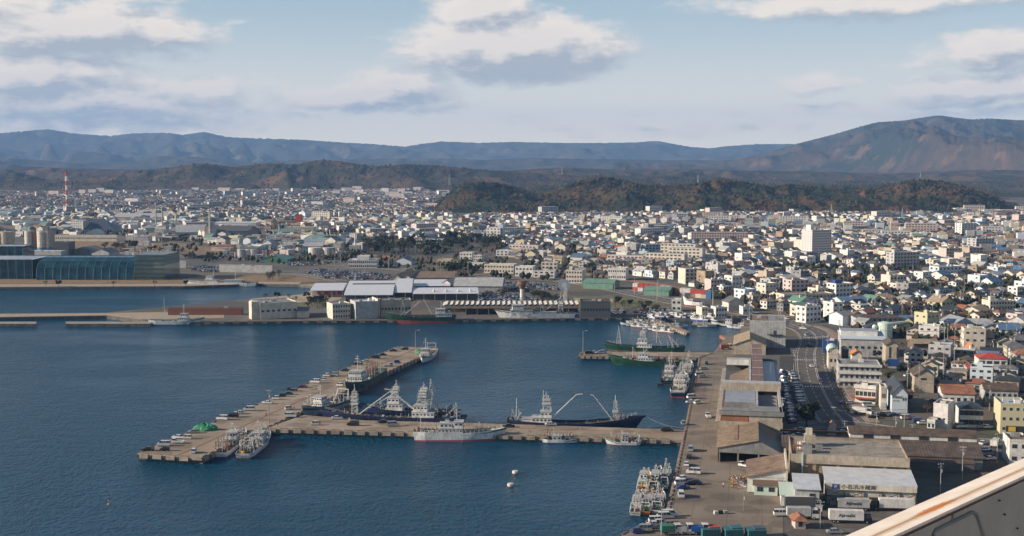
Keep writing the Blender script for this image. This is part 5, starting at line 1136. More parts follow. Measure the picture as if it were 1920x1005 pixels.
T('ferry_terminal', 'white stepped passenger terminal beyond the car park', 'building', 653, 706, 503, 488, 20, rot=0, wall='white', roof='white', rows=2, cols=14, extras=lambda r, L, D, h, k: obj('upper_deck', (lambda m: (m.box(8, L - 8, 4, D - 2, h, h + 3.5, 'white'), m)[1])(MB()), r))
T('gable_depot_far', 'blue-white gabled depot next to the passenger terminal', 'warehouse', 735, 770, 496, 482, 24, rot=R(-10), wall='paleblue', roof='grey', kind='gable_y', rh=4)
T('pavilion', 'dark flat-roofed waiting pavilion at the quay end', 'building', 1088, 1146, 596, 566, 16, rot=R(-2), wall='dgrey', roof='net', rows=1, cols=10)
# saw-tooth auction hall
P0 = G(830, 590); r = thing('sawtooth_hall', 'long open auction hall with white saw-tooth roof on the inner quay', 'market hall', (*P0, 2), R(1)); occupy(*P0, R(1), 90, 24); LM.append(('long open auction hall with white saw-tooth roof', *P0))
Lh = (1088 - 830) * P0[1] / F; n = 26
for i in range(n):
    a = Lh * i / n; w_ = Lh / n; m = MB(); m.slab([(a, -1, 6.2), (a + w_ * .92, -1, 7.3), (a + w_ * .92, 20, 7.3), (a, 20, 6.2)], .2, 'cream'); m.poly([(a + w_ * .92, -1, 7.2), (a + w_ * .92, 20, 7.2), (a + w_ * .92, 20, 5.8), (a + w_ * .92, -1, 5.8)], 'beige'); obj('roof_tooth', m, r)
m = MB(); m.box(0, Lh, -1, -.6, 4.2, 5.9, 'tan'); obj('fascia', m, r); m = MB(); m.box(0, Lh, 14, 20, -.2, 5.5, 'dgrey'); obj('wall', m, r)
for i in range(13): m = MB(); m.box(Lh * i / 12, Lh * i / 12 + .5, -.9, -.4, 0, 4.2, 'concrete'); obj('column', m, r)
# mushroom water tower
x_, y_ = G(979, 570); r = thing('water_tower', 'brown mushroom-topped water tower beside the car park', 'tower', (x_, y_, 2), 0); m = MB(); m.cyl(0, 0, 0, 11, 1.5, 'cream', 12); obj('shaft', m, r); m = MB(); m.cyl(0, 0, 11, 14.5, 1.7, 'brown', 14, 3.4); m.cyl(0, 0, 14.5, 16.5, 3.4, 'redbrown', 14); m.cyl(0, 0, 16.5, 17, 4.2, 'brown', 14, 4.0); obj('tank', m, r)
# white sail monument and round sign
x_, y_ = G(1059, 572); r = thing('sail_monument', 'tall white curved sail sculpture behind the saw-tooth hall', 'sculpture', (x_, y_, 2), 0); m = MB()
for i in range(8):
    a0, a1 = i / 8, (i + 1) / 8; m.add([(-1.6 + a0 * a0 * 2.0, -.4, 14 * a0), (1.8 - a0 * .2, -.4, 14 * a0), (1.8 - a1 * .2, -.4, 14 * a1), (-1.6 + a1 * a1 * 2.0, -.4, 14 * a1), (-1.6 + a0 * a0 * 2.0, .4, 14 * a0), (1.8 - a0 * .2, .4, 14 * a0), (1.8 - a1 * .2, .4, 14 * a1), (-1.6 + a1 * a1 * 2.0, .4, 14 * a1)], [(0, 1, 2, 3), (7, 6, 5, 4), (0, 3, 7, 4), (1, 5, 6, 2), (3, 2, 6, 7)], 'white')
obj('sail', m, r)
x_, y_ = G(1058, 549); r = thing('round_sign', 'round blue and white sign on a yellow stand beside the car park', 'sign', (x_, y_, 2), 0); m = MB(); m.tube((0, -.3, 6), (0, .3, 6), 4.6, 'lblue', 16); m.tube((0, -.36, 6), (0, -.3, 6), 2.2, 'white', 12); obj('disc', m, r); m = MB(); m.box(-2.5, 2.5, -.3, .3, 0, 1.8, 'yellow'); obj('stand', m, r)
T('container_wall', 'rusty red-brown sheet-pile stack on the breakwater quay', 'storage stack', 315, 450, 591, 580, 6, rot=R(2), wall='redbrown', roof='redbrown')
T('pale_wall_left', 'long pale retaining wall by the museum car park', 'wall', 290, 347, 502, 489, 2, rot=R(-8), wall='lgrey', roof='lgrey')
T('pale_wall_right', 'long pale retaining wall along the bay road', 'wall', 411, 509, 510, 497, 2, rot=R(-12), wall='lgrey', roof='lgrey')

# ---------------------------------------------------------------- industrial west
def silo_group(name, label, pxs, pb, pt, cols, band=None, cat='silo'):
    x0, y0 = G(pxs[0][0], pb); r = thing(name, label, cat, (x0, y0, 2), 0); k = y0 / F; h = zat(pt, y0) - 2
    for i, (px, rad) in enumerate(pxs):
        x = (px - CX) * k - x0; R_ = rad * k; m = MB(); c = cols[i % len(cols)]
        m.cyl(x, 0, h * .2 if band else 0, h, R_, c, 18); 
        if band: m.cyl(x, 0, 0, h * .17, R_ * 1.01, band, 18); m.cyl(x, 0, h * .17, h * .2, R_ * 1.02, 'redbrown', 18)
        for j in range(1, 6): m.cyl(x, 0, h * (.2 + .13 * j), h * (.2 + .13 * j) + .35, R_ * 1.01, 'beige', 18)
        obj('tank_shell', m, r)
    occupy(x0 - 10, y0 - 14, 0, (pxs[-1][0] - pxs[0][0]) * k + 30, 28); LM.append((label, x0, y0)); return r, h, k
r, h, k = silo_group('cement_silos', 'cream and salmon cement silos with a blue-green base band', [(53, 8), (64, 6), (79, 11), (91, 10)], 471, 433, ['cream', 'brick', 'cream', 'beige'], 'bandblue')
m = MB(); m.box(18, 24, -3, 3, h - .1, h + 5, 'grey'); m.tube((-2, 0, h - .1), (-2, 0, h + 6), .8, 'lgrey', 6); m.sphere((-2, 0, h + 7.5), 2.6, 'white', 10, 6); obj('head_house', m, r)
silo_group('grain_silo', 'plain grey-cream silo block at the left edge', [(-10, 12), (12, 13)], 470, 434, ['beige'])
silo_group('white_tanks', 'pair of large white oil tanks behind the green sheds', [(589, 12), (616, 12)], 482, 464, ['white', 'lgrey'], cat='tank')
silo_group('grey_tanks', 'row of three pale grey round tanks beside the bay road', [(452, 8), (464, 6), (474, 7)], 484, 467, ['lgrey', 'white', 'lgrey'], cat='tank')
for i, (px, py, rr, lab) in enumerate(((106, 421, 7, 'large grey-white gas sphere, left of the pair'), (122, 421, 7, 'large grey-white gas sphere, right of the pair'), (20, 417, 4, 'small white gas sphere near the left edge'), (6, 416, 4, 'white gas sphere at the very left edge'), (40, 445, 3, 'small white sphere above the grain silo'))):
    x, y = G(px, py); k = y / F; q = thing('gas_sphere', lab, 'tank', (x, y, 2), 0, 'gas spheres'); m = MB(); m.sphere((0, 0, rr * k * 1.15), rr * k, 'cream', 14, 9); obj('shell', m, q, smooth=True)
    for j in range(6): a = j * 1.047; m = MB(); m.tube((math.cos(a) * rr * k * .9, math.sin(a) * rr * k * .9, 0), (math.cos(a) * rr * k * .95, math.sin(a) * rr * k * .95, rr * k * 1.1), .5, 'lgrey', 4); obj('leg', m, q)
# glass aquarium
def glass_hall(name, label, x0, x1, pb, pt, D, arc=True, k2='aquaglass'):
    P0 = G(x0, pb); k = P0[1] / F; L = (x1 - x0) * k; h = zat(pt, P0[1]) - 2; r = thing(name, label, 'museum', (*P0, 2), 0); occupy(*P0, 0, L, D); LM.append((label, *P0)); n = 8
    P = [(D / 2 - D / 2 * math.cos(math.pi * i / n / 1.0), h * math.sin(math.pi * i / n) ** .6) for i in range(n + 1)] if arc else [(0, 0), (0, h), (D, h), (D, 0)]
    m = MB()
    for i in range(len(P) - 1): m.poly([(0, P[i][0], P[i][1]), (L, P[i][0], P[i][1]), (L, P[i + 1][0], P[i + 1][1]), (0, P[i + 1][0], P[i + 1][1])], k2)
    m.poly([(0, p[0], p[1]) for p in P], k2); m.poly([(L, p[0], p[1]) for p in P[::-1]], k2); obj('glass_skin', m, r)
    m = MB()
    for i in range(len(P) // (2 if arc else 1) + 1):
        if i < len(P): m.tube((0, P[i][0] - .3, P[i][1] + .1), (L, P[i][0] - .3, P[i][1] + .1), .22, 'teal', 3, cap=False)
    c = max(3, int(L / 7))
    for j in range(c + 1):
        for i in range(min(len(P) - 1, n // 2 + 1)): x = L * j / c; m.tube((x, P[i][0] - .3, P[i][1]), (x, P[i + 1][0] - .3, P[i + 1][1]), .16, 'teal', 3, cap=False)
    obj('glazing_bars', m, r, kind='stuff'); m = MB()
    for z in (.3, .55): m.box(2, L - 2, D * .3, D * .7, h * z, h * z + .6, 'lgrey')
    m.box(3, L - 3, D * .35, D * .65, 0, h * .7, 'teal'); obj('inner_floors', m, r)
    return r
def m_aquaglass(key):
    m, k, b = newmat(key); b.inputs['Roughness'].default_value = .08; n = k.noise(k.n('ShaderNodeNewGeometry').outputs['Position'], .12, 3)
    k.l(k.mix(k.ramp(n, .4, .65), (.006, .03, .05), (.015, .065, .085)), b.inputs['Base Color']); b.inputs['Specular IOR Level'].default_value = .5; return m
SPECIAL['aquaglass'] = m_aquaglass
def m_frameglass(key):
    m, k, b = newmat(key); b.inputs['Base Color'].default_value = (.10, .17, .16, 1); b.inputs['Roughness'].default_value = .15; b.inputs['Alpha'].default_value = .5; return m
SPECIAL['frameglass'] = m_frameglass
glass_hall('glass_aquarium', 'long dark blue-green glass aquarium hall on the far waterfront', 68, 252, 525, 484, 60)
glass_hall('glass_aquarium_left', 'taller green glass block at the left end of the aquarium', -60, 62, 523, 487, 50, arc=False)
glass_hall('glass_entrance_box', 'raised green glass box on top of the left aquarium block', -30, 44, 498, 462, 30, arc=False)
B('aquarium_frame', 'pale open glass-and-steel greenhouse end of the aquarium', 'museum', 253, 306, 525, 494, 40, rot=R(-4), wall='frameglass', roof='frameglass', kind='shed_r', rh=-9, rows=6, cols=14, side=3)
B('white_rampart', 'curved white wall behind the glass aquarium roof', 'building', 44, 112, 484, 471, 14, rot=R(-6), wall='lgrey', roof='white')
B('dark_plant_left', 'dark blue-grey plant building beside the cement silos', 'factory', 100, 127, 482, 455, 20, rot=0, wall='dgrey', roof='dgrey')
B('grey_gable_left', 'grey gabled hall right of the cement silos', 'factory', 128, 178, 480, 463, 30, rot=R(-10), wall='grey', roof='grey', kind='gable_y', rh=5)
B('grey_gable_left_small', 'smaller grey gabled hall with a blue-grey roof', 'factory', 172, 202, 482, 466, 24, rot=R(-10), wall='lgrey', roof='grey', kind='gable_y', rh=4)
T('pyramid_hall', 'dark blue-roofed stockpile hall with slanting ends', 'factory', 138, 214, 435, 420, 45, rot=0, wall='beige', roof='tile_blue', kind='hip', rh=16)
B('long_conveyor', 'long white conveyor gallery on trestles', 'conveyor', 100, 218, 452, 441, 5, rot=R(-5), wall='cream', roof='lgrey', rows=1, cols=30)
T('arched_plant', 'wide pale arched plant hall left of the grey chimney', 'factory', 330, 386, 444, 424, 40, rot=R(14), wall='cream', roof='lgrey', kind='gable_x', rh=9)
T('navy_plant', 'large dark blue plant hall right of the grey chimney', 'factory', 405, 465, 449, 425, 44, rot=R(-6), wall='tile_blue', roof='dgrey', kind='gable_x', rh=6)
B('plant_low_left', 'low white-roofed plant office', 'factory', 236, 276, 455, 443, 20, rot=0, wall='white', roof='lblue')
B('far_long_hall', 'very long pinkish hall far behind the chimneys', 'factory', 212, 312, 414, 401, 40, rot=R(-3), wall='pink', roof='lgrey', kind='gable_x', rh=6)
B('white_plant_far', 'bright white plant behind the navy hall', 'factory', 395, 480, 428, 418, 40, rot=0, wall='white', roof='white')
B('low_red_roof_office', 'low office with a dull red roof by the tanker park', 'factory', 396, 436, 470, 459, 14, rot=R(-5), wall='cream', roof='redbrown', kind='hip', rh=2)
for (x0, x1, pb, pt, lab) in ((517, 541, 478, 466, 'green gabled shed, back left of the green group'), (542, 577, 478, 466, 'green gabled shed, back right of the green group'), (489, 538, 492, 479, 'green gabled shed, front of the green group')):
    T('green_gable_shed', lab, 'shed', x0, x1, pb, pt, 26, rot=R(-8), wall='gear_green', roof='greenroof', kind='gable_y', rh=3.5, group='green sheds beside the tanks')
T('orange_tower', 'orange-red stair tower rising behind a long white block', 'tower', 553, 565, 425, 404, 12, rot=0, wall='tower_red', roof='tower_red')
T('long_white_block', 'long white four-storey block below the orange tower', 'building', 534, 588, 440, 426, 14, rot=R(-4), wall='cream', roof='white', rows=4, cols=16)
T('white_block_right', 'white five-storey building right of the orange tower', 'building', 589, 617, 428, 415, 16, rot=R(10), wall='white', roof='white', rows=5, cols=7)
T('green_dome_hall', 'long barrel-roofed dark green hall', 'warehouse', 598, 636, 458, 443, 24, rot=R(60), wall='greenroof', roof='greenroof', kind='barrel', rh=6)
T('green_tent_hall', 'mint-green ridged hall right of the barrel hall', 'warehouse', 628, 662, 448, 437, 26, rot=0, wall='palegreen', roof='greenroof', kind='gable_y', rh=5)
B('white_terminal_mid', 'long white two-tier building in front of the pine belt', 'building', 780, 842, 462, 450, 20, rot=R(-4), wall='cream', roof='white', rows=2, cols=14)
B('red_white_hall', 'flat hall with a red fascia and white roof', 'building', 750, 794, 455, 447, 20, rot=R(-4), wall='brick', roof='white')
B('yellow_play_hall', 'bright yellow building among the grey roofs', 'building', 695, 712, 437, 429, 16, rot=R(20), wall='yellow', roof='yellow')
B('left_coast_block', 'cream two-tier office above the coast road', 'building', 908, 963, 512, 496, 14, rot=R(-14), wall='cream', roof='white', rows=2, cols=10)
B('left_coast_block_small', 'pale greenish office next to the two-tier one', 'building', 966, 999, 518, 500, 12, rot=R(-14), wall='white', roof='palegreen', rows=2, cols=5)
B('yellow_trimmed_house', 'low house with pale yellow walls above the coast road', 'house', 820, 845, 496, 487, 12, rot=R(-8), wall='yellowwall', roof='white', rows=1, cols=3)
for (x0, x1, pb, pt) in ((862, 885, 487, 474), (888, 903, 490, 479), (870, 905, 502, 494), (1000, 1040, 520, 508), (1015, 1045, 505, 492), (930, 960, 480, 470), (975, 1000, 478, 466)):
    B('coast_building', f'low {"cream" if x0 % 2 else "grey-white"} building near the coast road, {"sunlit" if x0 < 900 else "flat-roofed"}, {int(x1 - x0)} paces wide'.replace(f', {int(x1 - x0)} paces wide', {862: ' beside the grove', 888: ' with a narrow front', 870: ' nearest the pine belt', 1000: ' below the coast office', 1015: ' behind the railway', 930: ' behind the two-tier office', 975: ' left of the pylon'}[x0]), 'building', x0, x1, pb, pt, 12, rot=R(-12), wall=('cream' if x0 % 2 else 'white'), roof='lgrey', rows=2, cols=4)
# containers and trucks yard
for i in range(15):
    px = 1186 + i * 9.8; py = 545 + i * 1.1; c = ['red', 'white', 'tile_blue', 'red', 'brick', 'white', 'purple', 'red', 'redbrown', 'pink', 'tile_blue', 'brick', 'white', 'yellowwall', 'gear_blue'][i]
    x, y = G(px, py); r = thing('shipping_container', f'{dict(red="red", white="white", tile_blue="dark blue", brick="rust-red", purple="mauve", redbrown="maroon", pink="pink", yellowwall="lime-yellow", gear_blue="blue")[c]} container stack, {ordn(i + 1)}from the left of the yard row', 'container', (x, y, 2), R(-20), 'containers in the yard above the coast road'); occupy(x - 2, y - 2, 0, 8, 8)
    m = MB(); m.box(0, 4, 0, 7, 0, 2.9, c); obj('lower_container', m, r); m = MB(); m.box(.05, 3.95, .05, 6.9, 2.95, 5.8, random.choice([c, 'red', 'white'])); obj('upper_container', m, r)
# red and white lattice tower, chimneys
r, h, w_ = pylon(126, 391, 322, 'tall red and white striped lattice tower at the left', w=32, red=True, name='lattice_tower', cat='tower', group=None)
m = MB(); 
for i in range(8): m.cyl(0, 0, h * i / 8, h * (i + 1) / 8 - .01, 2.3, 'tower_red' if i % 2 else 'tower_white', 8)
obj('flue', m, r)
for (px, pb, pt, rad, key, lab) in ((293, 432, 382, 1.4, 'beige', 'tall slim beige chimney, leftmost of the three'), (305, 435, 390, 1.6, 'beige', 'beige chimney right beside the slim one'), (330, 424, 399, 2.2, 'cream', 'shorter cream chimney by the arched plant'), (394, 450, 392, 2.0, 'lgrey', 'grey-blue chimney between the two plant halls'), (226, 412, 399, 2.4, 'redbrown', 'short dark chimney in front of the long pinkish hall'), (339 * 0 + 513, 455, 432, 1.3, 'lgrey', 'thin steel stack in the refinery area'), (524, 452, 424, 1.0, 'lgrey', 'thinnest steel stack in the refinery area'), (666, 475, 437, 1.4, 'white', 'white flue stack beside the pine belt'), (1075 * 0 + 518, 460, 440, 1.5, 'beige', 'short stubby column in the refinery area')):
    x, y = G(px, pb); hh = zat(pt, y) - 2; k = y / F; r = thing('chimney', lab, 'chimney', (x, y, 2), 0); m = MB(); m.cyl(0, 0, 0, hh, rad * k * 1.15, key, 12, rad * k * .75); obj('stack', m, r); m = MB(); m.cyl(0, 0, hh * .94, hh * .97, rad * k * 1.3, 'grey', 12); obj('collar', m, r); m = MB(); m.box(-6, 6, -5, 5, 0, 9, 'lgrey'); obj('base_block', m, r)
for x0, x1, pb, pt, kx in ((290, 306, 445, 431, 'cream'), (384, 392, 450, 425, 'beige'), (396, 404, 450, 428, 'lgrey')):
    B('plant_block', {290: 'square cream boiler house below the slim chimneys', 384: 'narrow beige silo block left of the grey-blue chimney', 396: 'grey silo block right of the grey-blue chimney'}[x0], 'factory', x0, x1, pb, pt, 14, rot=0, wall=kx, roof=kx)
for px, py, top, lab in ((697, 330, 313, 'left of the dark ridge on the brown hills'), (843, 347, 326, 'behind the dark ridge top left'), (1054, 337, 314, 'on the brown hills over the middle of the ridge'), (1309, 347, 328, 'behind the ridge with the mountain beyond'), (1452, 352, 333, 'behind the ridge below the mountain foot'), (1470, 400, 380, 'in front of the ridge, left of the pair'), (1559, 404, 382, 'in front of the ridge, right of the pair'), (1692, 411, 389, 'in the fields below the ridge'), (1837, 414, 390, 'at the right beside the white factories'), (318, 327, 316, 'on the far left brown hills'), (472, 325, 312, 'on the left hills, right of the summit'), (57 + 0, 400, 383, 'beside the left railway yard'), (1157 * 0 + 1726, 333, 324, 'high behind the right end of the ridge')):
    Yp = None if py > 390 else (3300 if 340 < py < 352 else 4900)
    pylon(px, py, top, f'grey lattice power pylon {lab}', Y=Yp)
# ================================================================== ships
S_ = Ship
s = S_('white research vessel with a pink-red waterline moored at the near side of the cross pier', 'ship', (779, 824), (945, 825), 7.6, 3.6, 3.3, 5.0, boot='boot_pink', rake=.03, bulb=True, name='research_ship', bw=.8, boot_h=.5)
t = s.house(.26, .54, .72, 2.3); s.house(.28, .42, .5, 1.6, t, name='upper_deckhouse'); t2 = s.house(.44, .54, .62, 2.2, t, name='bridge'); s.funnel(.36, t + 1.7, 2.0); s.mast(.47, t2, 4.5, .13, radar=True); s.mast(.06, 3.2, 9, .15); s.mast(.72, 3, 4, .1); s.rail(.02, .95); s.gear(.03, .24, 14, seed=1, ks=('gear_white', 'gear_rust', 'gear_orange', 'lgrey')); s.gear(.56, .8, 14, seed=2, ks=('gear_white', 'net', 'gear_dark', 'gear_rust')); s.rail(.1, .56, s.sheer(.3) + 1.2, posts=1.0)
m = MB(); m.sphere((.03 * s.L, -1, 4.2), .9, 'gear_rust', 8, 6); obj('buoy', m, s.r)
def seiner(label, stern, bow, B_, hull, fs, fm, fb, specs, **kw):
    q = S_(label, 'ship', stern, bow, B_, fs, fm, fb, hull=hull, boot='boot_rust', name='fishing_ship', deck='deck_brown', **kw); return q
# right-hand navy ship
s = seiner('long navy-blue net fishing ship with two raised white booms, right of the cross pier', (956, 802), (1190, 806), 8.2, 'hull_navy', 3.7, 2.7, 6.0, None, rake=.085)
t = s.house(.18, .335, .72, 2.6, k='hull_white'); t2 = s.house(.25, .34, .6, 2.2, t, name='bridge', slope=.4); s.lattice(.30, t2, 5.8, 3.4, levels=3, plats=2, lean=-.4); s.mast(.27, t2, 8.2, .16, arms=3)
s.house(.10, .24, .55, 1.8, name='net_house', k='white', win=False); s.gear(.0, .10, 26, seed=4, tall=.6); s.mast(.05, 3, 9, .2, lean=.3); s.boom(.05, 3, .02, 8, -2, -2, .12); s.boom(.05, 3, .09, 6, 1, 2, .1)
s.boom(.31, 3.2, .535, 14, -2, -2, .24, hook=2.4); s.boom(.83, 3.5, .67, 13.6, -1, -1, .22, hook=-1.2); s.lattice(.845, 3.3, 8, 1.7, levels=5, taper=.6, plats=1); s.boom(.92, 5, .845, 12, 0, 0, .06); s.boom(.93, 5, .85, 9, 1.5, 0, .05)
s.gear(.34, .82, 46, seed=5, sz=.8, ks=('net', 'gear_rust', 'gear_dark', 'deck', 'gear_white', 'net_tan'), tall=-.5); s.rail(.86, .99); s.gear(.86, .95, 10, seed=6, sz=.7, ks=('gear_green', 'gear_white'))
m = MB()
for i in range(5): a = i / 5; m.tube((s.L * (.32 + .52 * a), 2, 9.6 - .9 * math.sin(a * 3.14)), (s.L * (.32 + .52 * (a + .2)), 2, 9.6 - .9 * math.sin((a + .2) * 3.14)), .05, 'wire', 3)
for i in range(12): m.sphere((s.L * (.34 + .04 * i), 2, 9.5 - .9 * math.sin((.02 + .077 * i) * 3.14)), .16, 'gear_orange', 5, 4)
obj('lamp_line', m, s.r); s.name_text('118673', .9, 1.1, side=-1)
bx, by, _ = A(1211, 779, G(1190, 806, 0)[1]); q = G(1283, 803, 2.3); mooring(s, (bx, by, 5.4), (q[0], q[1], 2.6), 1.2)
# left pair of navy ships
s = seiner('navy-blue net fishing ship with white hull number, moored behind the left of the cross pier', (868, 799), (612, 792), 8.0, 'hull_navy', 4.0, 3.6, 5.4, None, rake=.05)
t = s.house(.20, .36, .72, 2.8); t2 = s.house(.25, .35, .6, 2.4, t, name='bridge'); s.lattice(.30, t2, 7.0, 3.6, levels=4, plats=3, lean=-1.0); s.lattice(.25, t2, 5.0, 2.4, levels=3, plats=1, lean=-1.2); s.mast(.245, t2 + 4, 6.6, .16, arms=3, lean=-.8)
s.gear(.02, .2, 40, seed=8, tall=.8, ks=('gear_dark', 'gear_white', 'gear_blue', 'net', 'lgrey')); s.mast(.05, 3, 6.5, .16); s.gantry(.1, 5, 'gear_dark'); s.boom(.14, 3, .05, 8, 1, 1, .1)
s.lattice(.79, 3.4, 9.5, 2.2, levels=5, taper=.75, plats=3); s.boom(.75, 4, .53, 13.2, 1.5, 1, .22, hook=-1.4); s.boom(.75, 4, .50, 12.2, -1.5, -2, .22); s.boom(.36, 6, .535, 13.6, -1, -1.5, .24, hook=2.2); s.boom(.34, 6.5, .48, 12, 1.6, 1, .2)
s.gear(.36, .74, 50, seed=9, sz=.8, ks=('gear_green', 'deck', 'gear_dark', 'gear_white', 'net'), tall=-.4); s.gear(.8, .95, 16, seed=10, sz=.8); s.rail(.82, .99)
m = MB(); x = s.L * .81; m.box(x - .35, x + .35, s.B / 2 + .02, s.B / 2 + .1, .6, 3.0, 'yellow'); obj('hull_stripe', m, s.r); s.name_text('118673', .86, 1.3, side=1, z=2.0)
s = seiner('second navy ship with a white bridge tower, outboard of the numbered one', (858, 788), (690, 783), 7.4, 'hull_navy', 4.0, 3.8, 4.8, None, rake=.05)
t = s.house(.60, .80, .66, 3.2, slope=1.2); t2 = s.house(.64, .77, .52, 2.2, t, name='bridge'); s.lattice(.70, t2, 4.6, 2.8, levels=3, plats=2, lean=-.5); s.mast(.68, t2 + 3, 4.2, .13, arms=2); s.gear(.1, .6, 40, seed=12, tall=.3); s.gear(.05, .3, 16, seed=13, tall=1.0, ks=('gear_dark', 'gear_white')); s.rail(.8, .99); s.mast(.86, 3.4, 5, .08)
s = S_('blue-grey and white fishing ship with its bow at the junction of the piers', 'ship', (652, 757), (571, 784), 7.6, 3.0, 2.9, 5.6, hull='hull_grey', boot='boot_red', rake=.06, name='fishing_ship', band='tile_blue', deck='deck')
t = s.house(.55, .74, .7, 2.6, slope=.4); t2 = s.house(.6, .73, .6, 2.1, t, name='bridge'); s.mast(.64, t2, 4.5, .14, radar=True, arms=2); s.mast(.86, 4, 5.5, .13); s.mast(.93, 4.8, 4, .1); s.gear(.05, .52, 60, seed=14, tall=.4); s.rail(.76, .98); s.gantry(.12, 5); s.boom(.4, 3, .2, 8, 1, 0, .1); s.gear(.72, .8, 8, seed=15, ks=('yellow', 'gear_green'), sz=1.1)
s = S_('green-grey trawler with rusty red lower hull along the long pier', 'ship', (712, 708), (652, 742), 8.6, 4.6, 4.0, 6.6, hull='hull_teal', boot='boot_rust', rake=.07, name='trawler', deck='deck', boot_h=1.5, band='hull_teal')
t = s.house(.62, .80, .8, 3.0, slope=.5); t2 = s.house(.66, .79, .7, 2.4, t, name='bridge'); s.mast(.70, t2, 7, .18, radar=True, arms=3); s.mast(.62, t, 6, .13); s.lattice(.28, 3.6, 6.0, 3.6, 'gear_rust', levels=3, taper=.9, plats=1); s.gear(.15, .42, 44, seed=16, tall=1.0, ks=('gear_dark', 'gear_rust', 'gear_dark', 'net')); s.gear(.42, .6, 14, seed=17); s.rail(.8, .99); s.gear(.8, .93, 12, seed=18, ks=('gear_green', 'gear_dark', 'gear_white')); s.tyres(6, 1)
s = S_('white fishing ship with high bridge at the far tip of the long pier', 'ship', (812, 664), (792, 682), 6.6, 2.8, 2.4, 4.4, hull='hull_white', boot='boot_blue', rake=.06, name='fishing_ship')
t = s.house(.62, .8, .75, 2.4, slope=.3); t2 = s.house(.65, .79, .66, 2.1, t, name='bridge'); s.mast(.7, t2, 5.5, .15, arms=3); s.gantry(.15, 5); s.gear(.08, .6, 34, seed=19); s.rail(.8, .98); s.gear(.5, .62, 8, seed=20, ks=('gear_green',), sz=1.2)
# squid boats near the pier tip
s = S_('white squid boat crowded with racks beside the pier tip, nearer the pier', 'fishing boat', (412, 859), (458, 820), 6.0, 2.2, 1.9, 3.6, boot='boot_blue', rake=.05, bw=.8)
t = s.house(.42, .62, .7, 2.4); t2 = s.house(.45, .6, .6, 2.2, t, name='bridge'); s.mast(.5, t2, 3.5, .12, arms=2, radar=True); s.gear(.03, .42, 90, seed=21, tall=.7, ks=('gear_white', 'gear_rust', 'gear_green', 'gear_dark', 'net')); s.gear(.62, .9, 30, seed=22, tall=.6); s.lamps(.1, .9, 5, 12); s.gantry(.08, 4, 'gear_rust'); s.mast(.1, 2, 5, .1)
s = S_('larger white squid boat full of lamps and frames, outer one at the pier tip', 'fishing boat', (456, 861), (503, 824), 6.6, 2.2, 2.0, 4.2, boot='boot_rust', rake=.05, bw=.8)
t = s.house(.5, .7, .7, 2.2); t2 = s.house(.53, .68, .6, 2.0, t, name='bridge'); s.mast(.6, t2, 4.5, .14, arms=3); s.mast(.85, 3, 4.5, .12); s.gear(.03, .5, 130, seed=23, tall=.9, ks=('gear_white', 'gear_white', 'gear_rust', 'net_tan', 'gear_dark', 'cream')); s.gear(.7, .95, 26, seed=24, tall=.5, ks=('gear_blue', 'gear_white', 'lgrey')); s.lamps(.05, .95, 4.6, 14); s.lamps(.1, .5, 6, 8); s.gantry(.14, 4.5); s.gantry(.3, 4.5); s.gear(0, .06, 8, seed=25, ks=('yellow', 'gear_dark'), sz=1.3); s.rail(.7, .98)
# small white boats under the cross pier
s = S_('small white fishing boat with cluttered deck under the cross pier, left of two', 'fishing boat', (1018, 829), (1090, 830), 4.4, 1.6, 1.2, 2.2, boot='boot_blue', rake=.06, bw=.5, boot_h=.3); t = s.house(.25, .48, .7, 2.0); s.mast(.28, t, 2.5, .08); s.gear(.02, .25, 14, seed=26); s.gear(.5, .78, 30, seed=27, tall=0, ks=('gear_rust', 'gear_dark', 'net', 'gear_blue')); s.gear(.8, .95, 5, seed=28, sz=.6); s.lamps(.1, .8, 3.3, 8)
s = S_('small white fishing boat with raised boom by the cross pier, right of two', 'fishing boat', (1200, 834), (1138, 833), 4.4, 1.7, 1.1, 2.6, boot='boot_rust', rake=.09, bw=.5, boot_h=.25, deck='deck'); t = s.house(.36, .56, .66, 2.2); s.house(.38, .54, .56, 1.2, t, name='flying_bridge'); s.mast(.55, t + 1, 1.5, .07); s.mast(.88, 1.6, 3.2, .07); s.boom(.3, 1.5, .14, 5, 0, 0, .08); s.gear(.6, .85, 12, seed=29, ks=('gear_green', 'gear_green', 'gear_white'), tall=-.3); s.gear(.05, .3, 10, seed=30, ks=('gear_green', 'gear_white', 'net')); s.gantry(.06, 2.4)
# green ships on the north pier
s = S_('green-hulled fishing ship beyond the north pier with tall white bridge tower', 'ship', (1282, 660), (1140, 657), 8.4, 3.2, 2.4, 4.8, hull='hull_green', boot='boot_rust', rake=.08, name='fishing_ship', deck='deck')
t = s.house(.42, .62, .72, 2.8, slope=.3); t2 = s.house(.48, .6, .62, 2.3, t, name='bridge'); s.lattice(.54, t2, 4.5, 3.2, levels=3, plats=2); s.mast(.54, t2 + 4, 3.4, .14); s.mast(.36, 4, 8, .16, arms=3); s.lattice(.86, 3.6, 8, 2.6, levels=4, taper=.2, plats=0); s.gear(.04, .4, 44, seed=31, tall=.5); s.boom(.14, 3, .2, 9, 0, 0, .2); s.boom(.06, 3, .2, 9, 1, 0, .12); s.rail(.8, .99); s.gear(.62, .85, 20, seed=32, ks=('gear_green', 'deck', 'gear_dark'), tall=-.3)
s = S_('green-hulled fishing ship on the near side of the north pier', 'ship', (1280, 686), (1150, 683), 8.0, 2.6, 2.6, 5.2, hull='hull_green', boot='hull_green', rake=.085, name='fishing_ship', deck='deck_brown', boot_h=.3)
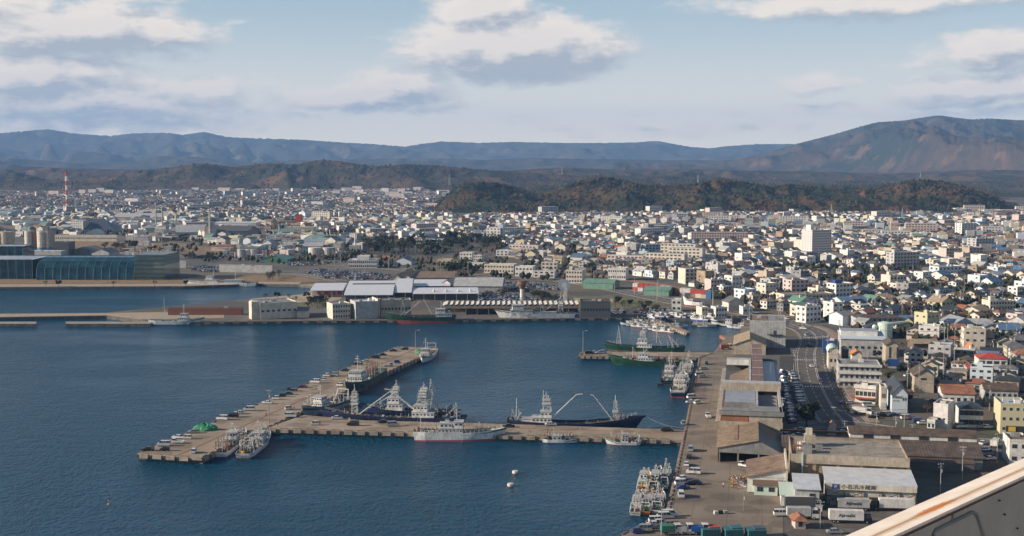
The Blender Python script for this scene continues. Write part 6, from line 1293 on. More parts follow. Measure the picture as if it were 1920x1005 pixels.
t = s.house(.42, .64, .72, 2.4); t2 = s.house(.5, .63, .62, 2.0, t, name='bridge'); s.mast(.56, t2, 5.5, .15, arms=3, radar=True); s.mast(.72, 3.6, 6, .12); s.boom(.62, 3, .52, 8, -1, -1, .16); s.gear(.05, .42, 50, seed=33, tall=.3); s.gear(.64, .72, 8, seed=34, ks=('gear_orange', 'red'), sz=.9, tall=-.5); s.rail(.75, .99); s.gear(.3, .45, 12, seed=35, ks=('gear_dark', 'gear_rust')); s.gear(.74, .9, 14, seed=36, ks=('gear_green', 'gear_white'), sz=.8)
# boats along the right quay
s = S_('white-topped fishing boat with blue hull band seen stern-on at the right quay', 'fishing boat', (1271, 746), (1281, 712), 7.8, 3.6, 2.8, 4.4, hull='hull_navy', band='hull_white', boot='boot_red', rake=.03, full=False)
t = s.house(.35, .55, .75, 2.6); t2 = s.house(.38, .5, .6, 2.0, t, name='bridge'); s.mast(.42, t2, 6, .15, arms=3); s.mast(.08, 3, 7, .13); s.mast(.2, 3, 9, .13); s.gear(.03, .33, 40, seed=37, tall=.8, ks=('gear_white', 'net_tan', 'gear_rust', 'cream')); s.lamps(.05, .35, 6, 6); s.gear(.55, .9, 40, seed=38, tall=1.2); s.mast(.75, 4, 7, .12); s.mast(.9, 4, 8, .12)
s = S_('dark-hulled boat with white frames behind the blue-banded one', 'fishing boat', (1249, 721), (1262, 692), 6.6, 2.0, 1.8, 3.4, hull='hull_navy', boot='boot_rust', rake=.04)
t = s.house(.35, .55, .7, 2.4); t2 = s.house(.38, .52, .6, 2, t, name='bridge'); s.mast(.45, t2, 5, .13, arms=3); s.gear(.05, .35, 30, seed=39, tall=.9); s.gear(.55, .9, 30, seed=40, tall=.9); s.mast(.75, 3, 8, .12, arms=2); s.boom(.7, 3, .5, 10, 0, 1, .1)
s = S_('white boat with tall thin masts hard against the quay wall', 'fishing boat', (1287, 706), (1293, 686), 5.0, 2.0, 1.8, 3.4, boot='boot_blue', rake=.04)
t = s.house(.3, .6, .7, 2.4); s.mast(.4, t, 6, .12, arms=2); s.gear(.05, .3, 18, seed=41, tall=1); s.mast(.8, 3, 6, .1); s.gear(.6, .9, 16, seed=42, tall=1.0)
# cluster at the bottom
for i, (a, b, hull, lab, ks, dk) in enumerate((((1191, 968), (1201, 931), 'hull_white', 'white work boat with a slim mast, outer left of the near cluster', ('gear_white', 'lgrey', 'gear_blue'), 'deck'),
        ((1209, 967), (1219, 930), 'gear_orange', 'orange-sided boat with green deck nets, middle of the near cluster', ('gear_green', 'gear_white', 'teal', 'net'), 'gear_green'),
        ((1231, 965), (1240, 929), 'hull_white', 'white boat with green nets against the quay, front of the near cluster', ('gear_green', 'gear_green', 'gear_orange', 'gear_white'), 'deck'),
        ((1203, 925), (1214, 890), 'hull_white', 'white cabin boat with red and yellow trim, back left of the near cluster', ('yellow', 'red', 'yellow', 'gear_white'), 'yellow'),
        ((1224, 927), (1237, 885), 'hull_white', 'double-cabin white boat, back middle of the near cluster', ('gear_white', 'lgrey', 'gear_dark'), 'deck'),
        ((1245, 918), (1253, 882), 'hull_white', 'white boat with a green deck hard by the quay, back right of the near cluster', ('gear_green', 'gear_green', 'gear_white'), 'gear_green'))):
    s = S_(lab, 'fishing boat', a, b, 3.9 if i != 5 else 3.0, 1.5, 1.2, 2.2, hull=hull, boot='boot_rust', rake=.04, bw=.5, boot_h=.3, deck=dk)
    t = s.house(.38 if i != 3 else .2, .60 if i != 3 else .5, .78, 2.1); s.mast(.42, t, 3 + (i % 3), .07, arms=1 + i % 2)
    if i in (3, 4): t = s.house(.28, .45, .6, 1.7, t, name='upper_cabin')
    s.gear(.04, .38, 22, seed=50 + i, ks=ks, sz=.75, tall=0); s.gear(.62, .92, 16, seed=60 + i, ks=ks, sz=.7, tall=-.2); s.lamps(.1, .9, 3.6, 7); s.gantry(.1, 2.6); s.tyres(3, 1)
# inner quay
s = S_('green cargo-fishing ship with red underside at the inner market quay', 'ship', (852, 605), (728, 606), 8.6, 4.4, 4.2, 6.6, hull='hull_green', boot='boot_red2', rake=.05, name='cargo_ship', bulb=True, boot_h=1.3)
t = s.house(.04, .28, .85, 3.0); t2 = s.house(.14, .28, .75, 2.6, t, name='bridge'); s.funnel(.08, t, 3, 'gear_white', 'gear_dark'); s.mast(.2, t2, 5, .18); s.lattice(.78, 5, 8, 3.4, levels=3, taper=.3, plats=0); s.boom(.74, 6, .52, 14, 0, 0, .25); s.boom(.34, 6, .46, 15, 0, 0, .25); s.gear(.3, .7, 14, seed=70, ks=('gear_white', 'deck', 'gear_dark'), tall=-.4); s.rail(.1, .99)
s = S_('long white patrol ship with blue waterline at the inner quay', 'ship', (1086, 600), (940, 601), 9.0, 4.6, 4.6, 7.6, hull='hull_white', boot='boot_blue', rake=.09, name='patrol_ship', boot_h=1.0)
t = s.house(.60, .88, .75, 2.6); t2 = s.house(.72, .86, .8, 3.2, t, name='bridge', k='white'); s.lattice(.74, t2, 4.5, 2.6, levels=2, plats=1); s.house(.30, .58, .5, 2.0, win=False, name='boat_deck'); s.lattice(.24, 5.5, 9, 3.2, levels=4, taper=.3, plats=2); s.mast(.24, 14, 4, .14); s.mast(.50, 6, 6, .16); s.boom(.60, 8, .40, 5.5, 2, 2, .2); s.gear(.08, .3, 22, seed=71, ks=('gear_white', 'gear_blue', 'gear_orange', 'lgrey'), tall=.2); s.rail(.05, .97); s.boom(.42, 7, .2, 17, 0, 0, .15)
m = MB(); m.box(.5, 3.5, -4.0, 4.0, 1.2, 4.5, 'boot_blue'); obj('stern_panel', m, s.r); s.name_text('MH 81', .68, 1.6, side=1, k='lgrey')
s = S_('small white survey ship at the breakwater quay on the left', 'ship', (282, 609), (378, 609), 6.4, 3.4, 2.6, 5.0, boot='boot_blue', rake=.06, name='survey_ship'); t = s.house(.54, .76, .72, 2.8); t2 = s.house(.6, .74, .6, 2.4, t, name='bridge'); s.mast(.66, t2, 6, .2, arms=3); s.mast(.28, 4, 14, .16); s.mast(.3, 3.6, 6, .14); s.rail(.02, .98); s.gear(.05, .5, 12, seed=72, ks=('gear_white', 'lgrey', 'cream'), tall=0)
s = S_('pale grey-white coastguard ship at the far promenade', 'ship', (480, 537), (352, 536), 8.4, 3.4, 3.4, 5.4, boot='hull_grey', rake=.07, name='patrol_ship', boot_h=.8); t = s.house(.55, .74, .75, 3); s.house(.62, .72, .6, 2.6, t, name='bridge', k='white'); s.house(.2, .45, .7, 2.8, k='lblue'); s.mast(.62, t + 3, 6, .2); s.mast(.3, 6, 8, .2); s.rail(.05, .97); s.gear(.3, .42, 6, ks=('gear_dark',), seed=73, sz=1.2)
# boat basin
rg = random.Random(5)
basin = [(1180, 609), (1187, 611), (1195, 613), (1203, 609), (1210, 614), (1218, 617), (1226, 615), (1233, 619), (1240, 622), (1247, 619), (1253, 623), (1200, 605), (1211, 606), (1220, 610), (1190, 606), (1262, 612), (1272, 614), (1310, 612), (1325, 613), (1230, 608), (1245, 611)]
desc = ['orange-trimmed', 'plain', 'twin-mast', 'low', 'blue-striped', 'tall-cabin', 'slim', 'short', 'wide', 'grey-decked', 'cluttered', 'rust-marked', 'net-laden', 'sharp-bowed', 'bright', 'small', 'low-cabin', 'dark-decked', 'open', 'squat', 'narrow']
for i, (px, py) in enumerate(basin):
    small_boat(px, py, rg.uniform(2.4, 3.3) if i < 16 else rg.uniform(-.2, .4), rg.uniform(7.5, 11.5), f'{desc[i]} small white boat moored {"left of" if px < 1240 else "right of" if px > 1256 else "beside"} the narrow boat pier, {ordn(i + 1)}in the basin', stripe=rg.choice(['boot_blue', 'boot_red', 'gear_orange', 'hull_grey']), deckk=rg.choice(['deck', 'lgrey', 'gear_blue']))
ashore = [(1222, 596), (1230, 594), (1239, 593), (1248, 594), (1257, 593), (1266, 594), (1275, 595), (1284, 593), (1300, 597), (1312, 600), (1302, 591), (1318, 598), (1335, 601), (1328, 595)]
for i, (px, py) in enumerate(ashore):
    small_boat(px, py, rg.uniform(1.9, 2.9), rg.uniform(8, 12), f'white boat drawn up at the {"basin wall" if px < 1290 else "boat yard"}, {ordn(i + 1)}from the left', z=2.3, group='boats laid up around the basin', mast=i % 3 == 0)
for (px, py, L, hd, lab) in ((1362, 611, 17, 2.9, 'large white yacht moored in front of the boat yard'), (1386, 616, 15, 2.7, 'long white motor boat at the slipway beside the cold store'), (1376, 606, 13, 2.8, 'white cruiser behind the slipway')):
    small_boat(px, py, hd, L, lab, group='larger white boats near the slipway')
# hauled-out white ship-shaped playground vessel
x_, y_ = G(1290, 574); s = Ship('white boat-shaped monument standing on land near the boat basin', 'monument', (1318, 574), (1283, 572), 6, 3, 3, 8, name='boat_monument', z=2.3, rake=.1); s.house(.5, .8, .6, 2)
# buoys
for (px, py, lab) in ((966, 888, 'white drum buoy with dark foot floating in the inner basin, farther one'), (957, 912, 'white drum buoy with red foot floating in the inner basin, nearer one')):
    x, y = G(px, py, 0); r = thing('mooring_buoy', lab, 'buoy', (x, y, 0), 0, 'mooring buoys'); m = MB(); m.cyl(0, 0, -.5, .25, 1.0, 'gear_rust', 14); obj('base', m, r); m = MB(); m.cyl(0, 0, .25, 1.0, 1.0, 'white', 14); m.tube((0, 0, 1), (0, 0, 1.3), .15, 'lgrey', 6); obj('drum', m, r)
x, y = G(203, 946, 0); r = thing('marker_buoy', 'tiny yellow marker buoy in open water at the lower left', 'buoy', (x, y, 0), 0); m = MB(); m.cyl(0, 0, -.3, .3, .3, 'yellow', 8); obj('float', m, r); m = MB(); m.tube((0, 0, .3), (0, 0, 1.4), .05, 'yellow', 4); m.box(-.15, .15, -.15, .15, 1.3, 1.5, 'yellow'); obj('topmark', m, r)
x, y = G(1235, 722, 0); r = thing('rubber_dinghy', 'dark dinghy drifting left of the quay boats', 'boat', (x, y, 0), .4); m = MB(); m.tube((-1.5, -.7, .25), (1.3, -.7, .25), .3, 'gear_dark', 8); m.tube((-1.5, .7, .25), (1.3, .7, .25), .3, 'gear_dark', 8); m.tube((1.3, -.7, .25), (2.1, 0, .35), .3, 'gear_dark', 8); m.tube((1.3, .7, .25), (2.1, 0, .35), .3, 'gear_dark', 8); m.box(-1.6, 1.4, -.6, .6, .05, .2, 'lgrey'); obj('hull', m, r); m = MB(); m.box(-1.9, -1.5, -.2, .2, .1, .9, 'gear_dark'); obj('outboard_motor', m, r)

# ================================================================== vehicles
W_, S2, K_, BL, RD, MR = 'car_white', 'car_silver', 'car_black', 'car_blue', 'car_red', 'car_maroon'
pl = [(277, 845, K_, 'sedan'), (307, 836, W_, 'van'), (309, 845, K_, 'kei'), (334, 822, W_, 'sedan'), (334, 831, W_, 'pickup'), (351, 823, W_, 'kei'), (364, 812, S2, 'sedan'), (417, 787, W_, 'van'), (436, 782, K_, 'van'), (449, 776, W_, 'sedan'), (467, 770, W_, 'van'), (501, 757, W_, 'sedan'), (517, 749, W_, 'kei'), (529, 744, K_, 'kei'),
      (540, 740, BL, 'sedan'), (548, 733, K_, 'pickup'), (567, 727, MR, 'sedan'), (591, 718, W_, 'van'), (605, 714, W_, 'kei'), (612, 706, W_, 'kei'), (626, 705, S2, 'van'), (647, 696, K_, 'sedan'), (671, 684, K_, 'van'), (686, 679, W_, 'sedan'), (704, 672, K_, 'van'), (717, 667, K_, 'sedan'), (737, 659, K_, 'sedan'), (745, 656, S2, 'sedan'), (760, 656, K_, 'kei')]
for i, (x, y, c, k) in enumerate(pl): X, Y = G(x, y, 2.41); car(X, Y, 2.42, math.pi + random.uniform(-.25, .15), k, c, 'parked along the seaward edge of the long pier', group='vehicles parked on the long pier')
for i, (x, y, c, k, h) in enumerate([(364, 849, W_, 'kei', 1.6), (542, 768, W_, 'kei', .4), (545, 782, W_, 'van', 0), (637, 724, W_, 'kei', 2.9), (745, 681, BL, 'kei', .3), (728, 687, S2, 'pickup', .3), (709, 696, W_, 'kei', 1.3)]): X, Y = G(x, y, 2.41); car(X, Y, 2.42, h, k, c, 'on the inner side of the long pier', group='vehicles parked on the long pier')
for i, (x, y, c, k, h) in enumerate([(632, 786, W_, 'sedan', .05), (590, 797, W_, 'kei', 3.2), (662, 798, K_, 'van', 3.1), (719, 793, K_, 'sedan', 0), (737, 799, S2, 'van', .1), (1033, 798, W_, 'sedan', .1), (954, 801, K_, 'sedan', .2), (1251, 809, K_, 'van', -.05)]): X, Y = G(x, y, 2.31); car(X, Y, 2.32, h, k, c, 'on the cross pier', group='vehicles on the cross pier')
for i, (x, y, c, k, h) in enumerate([(1105, 664, K_, 'van', .1), (1114, 662, S2, 'sedan', 1.0), (1124, 663, W_, 'sedan', .2), (1132, 662, W_, 'kei', .2)]): X, Y = G(x, y, 2.31); car(X, Y, 2.32, h, k, c, 'at the tip of the north pier', group='vehicles on the north pier')
for i, (x, y, c, k, h) in enumerate([(1325, 683, K_, 'kei', 1.4), (1320, 693, S2, 'sedan', .2), (1313, 705, W_, 'van', .2), (1318, 708, S2, 'sedan', .1), (1298, 747, W_, 'van', .3), (1296, 756, W_, 'sedan', .1), (1308, 757, W_, 'kei', .5), (1328, 783, W_, 'pickup', 1.6), (1281, 796, S2, 'kei', 1.6), (1295, 845, S2, 'van', 1.4), (1292, 859, K_, 'sedan', 1.4), (1287, 873, W_, 'sedan', 1.4),
      (1300, 888, W_, 'van', 2.9), (1281, 899, W_, 'sedan', .5), (1279, 909, W_, 'van', .2), (1296, 909, K_, 'sedan', .05), (1306, 908, BL, 'kei', .1), (1280, 917, BL, 'sedan', .3), (1277, 931, W_, 'van', 1.5), (1248, 972, W_, 'van', .1), (1256, 968, W_, 'van', .1), (1232, 980, W_, 'van', .1), (1228, 986, W_, 'sedan', .1), (1238, 984, W_, 'kei', .1), (1217, 991, S2, 'sedan', .15), (1206, 996, S2, 'van', 3.2), (1196, 1000, BL, 'kei', .2), (1397, 876, W_, 'pickup', 2.4)]):
    X, Y = G(x, y, 2.04); car(X, Y, 2.04, h, k, c, 'on the right quay apron', group='vehicles on the right quay')
for i, (x, y, c, k, h) in enumerate([(1466, 967, W_, 'van', 0), (1565, 1000, S2, 'sedan', 0), (1595, 757, W_, 'sedan', .2), (1583, 757, BL, 'sedan', .2), (1580, 813, W_, 'sedan', .1), (1589, 806, K_, 'sedan', 2.9), (1637, 784, K_, 'sedan', 3.1), (1622, 768, S2, 'sedan', .1), (1628, 762, W_, 'van', .1), (1630, 774, W_, 'sedan', .1), (1651, 781, K_, 'van', .1), (1664, 780, W_, 'van', .1), (1676, 780, BL, 'sedan', .1), (1700, 786, W_, 'van', .1),
      (1712, 787, MR, 'sedan', .1), (1731, 795, W_, 'sedan', .1), (1722, 792, BL, 'van', .1), (1802, 802, W_, 'van', .1), (1843, 802, S2, 'sedan', .1), (1852, 803, S2, 'sedan', .1), (1843, 833, W_, 'sedan', .8), (1847, 846, BL, 'sedan', .2), (1851, 853, S2, 'van', .2), (1856, 862, W_, 'sedan', .2), (1703, 706, W_, 'sedan', .3), (1708, 698, S2, 'sedan', .3), (1745, 731, W_, 'van', 1.2), (1487, 821, W_, 'sedan', .3), (1479, 819, W_, 'van', .3), (1498, 818, S2, 'sedan', .2), (1500, 808, S2, 'sedan', 2.8), (1584, 829, K_, 'sedan', .2)]):
    X, Y = G(x, y, 2.1); car(X, Y, 2.1, h, k, c, 'in the yards and streets behind the sheds', group='vehicles behind the sheds')
# nose-in rows beside the market
for i in range(26):
    t = i / 25; px, py = 1468 + (1486 - 1468) * t ** 1.1, 698 + 96 * t; X, Y = G(px, py, 2.04); car(X, Y, 2.04, .75, random.choice(['sedan', 'van', 'kei']), random.choice([S2, W_, BL, S2, K_]), 'in the angled row against the long fish market', group='cars parked beside the fish market')
for i in range(18):
    t = i / 17; px, py = 1487 + 17 * t, 700 + 60 * t; X, Y = G(px, py, 2.04); car(X, Y, 2.04, .2, random.choice(['sedan', 'van', 'kei']), random.choice([W_, W_, S2, K_]), 'in the row between the market and the harbour road', group='cars parked beside the fish market')
for i, (x, y, c, k, h) in enumerate([(1512, 630, S2, 'van', 1.6), (1519, 650, K_, 'sedan', -1.3), (1522, 688, W_, 'sedan', 1.5), (1506, 617, W_, 'sedan', 2.6), (1538, 716, S2, 'sedan', 1.5)]): X, Y = G(x, y, 2.09); car(X, Y, 2.09, h, k, c, 'driving on the harbour road', group='cars on the harbour road')
# lorries
lorry(1628, 955, math.pi - .10, 'lgrey', 'car_black', 11.6, 3.5, 'grey box trailer lettered on its side behind the white one', txt='Ajirwahi', flip=-1)
lorry(1555, 981, -.10, 'white', 'car_black', 12.0, 3.7, 'white box trailer with dark cab, lettered, nearest in the truck yard', txt='Ajirwahi')
lorry(1712, 956, math.pi - .12, 'white', 'car_black', 12.5, 3.6, 'plain white box trailer partly hidden by the ledge', txt=None)
lorry(1476, 974, -.06, 'lgrey', 'white', 9.2, 3.4, 'grey box truck with white cab behind the gatehouse')
lorry(1472, 956, -.06, 'dgrey', 'white', 11.0, 4.0, 'dark wing-body truck with a white roof beside the silver shed', roof='white')
lorry(1597, 776, -.5, 'white', 'white', 8, 2.9, 'white bus-like van at the restaurant car park')
lorry(1869, 842, 1.0, 'white', 'white', 6, 3.0, 'small white box truck near the yellow workshop')
lorry(1352, 656, .2, 'redbrown', 'white', 7, 2.8, 'brown-tarped truck at the head of the north pier')
lorry(1241, 1005, .1, 'gear_green', 'white', 6, 2.8, 'green tarped truck at the bottom edge of the quay')
lorry(1270, 1004, .05, 'white', 'white', 5, 2.4, 'white refrigerated truck beside the green one')
lorry(1296, 1004, .05, 'tarp_blue', 'white', 5.4, 2.4, 'blue tarped truck at the bottom edge of the quay')
for (px, py, c, lab) in ((1338, 1008, 'red', 'teal fish bin stack with a red cover'), (1381, 1009, 'teal', 'plain teal fish bin stack'), (1424, 1010, 'tile_blue', 'teal fish bin stack with a dark blue cover')):
    x, y = G(px, py); r = thing('bin_stack', lab, 'fish bins', (x, y, 2.05), .1); m = MB(); m.box(-3, 2, 0, 4, 0, 2.2, 'teal'); obj('bins', m, r); m = MB(); m.box(-1, 2.1, 1, 4.2, 2.2, 2.5, c); obj('cover', m, r)
    for i in range(6): m = MB(); m.box(-3.05 + i * .85, -2.95 + i * .85, -.05, -.01, 0, 2.2, 'gear_dark'); obj('bin_rib', m, r)
# forklift
x, y = G(1530, 972); r = thing('forklift', 'small yellow forklift between the trucks', 'forklift', (x, y, 2.05), .3); m = MB(); m.box(0, 1.8, 0, 1.1, .3, 1.0, 'yellow'); m.box(0, .5, .1, 1.0, 1.0, 1.3, 'yellow'); obj('body', m, r); m = MB(); m.box(2.0, 2.15, .2, .35, .1, 2.6, 'gear_dark'); m.box(2.0, 2.15, .75, .9, .1, 2.6, 'gear_dark'); m.box(2.1, 3.0, .2, .3, .1, .18, 'gear_dark'); m.box(2.1, 3.0, .8, .9, .1, .18, 'gear_dark'); obj('mast', m, r)
m = MB(); [m.box(a, a + .08, b, b + .08, 1.0, 2.1, 'gear_dark') for a in (.2, 1.5) for b in (.1, .9)]; m.box(.15, 1.65, .05, 1.05, 2.1, 2.2, 'gear_dark'); obj('overhead_guard', m, r)
for a in (.3, 1.5):
    for b in (.05, 1.05): m = MB(); m.tube((a, b - .1, .28), (a, b + .1, .28), .28, 'tyre', 8); obj('wheel', m, r)
# green net pile on the long pier, nets and scrap heap on the apron
def heap(name, px, py, z, rx, ry, h, key, label, cat, seed, rz=0, n=26, kind=None):
    x, y = G(px, py, z); rg = random.Random(seed); vs = []; fs = []; N = n; K = 7
    for j in range(K + 1):
        for i in range(N):
            a = 2 * math.pi * i / N; t = j / K; q = (1 - t ** 2.4) * (1 + .10 * math.sin(a * 5 + seed) + rg.uniform(-.05, .05)); zz = h * (t ** .75) * (1 + (rg.uniform(-.12, .12) if 0 < j else 0)) * (1 + .15 * math.sin(a * 3 + seed))
            vs.append((rx * q * math.cos(a), ry * q * math.sin(a), zz if j else -.05))
    for j in range(K):
        for i in range(N): fs.append((j * N + i, j * N + (i + 1) % N, (j + 1) * N + (i + 1) % N, (j + 1) * N + i))
    fs.append(tuple(K * N + i for i in range(N))); m = MB(); m.add(vs, fs, key); return obj(name, m, None, (x, y, z), rz, label=label, cat=cat, kind=kind)
heap('covered_net_pile', 384, 806, 2.4, 4.6, 2.8, 2.6, 'tarp_green', 'bright green covered pile of nets on the long pier', 'net pile', 2, 0)
heap('net_pile', 345 + 443, 661, 2.4, 3, 2, 1.6, 'tarp_green', 'small green net pile at the far end of the long pier', 'net pile', 4)
x, y = G(1384, 903); rg = random.Random(9); m = MB()
for i in range(160):
    a = rg.uniform(0, 6.28); q = rg.random() ** .6; X, Y = math.cos(a) * q * 2.9, math.sin(a) * q * 9; hh = 1.5 * (1 - q) + .1; sz = rg.uniform(.3, .9); k = rg.choice(['gear_rust', 'gear_rust', 'tan', 'white', 'lgrey', 'yellow', 'redbrown', 'net_tan', 'gear_blue'])
    m.box(X - sz / 2, X + sz / 2, Y - sz / 2, Y + sz / 2, 0, hh * rg.uniform(.6, 1.2), k) if i % 2 else m.tube((X, Y, .1), (X + rg.uniform(-1, 1), Y + rg.uniform(-1, 1), hh + .3), .1, k, 4)
obj('scrap_heap', m, None, (x, y, 2.05), QR, label='rusty heap of scrap crates and gear on the quay apron beside the packing shed', cat='scrap heap')
m = MB(); [m.box(a, a + 1.2, b, b + 1.0, 0, .9, k) for a, b, k in ((0, 0, 'gear_white'), (1.4, .2, 'gear_dark'), (2.8, -.2, 'lgrey'), (.5, 1.3, 'gear_rust'))]; x, y = G(1340, 965); obj('gear_pallets', m, None, (x, y, 2.05), .2, label='small group of dark and white gear boxes alone on the lower apron', cat='gear')
x, y = G(1380, 625); r = thing('fuel_gantry', 'dark steel fuelling gantry at the basin slipway', 'gantry', (x, y, 2), 0); m = MB(); [m.tube((a, b, 0), (a, b, 9), .15, 'gear_dark', 4) for a in (-2, 2) for b in (-1.5, 1.5)]; m.box(-2.4, 2.4, -2, 2, 6.6, 9.4, 'gear_dark'); [m.tube((-2, -1.5, z), (2, -1.5, z + 3), .08, 'gear_dark', 3) for z in (0, 3)]; obj('frame', m, r)

# people
for i, (px, py, pose, top, lab, z) in enumerate([(1356, 914, 1, 'white', 'person in a white top walking across the quay apron', 2.05), (404, 790, 0, 'gear_dark', 'angler in dark clothes by the silver van on the long pier', 2.41), (449, 777, 0, 'cloth', 'person in dark clothes standing against the white car', 2.41), (499, 781, 1, 'brown', 'person in brown walking at the middle of the long pier', 2.41), (528, 742, 0, 'gear_dark', 'angler in black beside the dark hatchback', 2.41), (637, 694, 0, 'cloth', 'lone angler on the seaward pier edge', 2.41),
        (516, 799, 0, 'redbrown', 'person in a reddish jacket at the pier corner, left of two', 2.31), (521, 800, 0, 'gear_dark', 'person in black at the pier corner, right of two', 2.31), (552, 769, 0, 'red', 'person in red near the bow of the grey ship', 2.41), (600, 797, 0, 'cloth', 'person beside the white hatchback on the cross pier', 2.31), (285, 838, 0, 'gear_dark', 'angler at the pier tip edge', 2.41), (780, 789, 1, 'gear_blue', 'person in blue on the cross pier', 2.31)]):
    person(px, py, pose, top, lab, z, random.uniform(0, 6))
# ================================================================== trees, poles, lamps
tree(1512, 808, 12, 'leaf_dark', 'big dark broadleaf tree shading the car park beside the harbour road', None, .44, 1, 1500)
rg = random.Random(11)
def inpoly(x, y, P):
    c = False; j = len(P) - 1
    for i in range(len(P)):
        if (P[i][1] > y) != (P[j][1] > y) and x < (P[j][0] - P[i][0]) * (y - P[i][1]) / (P[j][1] - P[i][1]) + P[i][0]: c = not c
        j = i
    return c
def npoly(X, Y, P):
    c = np.zeros(X.shape, bool); j = len(P) - 1
    for i in range(len(P)):
        xi, yi = P[i]; xj, yj = P[j]
        if yi != yj: c ^= ((yi > Y) != (yj > Y)) & (X < (xj - xi) * (Y - yi) / (yj - yi) + xi)
        j = i
    return c
n_ = 0
for (P, num, hh, keys, lab, grp) in (([(665, 467), (700, 458), (850, 452), (940, 448), (945, 466), (880, 470), (760, 480), (700, 478)], 96, (11, 17), ['leaf_dark', 'leaf_dark', 'leaf_mid'], 'dark pine in the windbreak belt in front of the town', 'pines of the windbreak belt'),
        ([(825, 512), (835, 504), (875, 504), (880, 511), (850, 515)], 22, (7, 10), ['leaf_dark', 'leaf_mid'], 'dark rounded tree in the small grove beside the coast road', 'grove beside the coast road'),
        ([(190, 468), (250, 460), (275, 468), (250, 476), (200, 474)], 18, (8, 12), ['leaf_olive', 'leaf_dark'], 'dusky tree on the dry field right of the silos', 'trees on the dry field'),
        ([(340, 482), (400, 484), (400, 490), (350, 487)], 26, (4, 6), ['leaf_dark', 'leaf_olive'], 'low tree in the rows of the tanker park', 'trees in the tanker park'),
        ([(500, 527), (522, 526), (525, 519), (502, 519)], 10, (6, 8), ['leaf_rust', 'leaf_olive'], 'reddish tree at the end of the promenade bank', 'trees at the promenade bank'),
        ([(575, 580), (610, 576), (622, 568), (610, 562), (580, 572)], 20, (5, 8), ['leaf_dark', 'leaf_mid'], 'dark tree on the lawn beside the quay offices', 'trees on the quay lawn'),
        ([(980, 553), (1010, 556), (1065, 570), (1060, 574), (1000, 562)], 30, (5, 7), ['leaf_dark', 'leaf_mid'], 'dark tree in the row beside the big car park', 'trees beside the big car park'),
        ([(1140, 572), (1160, 568), (1250, 584), (1240, 588), (1150, 578)], 14, (5, 7), ['leaf_dark', 'leaf_olive'], 'small park tree between pavilion and coast road', 'trees in the small park'),
        ([(905, 552), (950, 550), (950, 556), (900, 558)], 12, (4, 6), ['leaf_olive', 'leaf_rust'], 'shrubby tree in front of the red-doored warehouse', 'trees in front of the warehouse')):
    k = 0; pts = []
    while k < num:
        xs = [p[0] for p in P]; ys = [p[1] for p in P]; px, py = rg.uniform(min(xs), max(xs)), rg.uniform(min(ys), max(ys))
        if inpoly(px, py, P): pts.append((px, py)); k += 1
    for j, (px, py) in enumerate(sorted(pts)): tree(px, py, rg.uniform(*hh), rg.choice(keys), lab + f', {ordn(j + 1)}from the left', grp, .42, rg.randint(0, 2), 90)
for i, (px, py) in enumerate([(86, 537), (110, 537), (213, 537), (290, 537), (348, 537), (457, 536), (497, 562), (520, 560), (543, 562), (553, 568), (575, 560)]): tree(px, py, 5.5, 'leaf_dark', f'round dark tree planted along the promenade, {ordn(i + 1)}from the left', 'promenade trees', .42, i % 3, 90)
for i in range(18):
    t = i / 17; px, py = 1546 + (1590 - 1546) * t, 664 + (776 - 664) * t; tree(px + 1.5, py, 3.2, ['leaf_rust', 'leaf_olive', 'leaf_mid'][i % 3], f'small street tree beside the harbour road, {ordn(i + 1)}from the far end', 'street trees beside the harbour road', .4, i % 3, 70)
# lamp posts
for (px, py, top, lab) in ((505, 797, 731, 'tall pole at the corner of the two piers'), (779, 668, 620, 'tall lamp pole near the far tip of the long pier'), (1093, 663, 621, 'tall lamp pole at the tip of the north pier'), (1394, 958, 918, 'dark pole at the edge of the lower apron'), (1538, 991, 939, 'white pole beside the gatehouse'), (1240, 1003, 955, 'white lamp pole at the near quay vans')):
    pole(px, py, top, lab, 'lamp' if 'lamp' in lab else 'utility', k='pole_dark' if 'dark' in lab or 'corner' in lab else 'pole')
rs = resample(coast_line, 36)
for i, p in enumerate(rs):
    if i % 1 == 0 and p[1] < 1500: pole(0, 0, 0, f'pale lamp post on the near side of the coast road, {ordn(i + 1)}from the right', 'lamp', 'lamp posts along the coast road', pos=(p[0], p[1] - 10), h=13, r0=.2); 
    if p[1] < 1500 and i % 2: pole(0, 0, 0, f'pale lamp post on the far side of the coast road, {ordn(i // 2 + 1)}from the right', 'lamp', 'lamp posts along the coast road', pos=(p[0] + 3, p[1] + 11), h=13, r0=.2)
for i, (px, py, top) in enumerate([(1556, 700, 652), (1562, 806, 762), (1643, 806, 772), (1583, 815, 788), (1695, 812, 744), (1722, 755, 678), (1768, 730, 604), (1788, 716, 606), (1818, 790, 742), (1910, 800, 766), (1700, 770, 680), (1804, 900, 836), (1763, 930, 868), (1551, 680, 620), (1573, 650, 600), (1650, 650, 610), (1734, 720, 668), (1855, 770, 722), (1893, 720, 662), (1830, 640, 598), (1776, 652, 600), (1905, 652, 610), (1626, 690, 655), (1679, 818, 780), (1710, 830, 795), (1869, 868, 812), (1488, 700, 656), (1466, 820, 745)]):
    pole(px, py, top, f'concrete utility pole with crossarms {["beside the harbour road", "at the junction", "in the depot street", "between the eastern houses"][i % 4]}, {ordn(i // 4 + 1)}of that stretch', 'utility', 'utility poles in the near streets')

